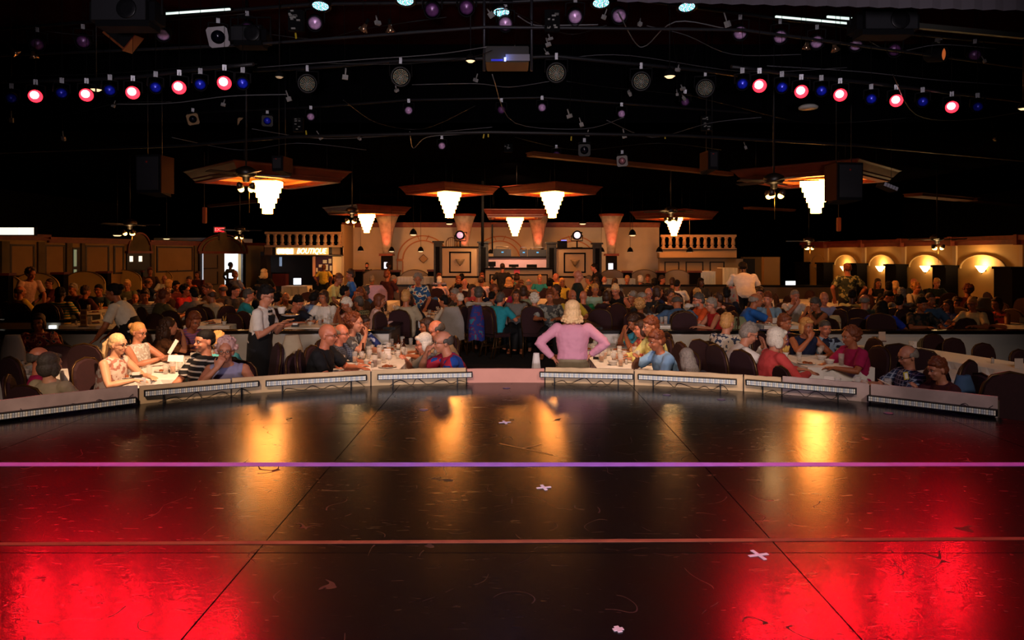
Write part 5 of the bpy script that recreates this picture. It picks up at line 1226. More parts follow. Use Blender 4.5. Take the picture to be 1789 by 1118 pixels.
for n_, v in dict(white='d8d0c4', cream='d8c08c', pink='d89a9a', lpink='d8b0a8', magenta='a01048', coral='c0403c', red='a8141c', dred='4c0a10', maroon='3a0a10', orange='d0501c', yellow='d8b83c', lyel='d8cc7c', olive='5c5434', sage='7c8464', green='0c6a38', mint='98b49c', teal='1c8a98',
                  aqua='50a8b0', blue='1c5cb0', royal='0c30a8', navy='0c1838', dnavy='080c1c', denim='3c5878', lblue='7ca0c0', lav='8a88a8', grey='6c6862', dgrey='2c2c30', black='0a0a0c', brown='4a3020', tan='a08868', beige='a49478', dkgreen='122018', pgrey='9a928c').items(): SH[n_] = mat(v, .85, noise=.07, nscale=14)
SH.update(hawaii=pattern('b', '0c1430', '8aa0b8', 9), bluered=pattern('b', 'a01030', '0c3c8c', 6), floral=pattern('b', '7a1420', 'c87858', 16, '2c4858'), wfloral=pattern('b', 'd0c4b0', '2c3850', 18), stripk=pattern('stripe', '0a0a0e', 'b8b0a8', 5.2), stript=pattern('stripe', '2c7c78', 'c8a848', 6, 1),
          stripg=pattern('stripe', '8a8478', 'b0a898', 7, 1), stripm=pattern('stripe', '98a458', '5c9c94', 9, 1), plaidb=pattern('plaid', '1c2c48', '8a98a8', 7), plaidg=pattern('plaid', '38442c', '9a9c7c', 7), plaidn=pattern('plaid', '2c3444', '5c6474', 12), greyfl=pattern('b', '4c4c4c', '94948c', 14),
          bwfl=pattern('b', '2c3c78', 'c0c4d0', 12), redfl=pattern('b', '5c1410', 'b87040', 14), greenfl=pattern('b', '24301c', '8c8c5c', 16), dkfl=pattern('b', '0c0c0c', '3c3424', 14, '54301c'), tie=pattern('b', '203070', '7090b8', 7), lace=pattern('b', 'b8b0ac', '54505c', 30), tealfl=pattern('b', '2c7c90', 'a8a050', 9),
          coralfl=pattern('b', 'b04840', 'd0a068', 14), pinkfl=pattern('b', 'd0a8a0', '98504c', 20), whfl=pattern('b', 'd0bcae', 'a87060', 16), redblk=pattern('b', 'c83820', '50140c', 12), blfl=pattern('b', '1c4c78', 'd8d0b0', 10, 'a83c30'), bluehaw=pattern('b', '4c6c80', '8a9488', 8), pstripe=pattern('stripe', 'b06080', '7a6090', 9, 1), spark=pattern('b', 'b0a498', 'd8d0c8', 40), fur=mat('6a4020', .9, noise=.5, nscale=40, bump=1), pinst=pattern('stripe', 'd898a8', 'c888a0', 40, 1), yelflor=pattern('b', 'c8b068', '6c5c30', 20))
TR = {'k': mat('0c0c10', .8), 'n': mat('141a28', .8), 't': mat('8a7c60', .8), 'g': mat('3c3c3c', .8)}
SEATS = []
HEADS = []
def person(px, py, label, pose='table', yaw=0, hair='short', hc='g', shirt='white', skin='m', sl='short', floor=None, Y=None, glasses=False, beard=None, tr='k', s=None, wide=1.0, chair=True, hat=None, shoes=False, collar=False, short=None, shift=0):
    T = POSES[pose]; fl = FB if floor is None else floor
    top = T['top'] + (0 if hair not in ('fringe',) else -.005)
    if Y is None:
        Y = (CAMZ - fl - top) * F / (py - 444); s = s or 1.0
        if fl == FB and Y < 11.95: Y = 11.95; s = None
        if fl == FF and Y > 10.75: Y = 10.75; s = None
    ms = 1.3 if fl == FF else 2.2
    if not T['stand'] and Y > 22.4 and 748 < px < 1062: Y = 22.2; s = None
    elif not T['stand'] and Y > 25.2: Y = 25.0; s = None
    best = None
    for off in (0, .08, -.08, .16, -.16, .24, -.24, .34, -.34, .45, -.45, .6, -.6, .8, 1.0, 1.3, 1.6, 2.0, 2.4):
        if Y > 13 and off == -.6: pass
        y_ = Y + off * (1 if Y < 16 else 1.4); x_ = (px - 894.5) / F * y_
        if fl == FB and y_ < 11.8 or fl == FF and (y_ > 10.85 or math.hypot(x_, y_ - RC) < RR + .32): continue
        if y_ > 22.6 and 748 < px < 1062 and not T['stand']: continue
        dm = min([math.hypot(x_ - a, y_ - b) for a, b in HEADS] or [9])
        if best is None or dm > best[0] + .02: best = (dm, y_)
        if dm > .47: break
    if best: Y = best[1]
    if best and abs(off) > .01: s = None
    if s is None: s = (CAMZ + (444 - py) / F * Y - fl) / top
    s = max(.80, min(1.14, s))
    hx = (px - 894.5) / F * Y; a = R(yaw); HEADS.append((hx, Y))
    ox = T['hx'] * wide * s; oy = T['hy'] * s
    rx, ry = hx - (ox * math.cos(a) - oy * math.sin(a)), Y - (ox * math.sin(a) + oy * math.cos(a))
    t = ob('person', None, None, (rx, ry, fl), (0, 0, a), label=label, category='person'); t.scale = (s * wide, s * (1 + (wide - 1) * .7), s)
    def part(n, me, m, mtx=None):
        o = ob(n, me, t); o.material_slots[0].link = 'OBJECT'; o.material_slots[0].material = m
        if mtx is not None: o.matrix_local = mtx
        return o
    part('body', T['body'], SKIN[skin]); part('shirt', T[sl], SH[shirt]); part('trousers', T['trousers'], TR[tr])
    if hair != 'bald': part('hair', HAIR[hair], HC[hc], T['HM'])
    ob('face', FEAT, t).matrix_local = T['HM']
    if glasses: ob('glasses', GLS, t).matrix_local = T['HM']
    if beard: part('beard', HAIR[beard], HC['w' if hc in 'wpw' else 'g' if hc != 'k' else 'k'], T['HM'])
    if collar: part('collar', T['collar'], SH[shirt])
    if shoes: part('shoes', T['shoes'], BLACK)
    if not T['stand'] and chair: SEATS.append((rx, ry, fl, a, short or label, Y))
    return t, T
# ------------------------------------------------------------ people: front tier beside the stage
f = dict(floor=FF)
person(70, 607, 'bald man in magenta shirt, back turned, far left by the rim', 'back', 118, 'fringe', 'dg', 'magenta', 'r', 'short', Y=6.95, glasses=True, **f, short='bald man in magenta')
person(89, 616, 'grey-haired person in khaki shirt, back turned, far left by the rim', 'back', 165, 'bob', 'dg', 'beige', 'l', 'short', Y=6.55, wide=1.05, **f, short='khaki shirt at far left')
person(67, 549, 'brown-haired woman in colourful floral blouse at the far left table', 'table', 22, 'bob', 'n', 'floral', 'm', 'short', **f, short='woman in floral blouse')
person(207, 583, 'blonde ponytailed woman in bright sleeveless white top under the spotlight', 'table', 82, 'pony', 'lb', 'whfl', 'l', 'none', glasses=True, **f, Y=7.9, short='spotlit ponytailed woman')
t, T = person(243, 564, 'blonde woman with glasses reading a menu, grey sleeveless top', 'read', 80, 'bun', 'b', 'spark', 'p', 'none', glasses=True, **f, Y=8.95, short='blonde woman reading')
READER = t
person(297, 556, 'woman with very long curly brown hair and fuzzy brown top', 'chin', 118, 'longcurly', 'n', 'fur', 'p', 'short', **f, short='woman with long curly hair')
person(340, 546, 'auburn-haired woman in purple print tank top looking down', 'lean', 55, 'bob', 'a', 'pstripe', 'm', 'none', **f, Y=10.2, short='auburn woman in purple print')
person(357, 577, 'dark-haired man in black shirt with thin white stripes', 'back', -38, 'crew', 'k', 'stripk', 'p', 'short', **f, Y=7.75, wide=1.08, short='man in striped black shirt')
person(394, 592, 'elderly woman with pinkish white curls and glasses, chin on hand', 'chin', 8, 'curly', 'pw', 'lav', 'p', 'none', glasses=True, **f, Y=7.25, short='woman with white curls')
person(381, 581, 'person in teal shirt with reddish grey hair behind the curly woman', 'table', -150, 'short', 'b', 'aqua', 'm', 'short', **f, Y=8.45, wide=1.1, short='person in teal shirt')
w1, W1 = person(465, 500, 'waiter with white shirt, bow tie and black apron carrying plates', 'carry', 86, 'short', 'k', 'white', 'p', 'short', **f, glasses=True, Y=9.15, collar=True, shoes=True)
w2, W2 = person(197, 496, 'dark-haired waitress in white blouse and black vest leaning left', 'stand_lean', -82, 'bun', 'k', 'white', 'm', 'short', **f, Y=10.4, shoes=True)
person(572, 566, 'bald man with black glasses in black polo shirt', 'table', 84, 'bald', 'k', 'black', 'r', 'short', glasses=True, **f, Y=8.2, wide=1.08, short='bald man in black polo')
person(597, 567, 'balding man in dark blue check shirt beside the bald man', 'table', 80, 'fringe', 'g', 'plaidn', 'r', 'short', glasses=True, **f, Y=8.95, short='man in dark check shirt')
person(621, 548, 'brown-haired woman in grey floral top, fist raised to face', 'chin', 75, 'curly', 'a', 'greyfl', 'p', 'short', **f, Y=9.6, short='woman in grey floral top')
person(636, 553, 'woman in blue and white print top reaching over the centre left table', 'table', 60, 'short', 'n', 'bwfl', 'm', 'short', **f, Y=10.4, short='woman in blue print top')
person(761, 561, 'bald man with glasses behind the white-haired woman', 'hands_up', -78, 'fringe', 'dg', 'tan', 'r', 'short', glasses=True, chair=False, **f, Y=9.0, short='bald man with glasses')
person(745, 556, 'brown-haired person mostly hidden behind the bald man in glasses', 'table', -70, 'bob', 'n', 'brown', 'm', **f, Y=9.9, short='hidden brown-haired person')
person(739, 583, 'white-haired woman with glasses raising a hand beside the goateed man', 'eat', -78, 'bob', 'w', 'grey', 'r', 'short', glasses=True, chair=False, **f, Y=8.4, short='white-haired woman at table')
person(775, 579, 'goateed man in bold red and blue patterned shirt', 'chin', -72, 'fringe', 'dg', 'bluered', 'p', 'short', glasses=True, chair=False, beard='goatee', **f, Y=7.95, wide=1.1, short='goateed man')
hp, HP = person(1000, 526, 'white-haired woman in pink shirt standing back turned, hand on hip', 'hips', 176, 'flip', 'lb', 'pinst', 'p', 'long', **f, Y=8.35, wide=1.1, tr='t', shoes=True)
person(1108, 551, 'dark-haired woman in teal floral top, farthest at centre right table', 'hands_up', -82, 'short', 'n', 'tealfl', 'm', 'short', **f, Y=10.5, short='woman in teal floral top')
person(1119, 560, 'dark bob-haired woman in coral print top at centre right table', 'table', -86, 'bob', 'n', 'coralfl', 'r', 'short', **f, Y=9.8, short='woman in coral print top')
person(1137, 554, 'tall grey-brown haired man in pale yellow long sleeved shirt', 'table', -80, 'short', 'a', 'lyel', 'p', 'long', **f, Y=9.3, wide=1.06, short='man in pale yellow shirt')
person(1147, 578, 'short-haired woman in light denim blouse looking down at her plate', 'eat', -72, 'short', 'a', 'lblue', 'm', 'short', **f, Y=8.35, wide=1.05, short='woman in light denim')
person(1199, 611, 'person with long straight silver hair just behind the rim', 'lean', -165, 'long', 'g', 'dgrey', 'p', 'short', chair=False, **f, Y=7.75, short='silver-haired person')
person(1271, 549, 'blonde short-haired woman in white blouse with blue flowers', 'table', 128, 'short', 'b', 'wfloral', 'p', 'short', **f, Y=9.7, wide=1.05, short='woman in blue-flowered blouse')
person(1308, 566, 'grey-haired woman with glasses in white sweater, hands clasped up', 'hands_up', 82, 'short', 'g', 'white', 'p', 'long', glasses=True, **f, Y=8.7, wide=1.06, short='woman in white sweater')
person(1358, 573, 'white-haired woman in coral red sweater at the right table', 'table', 92, 'bob', 'w', 'coral', 'p', 'long', **f, Y=8.3, wide=1.1, short='woman in coral sweater')
person(1371, 550, 'auburn-haired woman in striped pink top, leaning at right table', 'table', 40, 'short', 'a', 'pstripe', 'm', 'short', **f, Y=10.3, short='woman in striped pink top')
person(1410, 556, 'blonde woman in navy top facing the stage at the right table', 'chin', 2, 'bob', 'b', 'navy', 'm', 'none', **f, Y=10.0, short='blonde woman in navy')
person(1441, 560, 'smiling man in navy hawaiian shirt facing the stage', 'table', 2, 'crew', 'dg', 'hawaii', 'r', 'short', **f, Y=9.9, wide=1.1, collar=True, short='man in navy hawaiian shirt')
person(1486, 572, 'curly auburn-haired woman in magenta shirt at the right table', 'table', -82, 'curly', 'a', 'magenta', 'm', 'short', **f, Y=8.9, wide=1.1, short='woman in magenta shirt')
person(1585, 605, 'balding man with glasses in blue plaid shirt with yellow tag', 'read', -88, 'fringe', 'g', 'plaidb', 'p', 'short', glasses=True, **f, Y=7.35, wide=1.05, short='man in blue plaid')
person(1637, 626, 'auburn-haired woman in dark top near the right end of rim', 'eat', -86, 'short', 'a', 'maroon', 'p', 'short', **f, Y=6.95, short='auburn woman at right end')
# ------------------------------------------------------------ people behind the half wall, left block
L_ = [
 (55, 469, 'standing woman in pink blouse bending right, far left', 'stand_lean', 62, 'curly', 'n', 'lpink', 'm', 'short', dict(Y=15.4)),
 (36, 500, 'balding man in yellow shirt, back turned, far left', 'back', 152, 'fringe', 'n', 'yellow', 'm', 'short', {}),
 (86, 487, 'man with glasses in maroon shirt before the tan headboard', 'back', -30, 'crew', 'n', 'dred', 'r', 'short', dict(glasses=True)),
 (106, 503, 'black-haired person in teal and yellow striped shirt, back turned', 'back', 178, 'short', 'k', 'stript', 'd', 'short', dict(wide=1.05)),
 (127, 496, 'grey-haired woman in dark red top beside the striped shirt', 'table', -14, 'short', 'g', 'dred', 'm', 'short', {}),
 (172, 497, 'dark-haired man with glasses in pale blue shirt, facing stage', 'table', 4, 'crew', 'k', 'denim', 'm', 'short', dict(glasses=True, wide=1.05)),
 (222, 490, 'yellow-haired man in olive shirt behind the waitress', 'table', 10, 'short', 'b', 'olive', 'm', 'short', {}),
 (236, 498, 'small figure with pink-lit bald head near the waitress', 'back', 30, 'bald', 'b', 'pink', 'r', 'short', dict(s=.85)),
 (253, 506, 'dark-haired woman in grey striped top facing stage', 'table', 18, 'short', 'n', 'stripg', 'm', 'short', {}),
 (260, 486, 'bald man in navy shirt turned away, left of the white-shirted man', 'back', 140, 'fringe', 'n', 'navy', 'm', 'short', {}),
 (277, 512, 'white-haired man bent over in blue shirt', 'lean', 60, 'fringe', 'w', 'denim', 'm', 'short', {}),
 (288, 505, 'reddish-haired man in dark olive shirt, back turned', 'table', 140, 'short', 'a', 'olive', 'm', 'short', dict(wide=1.08)),
 (287, 481, 'bald man with glasses in white shirt before a tan headboard', 'table', 22, 'bald', 'w', 'white', 'r', 'short', dict(glasses=True)),
 (296, 488, 'blond-haired person in black jacket, back turned', 'back', 165, 'bob', 'b', 'black', 'l', 'long', {}),
 (325, 498, 'dark curly-haired woman in bright red shirt', 'table', 80, 'curly', 'k', 'r' and 'red', 'm', 'short', {}),
 (330, 483, 'man in glowing orange shirt facing stage, near the arched door', 'table', -8, 'crew', 'n', 'orange', 'r', 'short', {}),
 (339, 503, 'dark-haired man in grey shirt hunched, back to the aisle', 'table', -128, 'short', 'k', 'grey', 'r', 'short', dict(wide=1.05)),
 (369, 506, 'balding man in beige shirt right of the hunched man', 'table', -115, 'fringe', 'n', 'beige', 'm', 'short', {}),
 (362, 496, 'brown-haired man behind the balding man in beige', 'back', -60, 'short', 'n', 'brown', 'm', 'short', {}),
 (389, 497, 'bald man in black jacket, left of the teal shirt', 'table', -120, 'fringe', 'dg', 'dnavy', 'm', 'long', dict(wide=1.08)),
 (411, 499, 'dark-haired man in dark shirt facing left of the teal shirt', 'table', 70, 'crew', 'k', 'dgrey', 'r', 'short', {}),
 (435, 505, 'grey-haired man in teal shirt left of the waiter', 'table', 110, 'short', 'dg', 'teal', 'r', 'short', {}),
 (345, 474, 'woman in dark red seated near the arched door', 'back', 0, 'bob', 'n', 'dred', 'm', 'short', dict(Y=24)),
 (486, 511, 'dark-haired man in cream shirt, back turned, behind the waiter', 'table', 160, 'short', 'k', 'white', 'm', 'short', dict(Y=13.5)),
 (499, 511, 'bald man facing right beside the cream shirt', 'table', 10, 'bald', 'k', 'tan', 'm', 'short', dict(Y=14.4)),
 (519, 518, 'dark-haired man in navy shirt looking down at his plate', 'lean', 58, 'short', 'k', 'dnavy', 'r', 'short', dict(Y=12.3, wide=1.08)),
 (549, 510, 'dark-haired man in speckled blue shirt, back turned', 'lean', 160, 'short', 'k', 'tie', 'd', 'short', dict(Y=13.2, wide=1.1)),
 (565, 508, 'woman in white shirt facing stage beside the speckled shirt', 'table', -12, 'bob', 'n', 'white', 'm', 'long', {}),
 (605, 521, 'white-haired woman in pink flowered blouse with head bowed', 'hands_up', -62, 'short', 'w', 'pinkfl', 'm', 'short', dict(Y=12.2)),
 (627, 519, 'grey-haired man in green plaid shirt leaning left', 'table', -118, 'short', 'dg', 'plaidg', 'm', 'short', dict(Y=12.8)),
 (664, 514, 'auburn-haired woman in pale pink jacket facing right', 'table', 98, 'bob', 'a', 'lpink', 'm', 'long', dict(Y=12.7)),
 (714, 514, 'brown-haired person in navy jacket in the armchair by the aisle', 'table', 180, 'bob', 'n', 'dnavy', 'm', 'long', dict(Y=13.1, wide=1.12)),
 (775, 517, 'dark-haired person in white hoodie, chair draped in grey', 'table', -108, 'short', 'k', 'white', 'm', 'long', dict(Y=13.4)),
 (803, 512, 'white-haired man in green striped polo, back turned', 'back', -150, 'crew', 'w', 'stripm', 'm', 'short', dict(Y=14.0, tr='t', shoes=True, wide=1.05)),
 (794, 505, 'grey-haired man behind the green striped polo', 'table', -60, 'short', 'g', 'dgrey', 'm', 'short', {}),
 (875, 512, 'balding grey man in bright turquoise polo, back turned, aisle seat', 'table', 140, 'short', 'dg', 'teal', 'r', 'short', dict(Y=13.5, wide=1.1, shoes=True)),
 (860, 509, 'dark-haired man in turquoise shirt left of the other turquoise shirt', 'back', 160, 'crew', 'k', 'aqua', 'm', 'short', dict(Y=14.3)),
 (902, 506, 'brown-haired woman in grey cardigan facing the stage mid aisle', 'table', -5, 'bob', 'n', 'grey', 'm', 'short', {}),
 (934, 513, 'white curly-haired woman in pale pink shirt, back turned, mid aisle', 'table', 172, 'curly', 'w', 'lpink', 'p', 'short', dict(Y=13.6)),
 (961, 507, 'woman with brown hair in grey floral top facing the stage', 'table', -8, 'short', 'a', 'greyfl', 'm', 'short', {}),
 (1000, 506, 'bald dark-lit man left of the green shirt', 'table', 20, 'bald', 'k', 'yellow', 'r', 'short', {}),
 (1019, 508, 'bald man in kelly green shirt, back turned', 'back', 165, 'bald', 'k', 'green', 'r', 'long', dict(Y=13.8)),
 (1040, 497, 'blond man in mint green shirt facing the stage', 'table', 3, 'short', 'b', 'mint', 'm', 'short', {}),
 (1075, 498, 'blonde woman in black top with bare orange-lit arms, head bowed', 'lean', -28, 'short', 'lb', 'black', 'r', 'none', dict(Y=15.2)),
 (1105, 510, 'grey-haired man in pale patterned shirt facing left', 'look_left', -95, 'short', 'g', 'olive', 'm', 'short', dict(Y=13.4)),
 (1119, 522, 'curly blond woman in lacy white top, back turned by the wall', 'back', 150, 'curly', 'b', 'lace', 'm', 'short', dict(Y=12.1)),
 (1122, 511, 'grey-haired man behind the lacy white top', 'table', 40, 'crew', 'g', 'dgrey', 'm', 'short', {}),
 (1133, 503, 'bald red-faced man with glasses in dark floral shirt', 'table', -5, 'bald', 'k', 'dkfl', 'r', 'short', dict(glasses=True)),
 (1172, 507, 'brown curly-haired woman in black facing the stage', 'table', 5, 'curly', 'n', 'black', 'm', 'short', {}),
 (1183, 517, 'bald man in denim blue shirt hunched, back turned', 'lean', 178, 'fringe', 'dg', 'denim', 'm', 'short', dict(Y=12.5, wide=1.2)),
 (1221, 513, 'grey-haired bearded man in orange shirt', 'table', -84, 'short', 'dg', 'orange', 'r', 'short', dict(glasses=True, beard='beard', wide=1.1, Y=12.5)),
 (1242, 521, 'grey-blonde woman with glasses in sleeveless red top', 'table', -84, 'short', 'g', 'red', 'p', 'none', dict(glasses=True, Y=12.0)),
 (1218, 505, 'blond-haired person behind the orange shirt', 'back', 170, 'short', 'b', 'white', 'm', 'short', {}),
 (1255, 512, 'dark-haired man in white shirt with red flowers, back turned', 'back', -140, 'short', 'n', 'pinkfl', 'm', 'short', dict(Y=13.4)),
 (1319, 513, 'balding man in royal blue polo with hand to face', 'chin', 78, 'fringe', 'g', 'blue', 'm', 'short', dict(Y=12.3, wide=1.15)),
 (1341, 511, 'red-haired man in light blue shirt facing left', 'table', -40, 'short', 'a', 'lblue', 'r', 'short', {}),
 (1389, 507, 'man with white moustache and white shirt facing the stage', 'chin', 2, 'crew', 'g', 'white', 'r', 'short', dict(beard='goatee')),
 (1424, 521, 'dark grey-haired woman in black print top, hands on her face', 'hands_up', -80, 'short', 'dg', 'dkfl', 'm', 'none', dict(Y=12.4)),
 (1440, 510, 'bald man in lavender shirt facing the stage', 'table', -6, 'bald', 'k', 'lav', 'r', 'short', {}),
 (1489, 505, 'dark-skinned man in pale yellow shirt, back turned', 'back', 150, 'crew', 'k', 'lyel', 'd', 'short', {}),
 (1511, 515, 'bald man in blue grey hawaiian shirt turned right', 'back', 128, 'fringe', 'g', 'bluehaw', 'r', 'short', dict(Y=12.8, wide=1.12)),
 (1541, 527, 'black-haired woman in royal blue top, back turned by the wall', 'lean', 150, 'long', 'k', 'royal', 'm', 'short', dict(Y=12.1, wide=1.1)),
 (1610, 521, 'dark-haired man in black floral shirt facing the stage', 'table', 8, 'short', 'k', 'dkfl', 'm', 'short', dict(Y=12.2, wide=1.1)),
 (1626, 512, 'man in blue polo behind the black floral shirt', 'table', -4, 'crew', 'n', 'denim', 'm', 'short', {}),
 (1656, 524, 'woman with very long brown hair in blue tie-dye top', 'back', -78, 'long', 'n', 'tie', 'm', 'short', dict(Y=12.1)),
 (1671, 520, 'short-haired boyish person in white shirt at right', 'table', -20, 'short', 'n', 'white', 'm', 'short', dict(Y=13.4)),
 (1698, 520, 'blond older man in white shirt with glasses at right', 'table', -55, 'short', 'b', 'cream', 'm', 'short', dict(glasses=True, Y=12.8)),
 (1741, 520, 'dark-haired woman with glasses in red print top at far right', 'table', -72, 'bob', 'n', 'redblk', 'm', 'none', dict(glasses=True, Y=12.4)),
 (1690, 497, 'curly auburn-haired woman in dark red, back turned at right', 'back', 175, 'curly', 'a', 'dred', 'm', 'short', {}),
 (1637, 487, 'white-haired man in dark green shirt facing stage at right', 'table', -4, 'short', 'b', 'dkgreen', 'r', 'short', {}),
 (1602, 494, 'curly blond woman in white top facing stage at right', 'table', 14, 'curly', 'b', 'white', 'r', 'short', {}),
 (1597, 486, 'bald man behind the curly blond woman at right', 'back', 10, 'bald', 'b', 'dgrey', 'r', 'short', {}),
 (1534, 487, 'long brown-haired woman in sleeveless black, facing stage by right wall', 'table', -8, 'long', 'n', 'black', 'r', 'none', {}),
 (1553, 493, 'dark-haired person beside the yellow flowered top', 'back', 150, 'short', 'k', 'black', 'm', 'short', {}),
 (1564, 492, 'blond woman in bright yellow flowered top at right', 'back', 165, 'short', 'lb', 'yelflor', 'm', 'short', {}),
 (1575, 504, 'grey-haired person right of the dark short-haired boy', 'back', 160, 'short', 'g', 'grey', 'm', 'short', {}),
 (1553, 509, 'dark short-haired boy with head bowed at right', 'lean', 40, 'crew', 'k', 'dgrey', 'm', 'short', {}),
 (1572, 516, 'dark-haired woman with bare shoulders, back turned at right', 'back', 130, 'short', 'k', 'brown', 'r', 'none', dict(Y=12.9)),
 (1480, 460, 'standing man in leafy green shirt, back turned before the sconce', 'stand', 178, 'crew', 'a', 'greenfl', 'm', 'short', dict(Y=16.5, wide=1.1)),
 (1298, 458, 'heavy man standing in white shirt, back turned at right centre', 'stand_lean', 174, 'crew', 'k', 'white', 'd', 'short', dict(Y=17, wide=1.22)),
 # middle of the room
 (612, 471, 'standing man in bright blue polo facing left', 'stand', -68, 'short', 'n', 'blue', 'm', 'short', dict(Y=15.8)),
 (592, 479, 'standing man in yellow polo and belt leaning to talk', 'stand_lean', 86, 'short', 'a', 'lyel', 'm', 'short', dict(Y=15.6)),
 (730, 479, 'standing grey-haired woman in blue and cream flowered blouse', 'stand_lean', 4, 'curly', 'g', 'blfl', 'm', 'short', dict(Y=15)),
 (1010, 472, 'standing bald man in dark green polo leaning right', 'stand', 78, 'bald', 'k', 'dkgreen', 'r', 'short', dict(Y=14.8, wide=1.1)),
 (650, 482, 'grey-haired woman in hot pink top, back turned', 'back', 170, 'short', 'g', 'coral', 'm', 'short', {}),
 (677, 473, 'man in maroon shirt before the white skirted buffet', 'back', 150, 'short', 'a', 'maroon', 'm', 'short', dict(Y=21)),
 (688, 482, 'grey-haired man in tan shirt beside the maroon shirt', 'look_left', 60, 'short', 'g', 'tan', 'm', 'short', {}),
 (768, 484, 'white-haired man in pink shirt, back turned', 'back', 170, 'short', 'w', 'lpink', 'p', 'short', {}),
 (767, 478, 'auburn-haired person behind the pink shirted man', 'back', 20, 'short', 'a', 'lav', 'r', 'short', {}),
 (637, 500, 'grey-haired man in slate shirt facing left', 'table', -60, 'short', 'dg', 'denim', 'm', 'short', {}),
 (629, 503, 'auburn woman in front of the slate-shirted man', 'table', -40, 'short', 'a', 'brown', 'm', 'short', {}),
 (603, 500, 'dark-haired person below the standing blue polo man', 'back', 120, 'short', 'k', 'black', 'm', 'short', {}),
 (710, 508, 'fair-haired person seated before the flowered blouse', 'back', 160, 'short', 'b', 'beige', 'm', 'short', {}),
 (748, 498, 'brown-haired person in slate top right of the flowered blouse', 'back', -160, 'short', 'n', 'denim', 'm', 'short', {}),
 (807, 479, 'black-haired person before the left control booth', 'back', 170, 'short', 'k', 'black', 'm', 'short', {}),
 (801, 483, 'auburn-haired person left of the bald orange-lit man', 'back', 30, 'short', 'a', 'brown', 'm', 'short', {}),
 (812, 487, 'bald orange-lit man before the left control booth', 'back', 175, 'bald', 'k', 'white', 'r', 'short', {}),
 (842, 477, 'reddish-haired person behind the pinkish white shirt', 'back', 10, 'short', 'a', 'tan', 'r', 'short', {}),
 (841, 484, 'dark-haired man in pinkish white shirt, back turned', 'back', 165, 'crew', 'n', 'lpink', 'm', 'short', dict(wide=1.1)),
 (826, 497, 'long dark-haired woman with bare orange-lit shoulders', 'back', 40, 'long', 'n', 'coral', 'r', 'none', {}),
 (837, 502, 'man in grey green striped shirt, back turned', 'back', 170, 'short', 'dg', 'stripg', 'm', 'short', dict(wide=1.15)),
 (801, 497, 'dark-haired man facing right at mid room', 'back', 60, 'crew', 'k', 'dgrey', 'm', 'short', {}),
 (879, 480, 'slim woman with tied blond hair in mid room', 'back', -150, 'bun', 'b', 'navy', 'r', 'none', {}),
 (889, 485, 'big-haired blond woman in black top, back turned', 'back', 176, 'flip', 'b', 'black', 'm', 'short', dict(wide=1.05)),
 (903, 477, 'dark-haired woman in aqua print blouse by the bar', 'back', 175, 'bob', 'n', 'tealfl', 'm', 'short', {}),
 (943, 481, 'short blond woman in teal top facing the stage', 'table', 2, 'short', 'b', 'teal', 'r', 'short', {}),
 (864, 498, 'red-haired woman in navy top at mid room', 'table', 20, 'curly', 'a', 'navy', 'm', 'short', {}),
 (905, 497, 'woman in hot pink top facing stage at mid room', 'table', 10, 'short', 'a', 'magenta', 'r', 'short', {}),
 (915, 499, 'dark-haired person in sage shirt, back turned', 'back', 170, 'bob', 'n', 'sage', 'm', 'short', {}),
 (924, 488, 'bald man in tan shirt, back turned, mid room', 'back', 160, 'fringe', 'g', 'tan', 'r', 'short', {}),
 (910, 490, 'reddish-haired person between the big blond hair and tan shirt', 'table', 0, 'short', 'a', 'brown', 'r', 'short', {}),
 (961, 486, 'black-haired person in black left of the yellow shirt', 'back', 150, 'bob', 'k', 'black', 'm', 'short', {}),
 (971, 477, 'bald man in yellow shirt turned left', 'look_right', -30, 'bald', 'k', 'yellow', 'r', 'short', {}),
 (970, 499, 'curly brown-haired woman seated below the yellow shirt', 'table', -50, 'curly', 'n', 'brown', 'm', 'short', {}),
 (982, 486, 'sandy-haired woman behind the standing bald man', 'back', 0, 'bob', 'b', 'yellow', 'm', 'short', {}),
 (1028, 482, 'grey-haired woman in yellow green print top', 'table', -100, 'short', 'dg', 'yelflor', 'm', 'short', {}),
 (1042, 484, 'dark-haired person in black below the black-clad server', 'back', 160, 'long', 'n', 'black', 'm', 'short', {}),
 (1056, 483, 'bald bearded man in red floral shirt', 'table', 0, 'bald', 'w', 'redfl', 'r', 'short', dict(beard='beard')),
 (1074, 486, 'brown bob-haired woman, back turned, beside red floral shirt', 'back', 178, 'bob', 'n', 'grey', 'm', 'short', {}),
 (1096, 482, 'short blond woman in slate top facing the stage', 'table', 2, 'short', 'b', 'denim', 'r', 'short', {}),
 (1119, 482, 'balding white-haired man in blue shirt, back turned', 'back', 172, 'short', 'w', 'blue', 'm', 'short', dict(wide=1.1)),
 (1132, 480, 'auburn man in grey right of the balding blue-shirted man', 'back', -12, 'short', 'a', 'dgrey', 'r', 'short', {}),
 (1143, 486, 'dark-haired woman in cobalt top, back turned', 'back', -160, 'bob', 'k', 'royal', 'm', 'short', {}),
 (1157, 482, 'curly-haired man in grey facing right', 'back', 60, 'short', 'n', 'denim', 'r', 'short', {}),
 (1175, 486, 'person in grey green top behind the white shirt', 'back', 150, 'short', 'n', 'sage', 'm', 'short', {}),
 (1183, 489, 'dark-haired man in white shirt leaning, back turned', 'back', 150, 'crew', 'k', 'white', 'm', 'short', dict(wide=1.1)),
 (1225, 486, 'long dark-haired woman before the white draped stand', 'back', 10, 'long', 'k', 'dgrey', 'd', 'short', {}),
 (1150, 500, 'dark-haired woman hidden between cobalt top and bare wall', 'back', 100, 'bob', 'n', 'navy', 'm', 'short', {}),
 (1328, 503, 'dark-haired woman behind the blue polo man', 'back', -30, 'short', 'n', 'brown', 'r', 'short', {}),
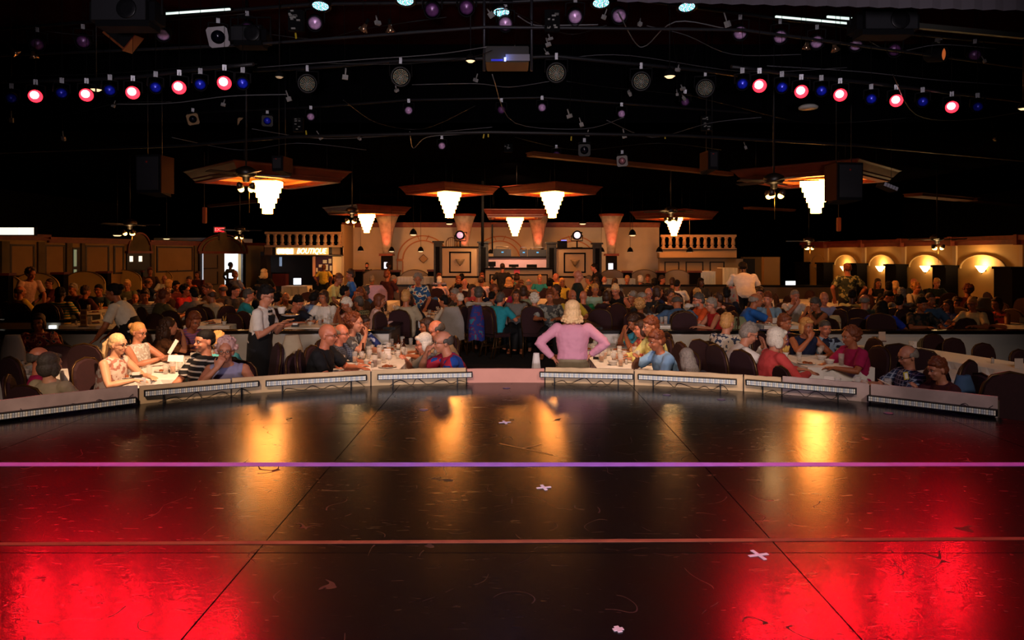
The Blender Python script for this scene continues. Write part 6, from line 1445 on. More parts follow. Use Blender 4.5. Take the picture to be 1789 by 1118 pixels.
 (1060, 508, 'dark-haired person in black before the mint shirt', 'back', 160, 'bob', 'n', 'black', 'm', 'short', dict(Y=14.2)),
 (1270, 503, 'person hidden by empty dark chairs right of centre', 'back', 150, 'short', 'k', 'dnavy', 'd', 'short', {}),
 (450, 499, 'seated dark figure beyond the waiter shoulder', 'back', 100, 'short', 'k', 'black', 'm', 'short', {}),
 (308, 492, 'shadowed dark-haired man between the black jacket and red shirt', 'back', 60, 'short', 'k', 'dred', 'm', 'short', {}),
 (262, 466, 'woman in dark clothes seated by the tan headboards', 'back', 40, 'short', 'a', 'brown', 'm', 'short', dict(Y=25.5)),
 (150, 500, 'dim figure in maroon between two left tables', 'back', 150, 'short', 'n', 'maroon', 'm', 'short', dict(Y=15.5)),
]
# staff far behind
L_ += [
 (641, 459, 'bearded bartender in black behind the left pale headboard', 'stand', 4, 'crew', 'k', 'black', 'r', 'short', dict(Y=28.2, beard='beard')),
 (679, 459, 'dark silhouette of a person before the glowing screen', 'stand', 120, 'short', 'k', 'black', 'd', 'short', dict(Y=28.0)),
 (878, 460, 'person in black with hair up standing at the bar counter', 'stand', 176, 'bun', 'n', 'black', 'm', 'short', dict(Y=22)),
 (1037, 461, 'dark-haired server in black facing left by right control booth', 'stand_lean', -82, 'bun', 'k', 'black', 'r', 'short', dict(Y=22.5)),
 (566, 463, 'person in golden shirt, back turned, at the boutique notice board', 'stand', 178, 'short', 'a', 'yellow', 'm', 'short', dict(Y=28.3, wide=1.2)),
 (403, 458, 'person silhouetted in the bright doorway at left', 'stand', 150, 'crew', 'k', 'olive', 'd', 'short', dict(Y=27.4)),
 (411, 474, 'person in cap below the bright doorway', 'back', 150, 'short', 'a', 'lav', 'm', 'short', dict(Y=24)),
 (462, 467, 'woman with large pale blond hair left of the boutique', 'back', 170, 'flip', 'lb', 'black', 'm', 'short', dict(Y=23)),
]
for e in L_:
    person(e[0], e[1], e[2], e[3], e[4], e[5], e[6], e[7], e[8], e[9], **e[10])
# waiter clothes and loads
APR = mat('08080a', .9)
def apron(t, T):
    ob('apron', mk(lambda bm: tube(bm, [(0, -.02, .42), (0, -.015, .7), (0, -.015, .98), (0, -.03, 1.10)], [(.20, .17), (.20, .16), (.185, .145), (.175, .14)], 16, side=(1, 0, 0)), APR), t)
    ob('apron_bib', mk(lambda bm: tube(bm, [(0, -.08, 1.08), (0, -.11, 1.2), (0, -.14, 1.32)], [(.11, .09), (.10, .08), (.08, .07)], 12, side=(1, 0, 0)), APR), t)
apron(w1, W1)
ob('bow_tie', mk(lambda bm: [ell(bm, (s * .03, -.15, 1.36), (.03, .012, .018), None, 8, 6) for s in (-1, 1)] and None, APR), w1)
ob('vest', mk(lambda bm: tube(bm, [(0, 0, .86), (0, -.03, 1.0), (0, -.08, 1.12)], [(.195, .155), (.18, .145), (.17, .14)], 16, side=(1, 0, 0)), APR), w2)
ob('skirt', mk(lambda bm: tube(bm, [(0, .0, .35), (0, 0, .6), (0, 0, .92)], [(.22, .2), (.21, .18), (.19, .15)], 16, side=(1, 0, 0)), APR), w2)
ob('halter_strap', mk(lambda bm: tube(bm, [(-.07, -.32, 1.20), (-.06, -.27, 1.36), (0, -.19, 1.41), (.06, -.27, 1.36), (.07, -.32, 1.20)], .012, 6), APR), w2)
# held things
def held(px, py, Y): return P(px, py, Y)
PLT = mk(lambda bm: lathe(bm, [(.0005, 0), (.07, 0), (.115, .014), (.12, .018), (.112, .018), (.07, .006), (.0005, .006)], 20), mat('d8d0c4', .3))
CUP = mk(lambda bm: lathe(bm, [(.022, 0), (.026, .004), (.040, .055), (.042, .062), (.038, .062), (.024, .01), (.0005, .008)], 14), mat('d8d0c4', .3))
HDL = mk(lambda bm: tube(bm, [(.038, 0, .05), (.062, 0, .045), (.06, 0, .022), (.032, 0, .016)], .005, 5), mat('d8d0c4', .3))
for i, (px, py) in enumerate([(507, 552), (492, 548)]):
    p = P(px, py, 9.12); t = thing('plate', ['plate of food held out by the waiter', 'white bowl stack on the waiter arm'][i], 'plate', p); ob('rim', PLT, t) if i == 0 else ob('rim', CUP, t)
    if i == 0: ob('food', mk(lambda bm: [ell(bm, (x, y, .02), (.03, .03, .015), None, 8, 6) for x, y in ((0, 0), (.04, .02), (-.04, .01))] and None, mat('a06a30', .6, noise=.4, nscale=40)), t)
    else: t.scale = (1.4,) * 3
p = P(937, 640, 8.15); t = thing('cloth_towel', 'white cloth held in the left hand of the woman in pink', 'cloth', p)
def towel(bm):
    n = 14; r0 = [bm.verts.new((.035 * math.cos(2 * math.pi * k / n), .03 * math.sin(2 * math.pi * k / n), .16)) for k in range(n)]; r1 = [bm.verts.new(((.055 + .012 * (k % 2)) * math.cos(2 * math.pi * k / n), .05 * math.sin(2 * math.pi * k / n), -.12)) for k in range(n)]
    for k in range(n): bm.faces.new((r0[k], r0[(k + 1) % n], r1[(k + 1) % n], r1[k]))
    bm.faces.new(r0)
ob('folded_cloth', mk(towel, mat('d8d0c8', .9)), t)
def sheet(px, py, Y, w_, h_, rot, lab, m=WHITE, cat='menu', name='menu'):
    t = ob(name, None, None, P(px, py, Y), [R(a) for a in rot], label=lab, category=cat)
    ob('cover', mbox(-w_ / 2, w_ / 2, -.003, .003, 0, h_, m), t); ob('page', mbox(-w_ / 2 + .01, w_ / 2 - .01, -.006, -.003, .01, h_ - .01, mat('ece4d8', .7)), t); return t
sheet(295, 618, 8.75, .05, .20, (0, 35, 60), 'pale open menu tilted in the hands of the blonde reader'); sheet(306, 632, 8.3, .17, .09, (-35, 5, 20), 'open booklet standing on the left spotlit table')
sheet(1560, 676, 6.95, .26, .10, (-70, 20, 30), 'tan menu held by the man in blue plaid', mat('b08c68', .7)); sheet(1584, 663, 7.2, .05, .08, (0, -10, 0), 'white and yellow name tag on the plaid shirt', mat('c8b830', .6), 'tag', 'name_tag')
# ------------------------------------------------------------ chairs
def chair_parts():
    d = {}
    def back(bm):
        o_ = [(-.19, .50), (-.205, .62), (-.215, .78), (-.20, .88), (-.15, .945), (-.08, .975), (0, .985), (.08, .975), (.15, .945), (.20, .88), (.215, .78), (.205, .62), (.19, .50)]
        cx = [(x, .215 + (z - .5) * .12 + .0, z) for x, z in o_]
        fr_, bk = [[bm.verts.new((x * k, y + dy, .73 + (z - .73) * k)) for x, y, z in cx] for k, dy in ((.93, -.03), (1, 0))], None
        r3 = [bm.verts.new((x, y + .035, z)) for x, y, z in cx]
        n = len(cx); a, b = fr_
        bm.faces.new(a); bm.faces.new(r3[::-1])
        for q, w_ in ((a, b), (b, r3)):
            for i in range(n): bm.faces.new((q[i], q[(i + 1) % n], w_[(i + 1) % n], w_[i]))
    d['backrest'] = mk(back, BURG)
    def seat(bm):
        box(bm, -.215, .215, -.22, .21, .42, .48); bmesh.ops.bevel(bm, geom=bm.edges[:], offset=.02, segments=2, affect='EDGES')
    d['seat'] = mk(seat, BURG)
    FM = mat('4c3418', .4, .6)
    d['legF'] = mk(lambda bm: tube(bm, [(0, 0, .42), (0, -.02, .2), (.0, -.03, 0)], .013, 6), FM)
    d['legB'] = mk(lambda bm: tube(bm, [(0, .0, .45), (0, .03, .25), (0, .10, 0)], .013, 6), FM)
    d['back_frame'] = mk(lambda bm: tube(bm, [(-.2, .2, .43), (-.218, .235, .65), (-.222, .255, .80), (-.2, .268, .90), (-.14, .275, .965), (0, .28, .995), (.14, .275, .965), (.2, .268, .90), (.222, .255, .80), (.218, .235, .65), (.2, .2, .43)], .012, 6), FM)
    d['stretcher'] = mk(lambda bm: [tube(bm, [(-.19, -.2, .22), (-.19, .23, .22)], .009, 5), tube(bm, [(.19, -.2, .22), (.19, .23, .22)], .009, 5)] and None, FM)
    d['handle'] = mk(lambda bm: lathe(bm, [(.0005, 0), (.04, 0), (.05, .008), (.0005, .012)], 12, M0=Matrix.Translation((0, .285, .955)) @ Matrix.Rotation(R(-90), 4, 'X') @ Matrix.Diagonal((1, .4, 1, 1))), GOLD)
    return d
CH = chair_parts()
bm = bmesh.new()
for k, off in (('backrest', 0), ('seat', 0), ('back_frame', 0)): bm.from_mesh(CH[k])
for sx in (-1, 1):
    for key, y in (('legF', -.19), ('legB', .18)):
        tm = CH[key].copy(); tm.transform(Matrix.Translation((sx * .19, y, 0))); bm.from_mesh(tm)
SIMPLE = mesh(bm, BURG)
def chair(x, y, z, a, label, far=False, group='banquet chairs', s=1):
    if far:
        o = ob('banquet_chair', SIMPLE, None, (x, y, z), (0, 0, a), label=label, category='chair', group=group); return o
    t = ob('banquet_chair', None, None, (x, y, z), (0, 0, a), label=label, category='chair', group=group); t.scale = (s, s, s)
    for k in ('seat', 'backrest', 'back_frame', 'stretcher', 'handle'): ob(k, CH[k], t)
    for sx in (-1, 1): ob('leg', CH['legF'], t, (sx * .19, -.19, 0)); ob('leg', CH['legB'], t, (sx * .19, .18, 0))
    return t
used = set()
for (x, y, z, a, lab, Y) in SEATS:
    wl_ = lab.split(' '); l_ = 'banquet chair holding the ' + ' '.join(wl_[:12])
    # chair a little behind the sitter
    chair(x - math.sin(a) * -.0, y, z, a, l_, Y > 17)
def fc(px, py, h, floor, yaw, lab, Y=None):
    """free chair: px,py of the backrest top"""
    if Y is None: Y = (CAMZ - floor - .99) * F / (py - 444)
    a = R(yaw); x = (px - 894.5) / F * Y; s = (CAMZ + (444 - py) / F * Y - floor) / .99
    s = max(.85, min(1.12, s))
    return chair(x + math.sin(a) * .27 * s, Y - math.cos(a) * .27 * s, floor, a, lab, False, s=s)
fc(20, 624, 0, FF, 150, 'empty dark banquet chair at the lower left corner', 7.4)
fc(149, 592, 0, FF, 170, 'empty dark banquet chair standing tall at left, back turned', 8.3); fc(100, 602, 0, FF, 10, 'dark banquet chair at the far left table, behind bald man', 8.7)
fc(31, 528, 0, FB, 178, 'dark rounded chair back under the yellow shirt at far left', 12.3); fc(79, 527, 0, FB, 178, 'dark rounded chair back left of the striped shirt', 12.3)
fc(485, 600, 0, FF, -60, 'dark chair beside the waiter, gold rimmed', 8.6); fc(523, 612, 0, FF, 100, 'dark banquet chair left of the bald man in black', 8.1)
fc(1224, 585, 0, FF, 110, 'empty dark chair turned sideways right of the silver hair', 8.7); fc(1252, 600, 0, FF, 100, 'empty dark chair beside the flowered blouse', 8.2); fc(1297, 612, 0, FF, 105, 'empty dark chair nearest the rim before the white sweater', 7.8)
fc(1366, 640, 0, FF, 95, 'dark chair corner peeking under the coral sweater', 7.7)
fc(1528, 591, 0, FF, -85, 'empty burgundy chair at the near end of long right table', 10.2); fc(1532, 615, 0, FF, -85, 'burgundy chair directly behind the magenta shirt', 9.2)
fc(1571, 601, 0, FF, 150, 'empty burgundy chair just behind the plaid man', 9.0); fc(1609, 610, 0, FF, 160, 'empty burgundy chair behind the auburn woman at right', 8.8)
fc(1630, 584, 0, FF, 8, 'first empty burgundy chair along the half wall at right', 11.0); fc(1665, 591, 0, FF, 8, 'second empty burgundy chair along the half wall at right', 10.7); fc(1717, 600, 0, FF, 12, 'third empty burgundy chair along the half wall at right', 10.0); fc(1780, 611, 0, FF, 20, 'burgundy chair cut by the right edge, behind long table', 9.4)
fc(1691, 628, 0, FF, -140, 'large empty dark chair with grey jacket near right rim end', 7.0); fc(1762, 645, 0, FF, 178, 'largest empty dark chair at the right end of the rim', 6.3)
fc(930, 541, 0, FB, 178, 'empty dark banquet chair with gold legs facing away in the aisle', 13.2); fc(848, 540, 0, FB, 128, 'dark banquet chair turned sideways in the aisle, left one', 13.1)
fc(1048, 540, 0, FB, 160, 'dark empty chair below the kelly green shirt', 12.6); fc(1066, 536, 0, FB, 100, 'slim sideways chair right of the kelly green shirt', 12.9); fc(1081, 530, 0, FB, 120, 'dark sideways chair left of the lacy white top', 12.5)
fc(700, 541, 0, FB, 178, 'second chair back beside the navy armchair sitter', 12.8)
fc(663, 545, 0, FB, 70, 'dark chair back at the left wall cap end', 12.0)
fc(271, 548, 0, FB, 172, 'maroon chair back left behind the curly woman', 12.5); fc(297, 543, 0, FB, 172, 'maroon chair with gold handle behind curly woman', 12.9); fc(342, 537, 0, FB, 172, 'maroon chair beyond the auburn woman', 12.9); fc(355, 536, 0, FB, 172, 'maroon chair left of the bread basket table', 13.3)
fc(405, 548, 0, FB, 170, 'maroon chair right of the bread basket table', 12.3); fc(425, 544, 0, FB, 150, 'maroon chair directly left of the waiter', 12.6)
fc(1192, 543, 0, FB, 178, 'dark chair back under the denim-shirted man', 12.2)
fc(1449, 556, 0, FB, 120, 'small dark chair wrapped by a white shawl at right', 12.2); fc(1500, 556, 0, FB, 160, 'dark chair before the blue grey hawaiian shirt', 12.1); fc(1473, 535, 0, FB, 150, 'dark chair left of the blue grey hawaiian shirt', 13.2); fc(1688, 556, 0, FB, 178, 'dark chair left of the far right white table', 12.1); fc(1720, 543, 0, FB, 175, 'dark chair behind the red print top', 13)
rn = random.Random(31); rows = [(480, 506, 17), (497, 505, 17.5), (530, 505, 17.2), (545, 504, 18.3), (1340, 500, 18), (1360, 505, 16.5), (1375, 503, 17.5), (1400, 500, 19), (1240, 500, 17), (1262, 500, 16), (1275, 498, 18), (1455, 500, 18), (1500, 503, 17), (1770, 505, 15.5), (1780, 520, 14), (200, 505, 17), (380, 496, 20), (440, 496, 20), (560, 498, 20), (585, 497, 21), (720, 500, 19), (1010, 498, 19), (470, 500, 18.5), (150, 512, 16), (20, 505, 15.5), (1600, 505, 17.5), (1650, 502, 18), (1745, 500, 18)]
for i, (px, py, Y) in enumerate(rows):
    near = min([q for q in SEATS if q[4] not in used], key=lambda q: abs(q[0] / q[1] * F + 894.5 - px) + abs(q[5] - Y) * 4)
    used.add(near[4])
    chair((px - 894.5) / F * Y, Y, FB, R(rn.choice([-80, 80, 170, 175, 100])), 'small empty dark chair near the ' + ' '.join(near[4].split(' ')[:10]), True, group='far empty chairs')
# clothes hung over chairs
def drape(px, py, Y, w_, h_, m, lab, rz=0, fl=FB):
    p = P(px, py, Y); t = thing('hanging_jacket', lab, 'jacket', p, R(rz))
    def dm_(bm):
        n = 12; pr = None; sec = []
        for j in range(7):
            v = j / 6; ring = []
            for k in range(n):
                a = 2 * math.pi * k / n; fold = 1 + .16 * math.sin(k * 2.5) * v
                ring.append(bm.verts.new((w_ / 2 * (.55 + .45 * min(1, v * 2.4)) * math.cos(a) * fold, .055 * (1 + .5 * v) * math.sin(a) * fold, -h_ * v + .02 * math.cos(a * 3) * v)))
            if pr:
                for k in range(n):
                    f_ = bm.faces.new((pr[k], pr[(k + 1) % n], ring[(k + 1) % n], ring[k])); f_.smooth = True
            else: bm.faces.new(ring)
            pr = ring
    ob('fabric', mk(dm_, m), t); return t
drape(789, 536, 13.0, .5, .62, SH['pgrey'], 'pale grey cardigan draped over the hoodie wearer chair', 15)
drape(833, 533, 12.9, .3, .66, pattern('b', '142c78', '5c1450', 12, '1c6c88'), 'blue and purple patterned jacket hanging by the aisle', 20)
drape(510, 585, 8.7, .30, .55, SH['beige'], 'beige cardigan hanging on the chair right of the waiter', 30)
drape(657, 498, 15.0, .5, .35, SH['pink'], 'pink jacket draped on a chair back at mid room'); drape(1458, 551, 12.4, .34, .3, SH['cream'], 'white shawl around a dark chair back at right', 20)
drape(1278, 500, 15.5, .34, .75, pattern('b', '8c7c6c', '9c3c34', 9, '3c6c84'), 'colourful floral wrap hanging beside the heavy standing man'); drape(1719, 520, 13.4, .40, .3, SH['pgrey'], 'grey wrap on a chair back by the right wall'); drape(1683, 655, 6.85, .26, .3, SH['denim'], 'grey denim jacket on the large chair near right rim', 20)
drape(1292, 553, 11.9, .28, .25, SH['sage'], 'pale green scarf on the chair right of the blonde short hair'); drape(22, 585, 9.0, .34, .5, mat('9a9088', .9), 'pale sheer cloth on a chair at the far left edge')
# ------------------------------------------------------------ tables and what stands on them
def clearm(c, a):
    m = mat(c, .08, spec=1.0).copy(); m.node_tree.nodes['Principled BSDF'].inputs['Alpha'].default_value = a; return m
GL = clearm('e0d8cc', .25); DRK = clearm('7a2408', .85); AMB = clearm('d88420', .8); BOT = mat('2c1004', .1)
TUM = mk(lambda bm: lathe(bm, [(.0005, 0), (.028, 0), (.034, .12), (.031, .12), (.026, .012), (.0005, .012)], 14), GL)
WIN = mk(lambda bm: lathe(bm, [(.0005, 0), (.030, 0), (.030, .003), (.005, .008), (.005, .06), (.020, .075), (.036, .10), (.034, .145), (.031, .145), (.033, .10), (.018, .08), (.0005, .076)], 14), GL)
DRN = mk(lambda bm: lathe(bm, [(.0005, .013), (.025, .013), (.030, .085), (.0005, .085)], 12), DRK); DRA = DRN.copy(); DRA.materials.clear(); DRA.materials.append(AMB)
BTL = mk(lambda bm: lathe(bm, [(.0005, 0), (.030, 0), (.030, .13), (.013, .17), (.012, .23), (.014, .232), (.014, .24), (.0005, .24)], 14), BOT)
BLB = mk(lambda bm: lathe(bm, [(.0305, .03), (.0305, .10)], 14), mat('c8b8a0', .6))
CAD = mk(lambda bm: box(bm, -.06, .06, -.035, .035, 0, .035), mat('14100e', .5)); CRD = mk(lambda bm: box(bm, -.05, .05, -.002, .002, 0, .11), mat('e4dcd4', .7)); CRB = mk(lambda bm: box(bm, -.055, .055, -.015, .015, 0, .012), mat('4a1414', .5))
NAP = mk(lambda bm: [tube(bm, [(0, 0, 0), (x * .4, y, .05), (x, y, .11)], [(.02, .01), (.03, .008), (.012, .003)], 8) for x, y in ((-.05, 0), (0, .02), (.05, 0), (.02, -.02))] and None, mat('c8a050', .8))
SHK = mk(lambda bm: lathe(bm, [(.0005, 0), (.018, 0), (.020, .05), (.014, .065), (.0005, .07)], 10), mat('b8b0a8', .3)); SHC = mk(lambda bm: lathe(bm, [(.0145, .062), (.014, .078), (.0005, .08)], 10), STEEL)
FOOD = mk(lambda bm: [ell(bm, (x, y, .016), (.032, .026, .018), None, 8, 6) for x, y in ((0, 0), (.045, .02), (-.04, .02), (.01, -.045))] and None, mat('8a4418', .6, noise=.5, nscale=40))
ICE = mk(lambda bm: lathe(bm, [(.03, 0), (.05, .01), (.065, .05), (.07, .055), (.06, .055), (.045, .014), (.0005, .012)], 16), mat('d0ccc8', .2))
def item(kind, x, y, z, where, rz=0, s=1, pre=''):
    lab = pre + {'tumbler': 'water glass ', 'goblet': 'stemmed glass ', 'cola': 'dark iced drink ', 'tea': 'amber iced tea glass ', 'bottle': 'brown beer bottle ', 'cup': 'white coffee cup ', 'plate': 'plate of food ', 'caddy': 'black sugar caddy ', 'card': 'white table card ', 'napkin': 'gold napkin cup ', 'shaker': 'salt shaker ', 'pot': 'white china creamer ', 'candle': 'glowing candle lamp '}[kind] + where
    t = ob({'tumbler': 'water_glass', 'goblet': 'wine_glass', 'cola': 'drink_glass', 'tea': 'drink_glass', 'bottle': 'beer_bottle', 'cup': 'coffee_cup', 'plate': 'plate', 'caddy': 'sugar_caddy', 'card': 'table_card', 'napkin': 'napkin_cup', 'shaker': 'salt_shaker', 'pot': 'creamer', 'candle': 'candle_lamp'}[kind], None, None, (x, y, z), (0, 0, rz), label=lab,
           category={'cola': 'glass', 'tea': 'glass', 'tumbler': 'glass', 'goblet': 'glass', 'bottle': 'bottle', 'cup': 'cup', 'plate': 'plate', 'caddy': 'caddy', 'card': 'card', 'napkin': 'napkin', 'shaker': 'shaker', 'pot': 'creamer', 'candle': 'candle'}[kind], group=kind + ' items ' + where)
    t.scale = (s, s, s)
    if kind == 'tumbler': ob('glass', TUM, t)
    elif kind == 'goblet': ob('glass', WIN, t)
    elif kind == 'cola': ob('glass', TUM, t).scale = (1.1, 1.1, 1.25); ob('drink', DRN, t)
    elif kind == 'tea': ob('glass', TUM, t).scale = (1.1, 1.1, 1.25); ob('drink', DRA, t)
    elif kind == 'bottle': ob('glass', BTL, t); ob('paper_label', BLB, t)
    elif kind == 'cup': ob('bowl', CUP, t); ob('handle', HDL, t)
    elif kind == 'plate': ob('dish', PLT, t); ob('food', FOOD, t)
    elif kind == 'caddy':
        ob('tray', CAD, t)
        for k in range(3): ob('packet', CRD, t, (0, -.02 + .02 * k, .01)).scale = (.8, 1, .5)
    elif kind == 'card': ob('card_face', CRD, t); ob('holder', CRB, t)
    elif kind == 'napkin': ob('cup', CUP, t); ob('napkins', NAP, t, (0, 0, .045))
    elif kind == 'shaker': ob('body_glass', SHK, t); ob('lid', SHC, t)
    elif kind == 'pot': ob('bowl', ICE, t)
    elif kind == 'candle': ob('glass', TUM, t).scale = (1, 1, .8); ob('flame', mk(lambda bm: ell(bm, (0, 0, .05), (.015, .015, .03), None, 8, 6), mat('fff0d0', emit='ffe8d0', es=7)), t)
    return t
def dtable(x, y, w_, l_, rz, fl, lab, drop=.3, items='', seed=0, far=False):
    zt = fl + .75
    t = thing('dining_table', 'rectangular table under ' + lab, 'table', (x, y, fl), R(rz))
    ob('tabletop', mbox(-w_ / 2 + .01, w_ / 2 - .01, -l_ / 2 + .01, l_ / 2 - .01, .71, .735, mat('5c4028', .6)), t)
    if not far:
        for sx in (-1, 1):
            for sy in (-1, 1): ob('leg', mk(lambda bm: tube(bm, [(sx * (w_ / 2 - .08), sy * (l_ / 2 - .12), 0), (sx * (w_ / 2 - .08), sy * (l_ / 2 - .12), .71)], .018, 6), DKMETAL), t)
    def cl(bm):
        nx, ny = max(4, int(w_ / .09)), max(4, int(l_ / .09)); per = []
        for i in range(nx): per.append((-w_ / 2 + w_ * i / nx, -l_ / 2, 0, -1))
        for i in range(ny): per.append((w_ / 2, -l_ / 2 + l_ * i / ny, 1, 0))
        for i in range(nx): per.append((w_ / 2 - w_ * i / nx, l_ / 2, 0, 1))
        for i in range(ny): per.append((-w_ / 2, l_ / 2 - l_ * i / ny, -1, 0))
        rings = []
        for z, o_ in ((.75, -.015), (.745, .0), (.75 - drop * .5, .012), (.75 - drop, .02)):
            rg = []
            for k, (px_, py_, nx_, ny_) in enumerate(per):
                fo = o_ * (1 + 1.4 * math.sin(k * 2.1 + seed)) if z < .74 else o_
                rg.append(bm.verts.new((px_ + nx_ * fo, py_ + ny_ * fo, z)))
            rings.append(rg)
        n = len(per); bm.faces.new(rings[0])
        for a, b in zip(rings, rings[1:]):
            for k in range(n): bm.faces.new((a[k], a[(k + 1) % n], b[(k + 1) % n], b[k]))
    c = ob('tablecloth', mk(cl, CLOTH), None, (x, y, fl), (0, 0, R(rz)), label=lab[0].upper() + lab[1:] if False else lab, category='tablecloth', group=None)
    r_ = random.Random(seed); wh = 'on the ' + lab.replace('white cloth ', 'white table ').replace('the ', '')
    wh = 'on the table ' + lab.split('white cloth on the table ')[-1]
    spots = []
    for it in items.split():
        for _ in range(20):
            u, v = r_.uniform(-.40, .40) * w_, r_.uniform(-.46, .46) * l_
            if all((u - a) ** 2 + (v - b) ** 2 > (.10 if 'plate' in (it, k_) else .075) ** 2 for a, b, k_ in spots): break
        spots.append((u, v, it))
    ca, sa = math.cos(R(rz)), math.sin(R(rz)); cnt = {}
    for u, v, it in sorted(spots, key=lambda q: q[0] * sa + q[1] * ca):
        k = cnt.get(it, 0); cnt[it] = k + 1; n = sum(1 for q in spots if q[2] == it)
        item(it, x + u * ca - v * sa, y + u * sa + v * ca, zt, wh, r_.uniform(-.4, .4) if it in ('card', 'caddy') else r_.uniform(0, 6), pre='' if n == 1 else 'nearest ' if k == 0 else ORD[k] + ' nearest ')
def dtpx(px, Y, w_, l_, rz, fl, lab, items='', seed=0, drop=.3, far=False):
    if fl == FB:
        x0 = (px - 894.5) / F * Y; best = None
        for dx in (0, .1, -.1, .2, -.2, .35, -.35, .5, -.5, .7, -.7):
            for dy in (0, .2, -.2, .4, -.4, .7, -.7, 1.0):
                if Y + dy - l_ / 2 < 11.45: continue
                n = sum(1 for q in ALLP if abs(q[0] - x0 - dx) < w_ / 2 + .13 and abs(q[1] - Y - dy) < l_ / 2 + .13) + sum(.5 for q in TABS if abs(q[0] - x0 - dx) < .9 and abs(q[1] - Y - dy) < (l_ + q[2]) / 2 + .1)
                c = n * 10 + abs(dx) + abs(dy) * .5
                if best is None or c < best[0]: best = (c, dx, dy)
        dx, dy = best[1:] if best else (0, 0)
        TABS.append((x0 + dx, Y + dy, l_)); Y += dy; px = (x0 + dx) / Y * F + 894.5
    dtable((px - 894.5) / F * Y, Y, w_, l_, rz, fl, 'white cloth on the table ' + lab, drop, items, seed, far)
TABS = []; ALLP = [(o.location.x, o.location.y) for o in C.objects if o.name.startswith('person')]
big = 'goblet tumbler cola tumbler goblet tumbler cup cup plate plate plate shaker shaker caddy tumbler goblet tea '
dtpx(80, 9.0, .95, 1.7, 6, FF, 'at the far left front', big + 'tea pot goblet', 1)
dtpx(317, 8.85, .86, 1.9, 4, FF, 'under the spotlight at left', big + 'cup pot bottle tumbler tumbler cola', 2)
dtpx(668, 9.75, .86, 2.4, 0, FF, 'centre left behind the rim', big + big + 'bottle bottle pot card card bottle tea tea cola goblet tumbler', 3)
dtpx(1078, 9.9, .88, 2.4, 0, FF, 'centre right behind the rim', big + big + 'tea tea cola bottle pot tea tumbler napkin', 4)
dtpx(1436, 9.3, .86, 1.1, 0, FF, 'before the smiling man in navy hawaiian shirt', 'goblet goblet tumbler tea cup pot pot plate tumbler shaker cola napkin', 5)
dtpx(1663, 9.65, .80, 2.75, 17, FF, 'running along the half wall at right', 'card shaker shaker goblet caddy', 6)
dtpx(1725, 7.9, .7, 1.5, 24, FF, 'at the far right front, empty', 'card', 7)
dtpx(1500, 7.25, .5, .7, 20, FF, 'low by the rim below the magenta shirt', 'card tumbler tumbler cola tumbler cola', 8, .2)
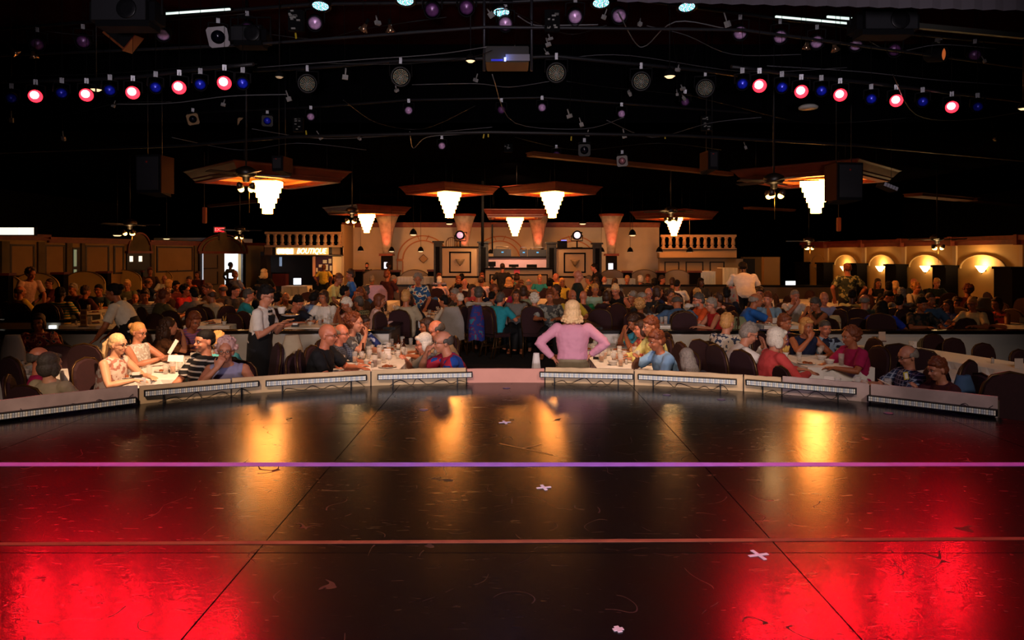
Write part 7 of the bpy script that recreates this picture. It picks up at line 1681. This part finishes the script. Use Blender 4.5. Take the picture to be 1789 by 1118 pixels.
# small white cards standing at the near table edges
for px, py, Y, lab in ((245, 667, 7.75, 'spotlit left'), (664, 653, 8.45, 'centre left'), (1053, 652, 8.5, 'centre right')):
    p = P(px, py, Y); ob('place_card', mbox(-.065, .065, -.003, .003, 0, .045, mat('dcd8dc', .6)), None, p, label='white folded place card at the near edge of the ' + lab + ' table', category='card')
mid = 'goblet tumbler tumbler cup plate plate cola goblet shaker tumbler '
for i, (px, Y, lab, it, w_, l_) in enumerate([
    (125, 14.2, 'by the striped shirt at far left', mid + 'card napkin', .8, 2.0), (240, 13.1, 'behind the waitress', mid + 'plate tumbler', .8, 1.5), (305, 14.6, 'before the grey striped top', mid, .8, 1.6), (388, 12.6, 'with the bread basket left of the waiter', 'card napkin cup plate plate', .8, 1.3),
    (560, 12.2, 'behind the bald man in black', mid + 'cup cola tumbler caddy', .9, 1.2), (690, 14.4, 'left of the navy armchair sitter', mid + 'cola', .9, 1.5), (750, 14.0, 'right of the navy armchair sitter', mid, .8, 1.6), (922, 14.9, 'in mid aisle between turquoise and pink shirts', mid + 'goblet tumbler cup', .9, 1.4), (965, 13.9, 'right of the pale pink shirt', mid + 'cola tumbler', .8, 1.3),
    (1062, 16.4, 'before the mint green shirt', mid + 'cup cup', 1.0, 1.6), (1180, 12.6, 'between the lacy top and orange shirt', mid + 'bottle bottle napkin card goblet tumbler tea', .95, 1.3), (1350, 12.6, 'right of the royal blue polo', mid + 'candle caddy goblet card', .8, 1.3), (1400, 14.3, 'before the white moustached man', mid + 'goblet card napkin tumbler', .85, 1.5),
    (1578, 12.6, 'right of the royal blue top', mid + 'tumbler bottle cola', .9, 1.3), (1722, 12.2, 'at the far right behind the half wall', 'card plate', .8, 1.2), (1640, 14.3, 'beyond the black floral shirt', mid, .8, 1.4), (480, 15.2, 'beyond the waiter', mid, .8, 1.6),
    (555, 17.2, 'near the yellow polo man', 'card cup plate tumbler', .8, 2.2), (500, 19.5, 'left of centre with two white cards', 'card card cup', .8, 1.8), (660, 17.5, 'before the maroon shirt', 'tumbler goblet plate cup', .8, 2.0), (785, 18.5, 'before the bald orange-lit man', 'tumbler goblet plate cup', .8, 2.0), (890, 19.0, 'at the middle before the bar', 'tumbler goblet plate cup', .8, 2.0), (950, 18.4, 'before the short blond teal woman', 'tumbler goblet plate', .8, 2.0), (1090, 19.0, 'before the slate top woman', 'tumbler goblet plate cup', .8, 1.8), (1150, 17.0, 'behind the brown curly woman in black', 'tumbler goblet plate cup', .8, 1.8), (1245, 18.8, 'left of the heavy standing man', 'bottle tumbler plate cup', .8, 1.8), (1318, 19.2, 'right of the heavy standing man', 'tumbler cup', .8, 1.6), (1410, 17.8, 'near the laptop at right', 'tumbler cup card', .9, 2.4), (1460, 16.5, 'before the leafy green shirt', 'card cup', .8, 1.4), (1550, 17.5, 'before the long-haired woman in black', mid, .8, 1.4), (1590, 16.6, 'before the curly blond woman at right', mid, .8, 1.4), (215, 17.3, 'before the tan headboards at left', mid, .8, 1.6), (340, 18.5, 'before the orange shirt', 'tumbler goblet plate', .8, 1.8), (430, 19.0, 'before the arched door', 'tumbler goblet plate', .8, 1.8)]):
    dtpx(px, Y, w_, l_, 0, FB, lab, it, 20 + i, far=Y > 15)
dtable((519 - 894.5) / F * 27.05, 27.05, 1.0, .7, 0, FB, 'white cloth on the table under the left glowing screen at the back', .4, '', 91, True); dtable((1381 - 894.5) / F * 26.05, 26.05, 1.0, .7, 0, FB, 'white cloth on the table under the glowing laptop at the back', .4, '', 92, True)
p = P(147, 570, 11.35); t = thing('menu_stand', 'tall tan menu card standing on the half wall at left', 'menu', P(146, 571, 11.3)); ob('card_face', mbox(-.055, .055, -.004, .004, 0, .29, mat('b8843c', .7)), t); ob('base', mbox(-.07, .07, -.03, .03, -.0, .015, mat('2a0c0a', .5)), t)
for k in range(3): ob('printed_block', mbox(-.04, .04, -.007, -.004, .05 + .08 * k, .10 + .08 * k, mat('8a5020', .7)), t)
for px, py, Y, lab in ((1541, 597, 10.9, 'white number card near the half wall at right'), (1780, 648, 8.7, 'white card in red holder cut by the right edge')):
    t = thing('table_card', lab, 'card', P(px, py, Y)); ob('card_face', mbox(-.055, .055, -.002, .002, 0, .16, mat('cbb8a8', .7)), t); ob('holder', mbox(-.06, .06, -.02, .02, 0, .014, mat('4a1014', .5)), t)
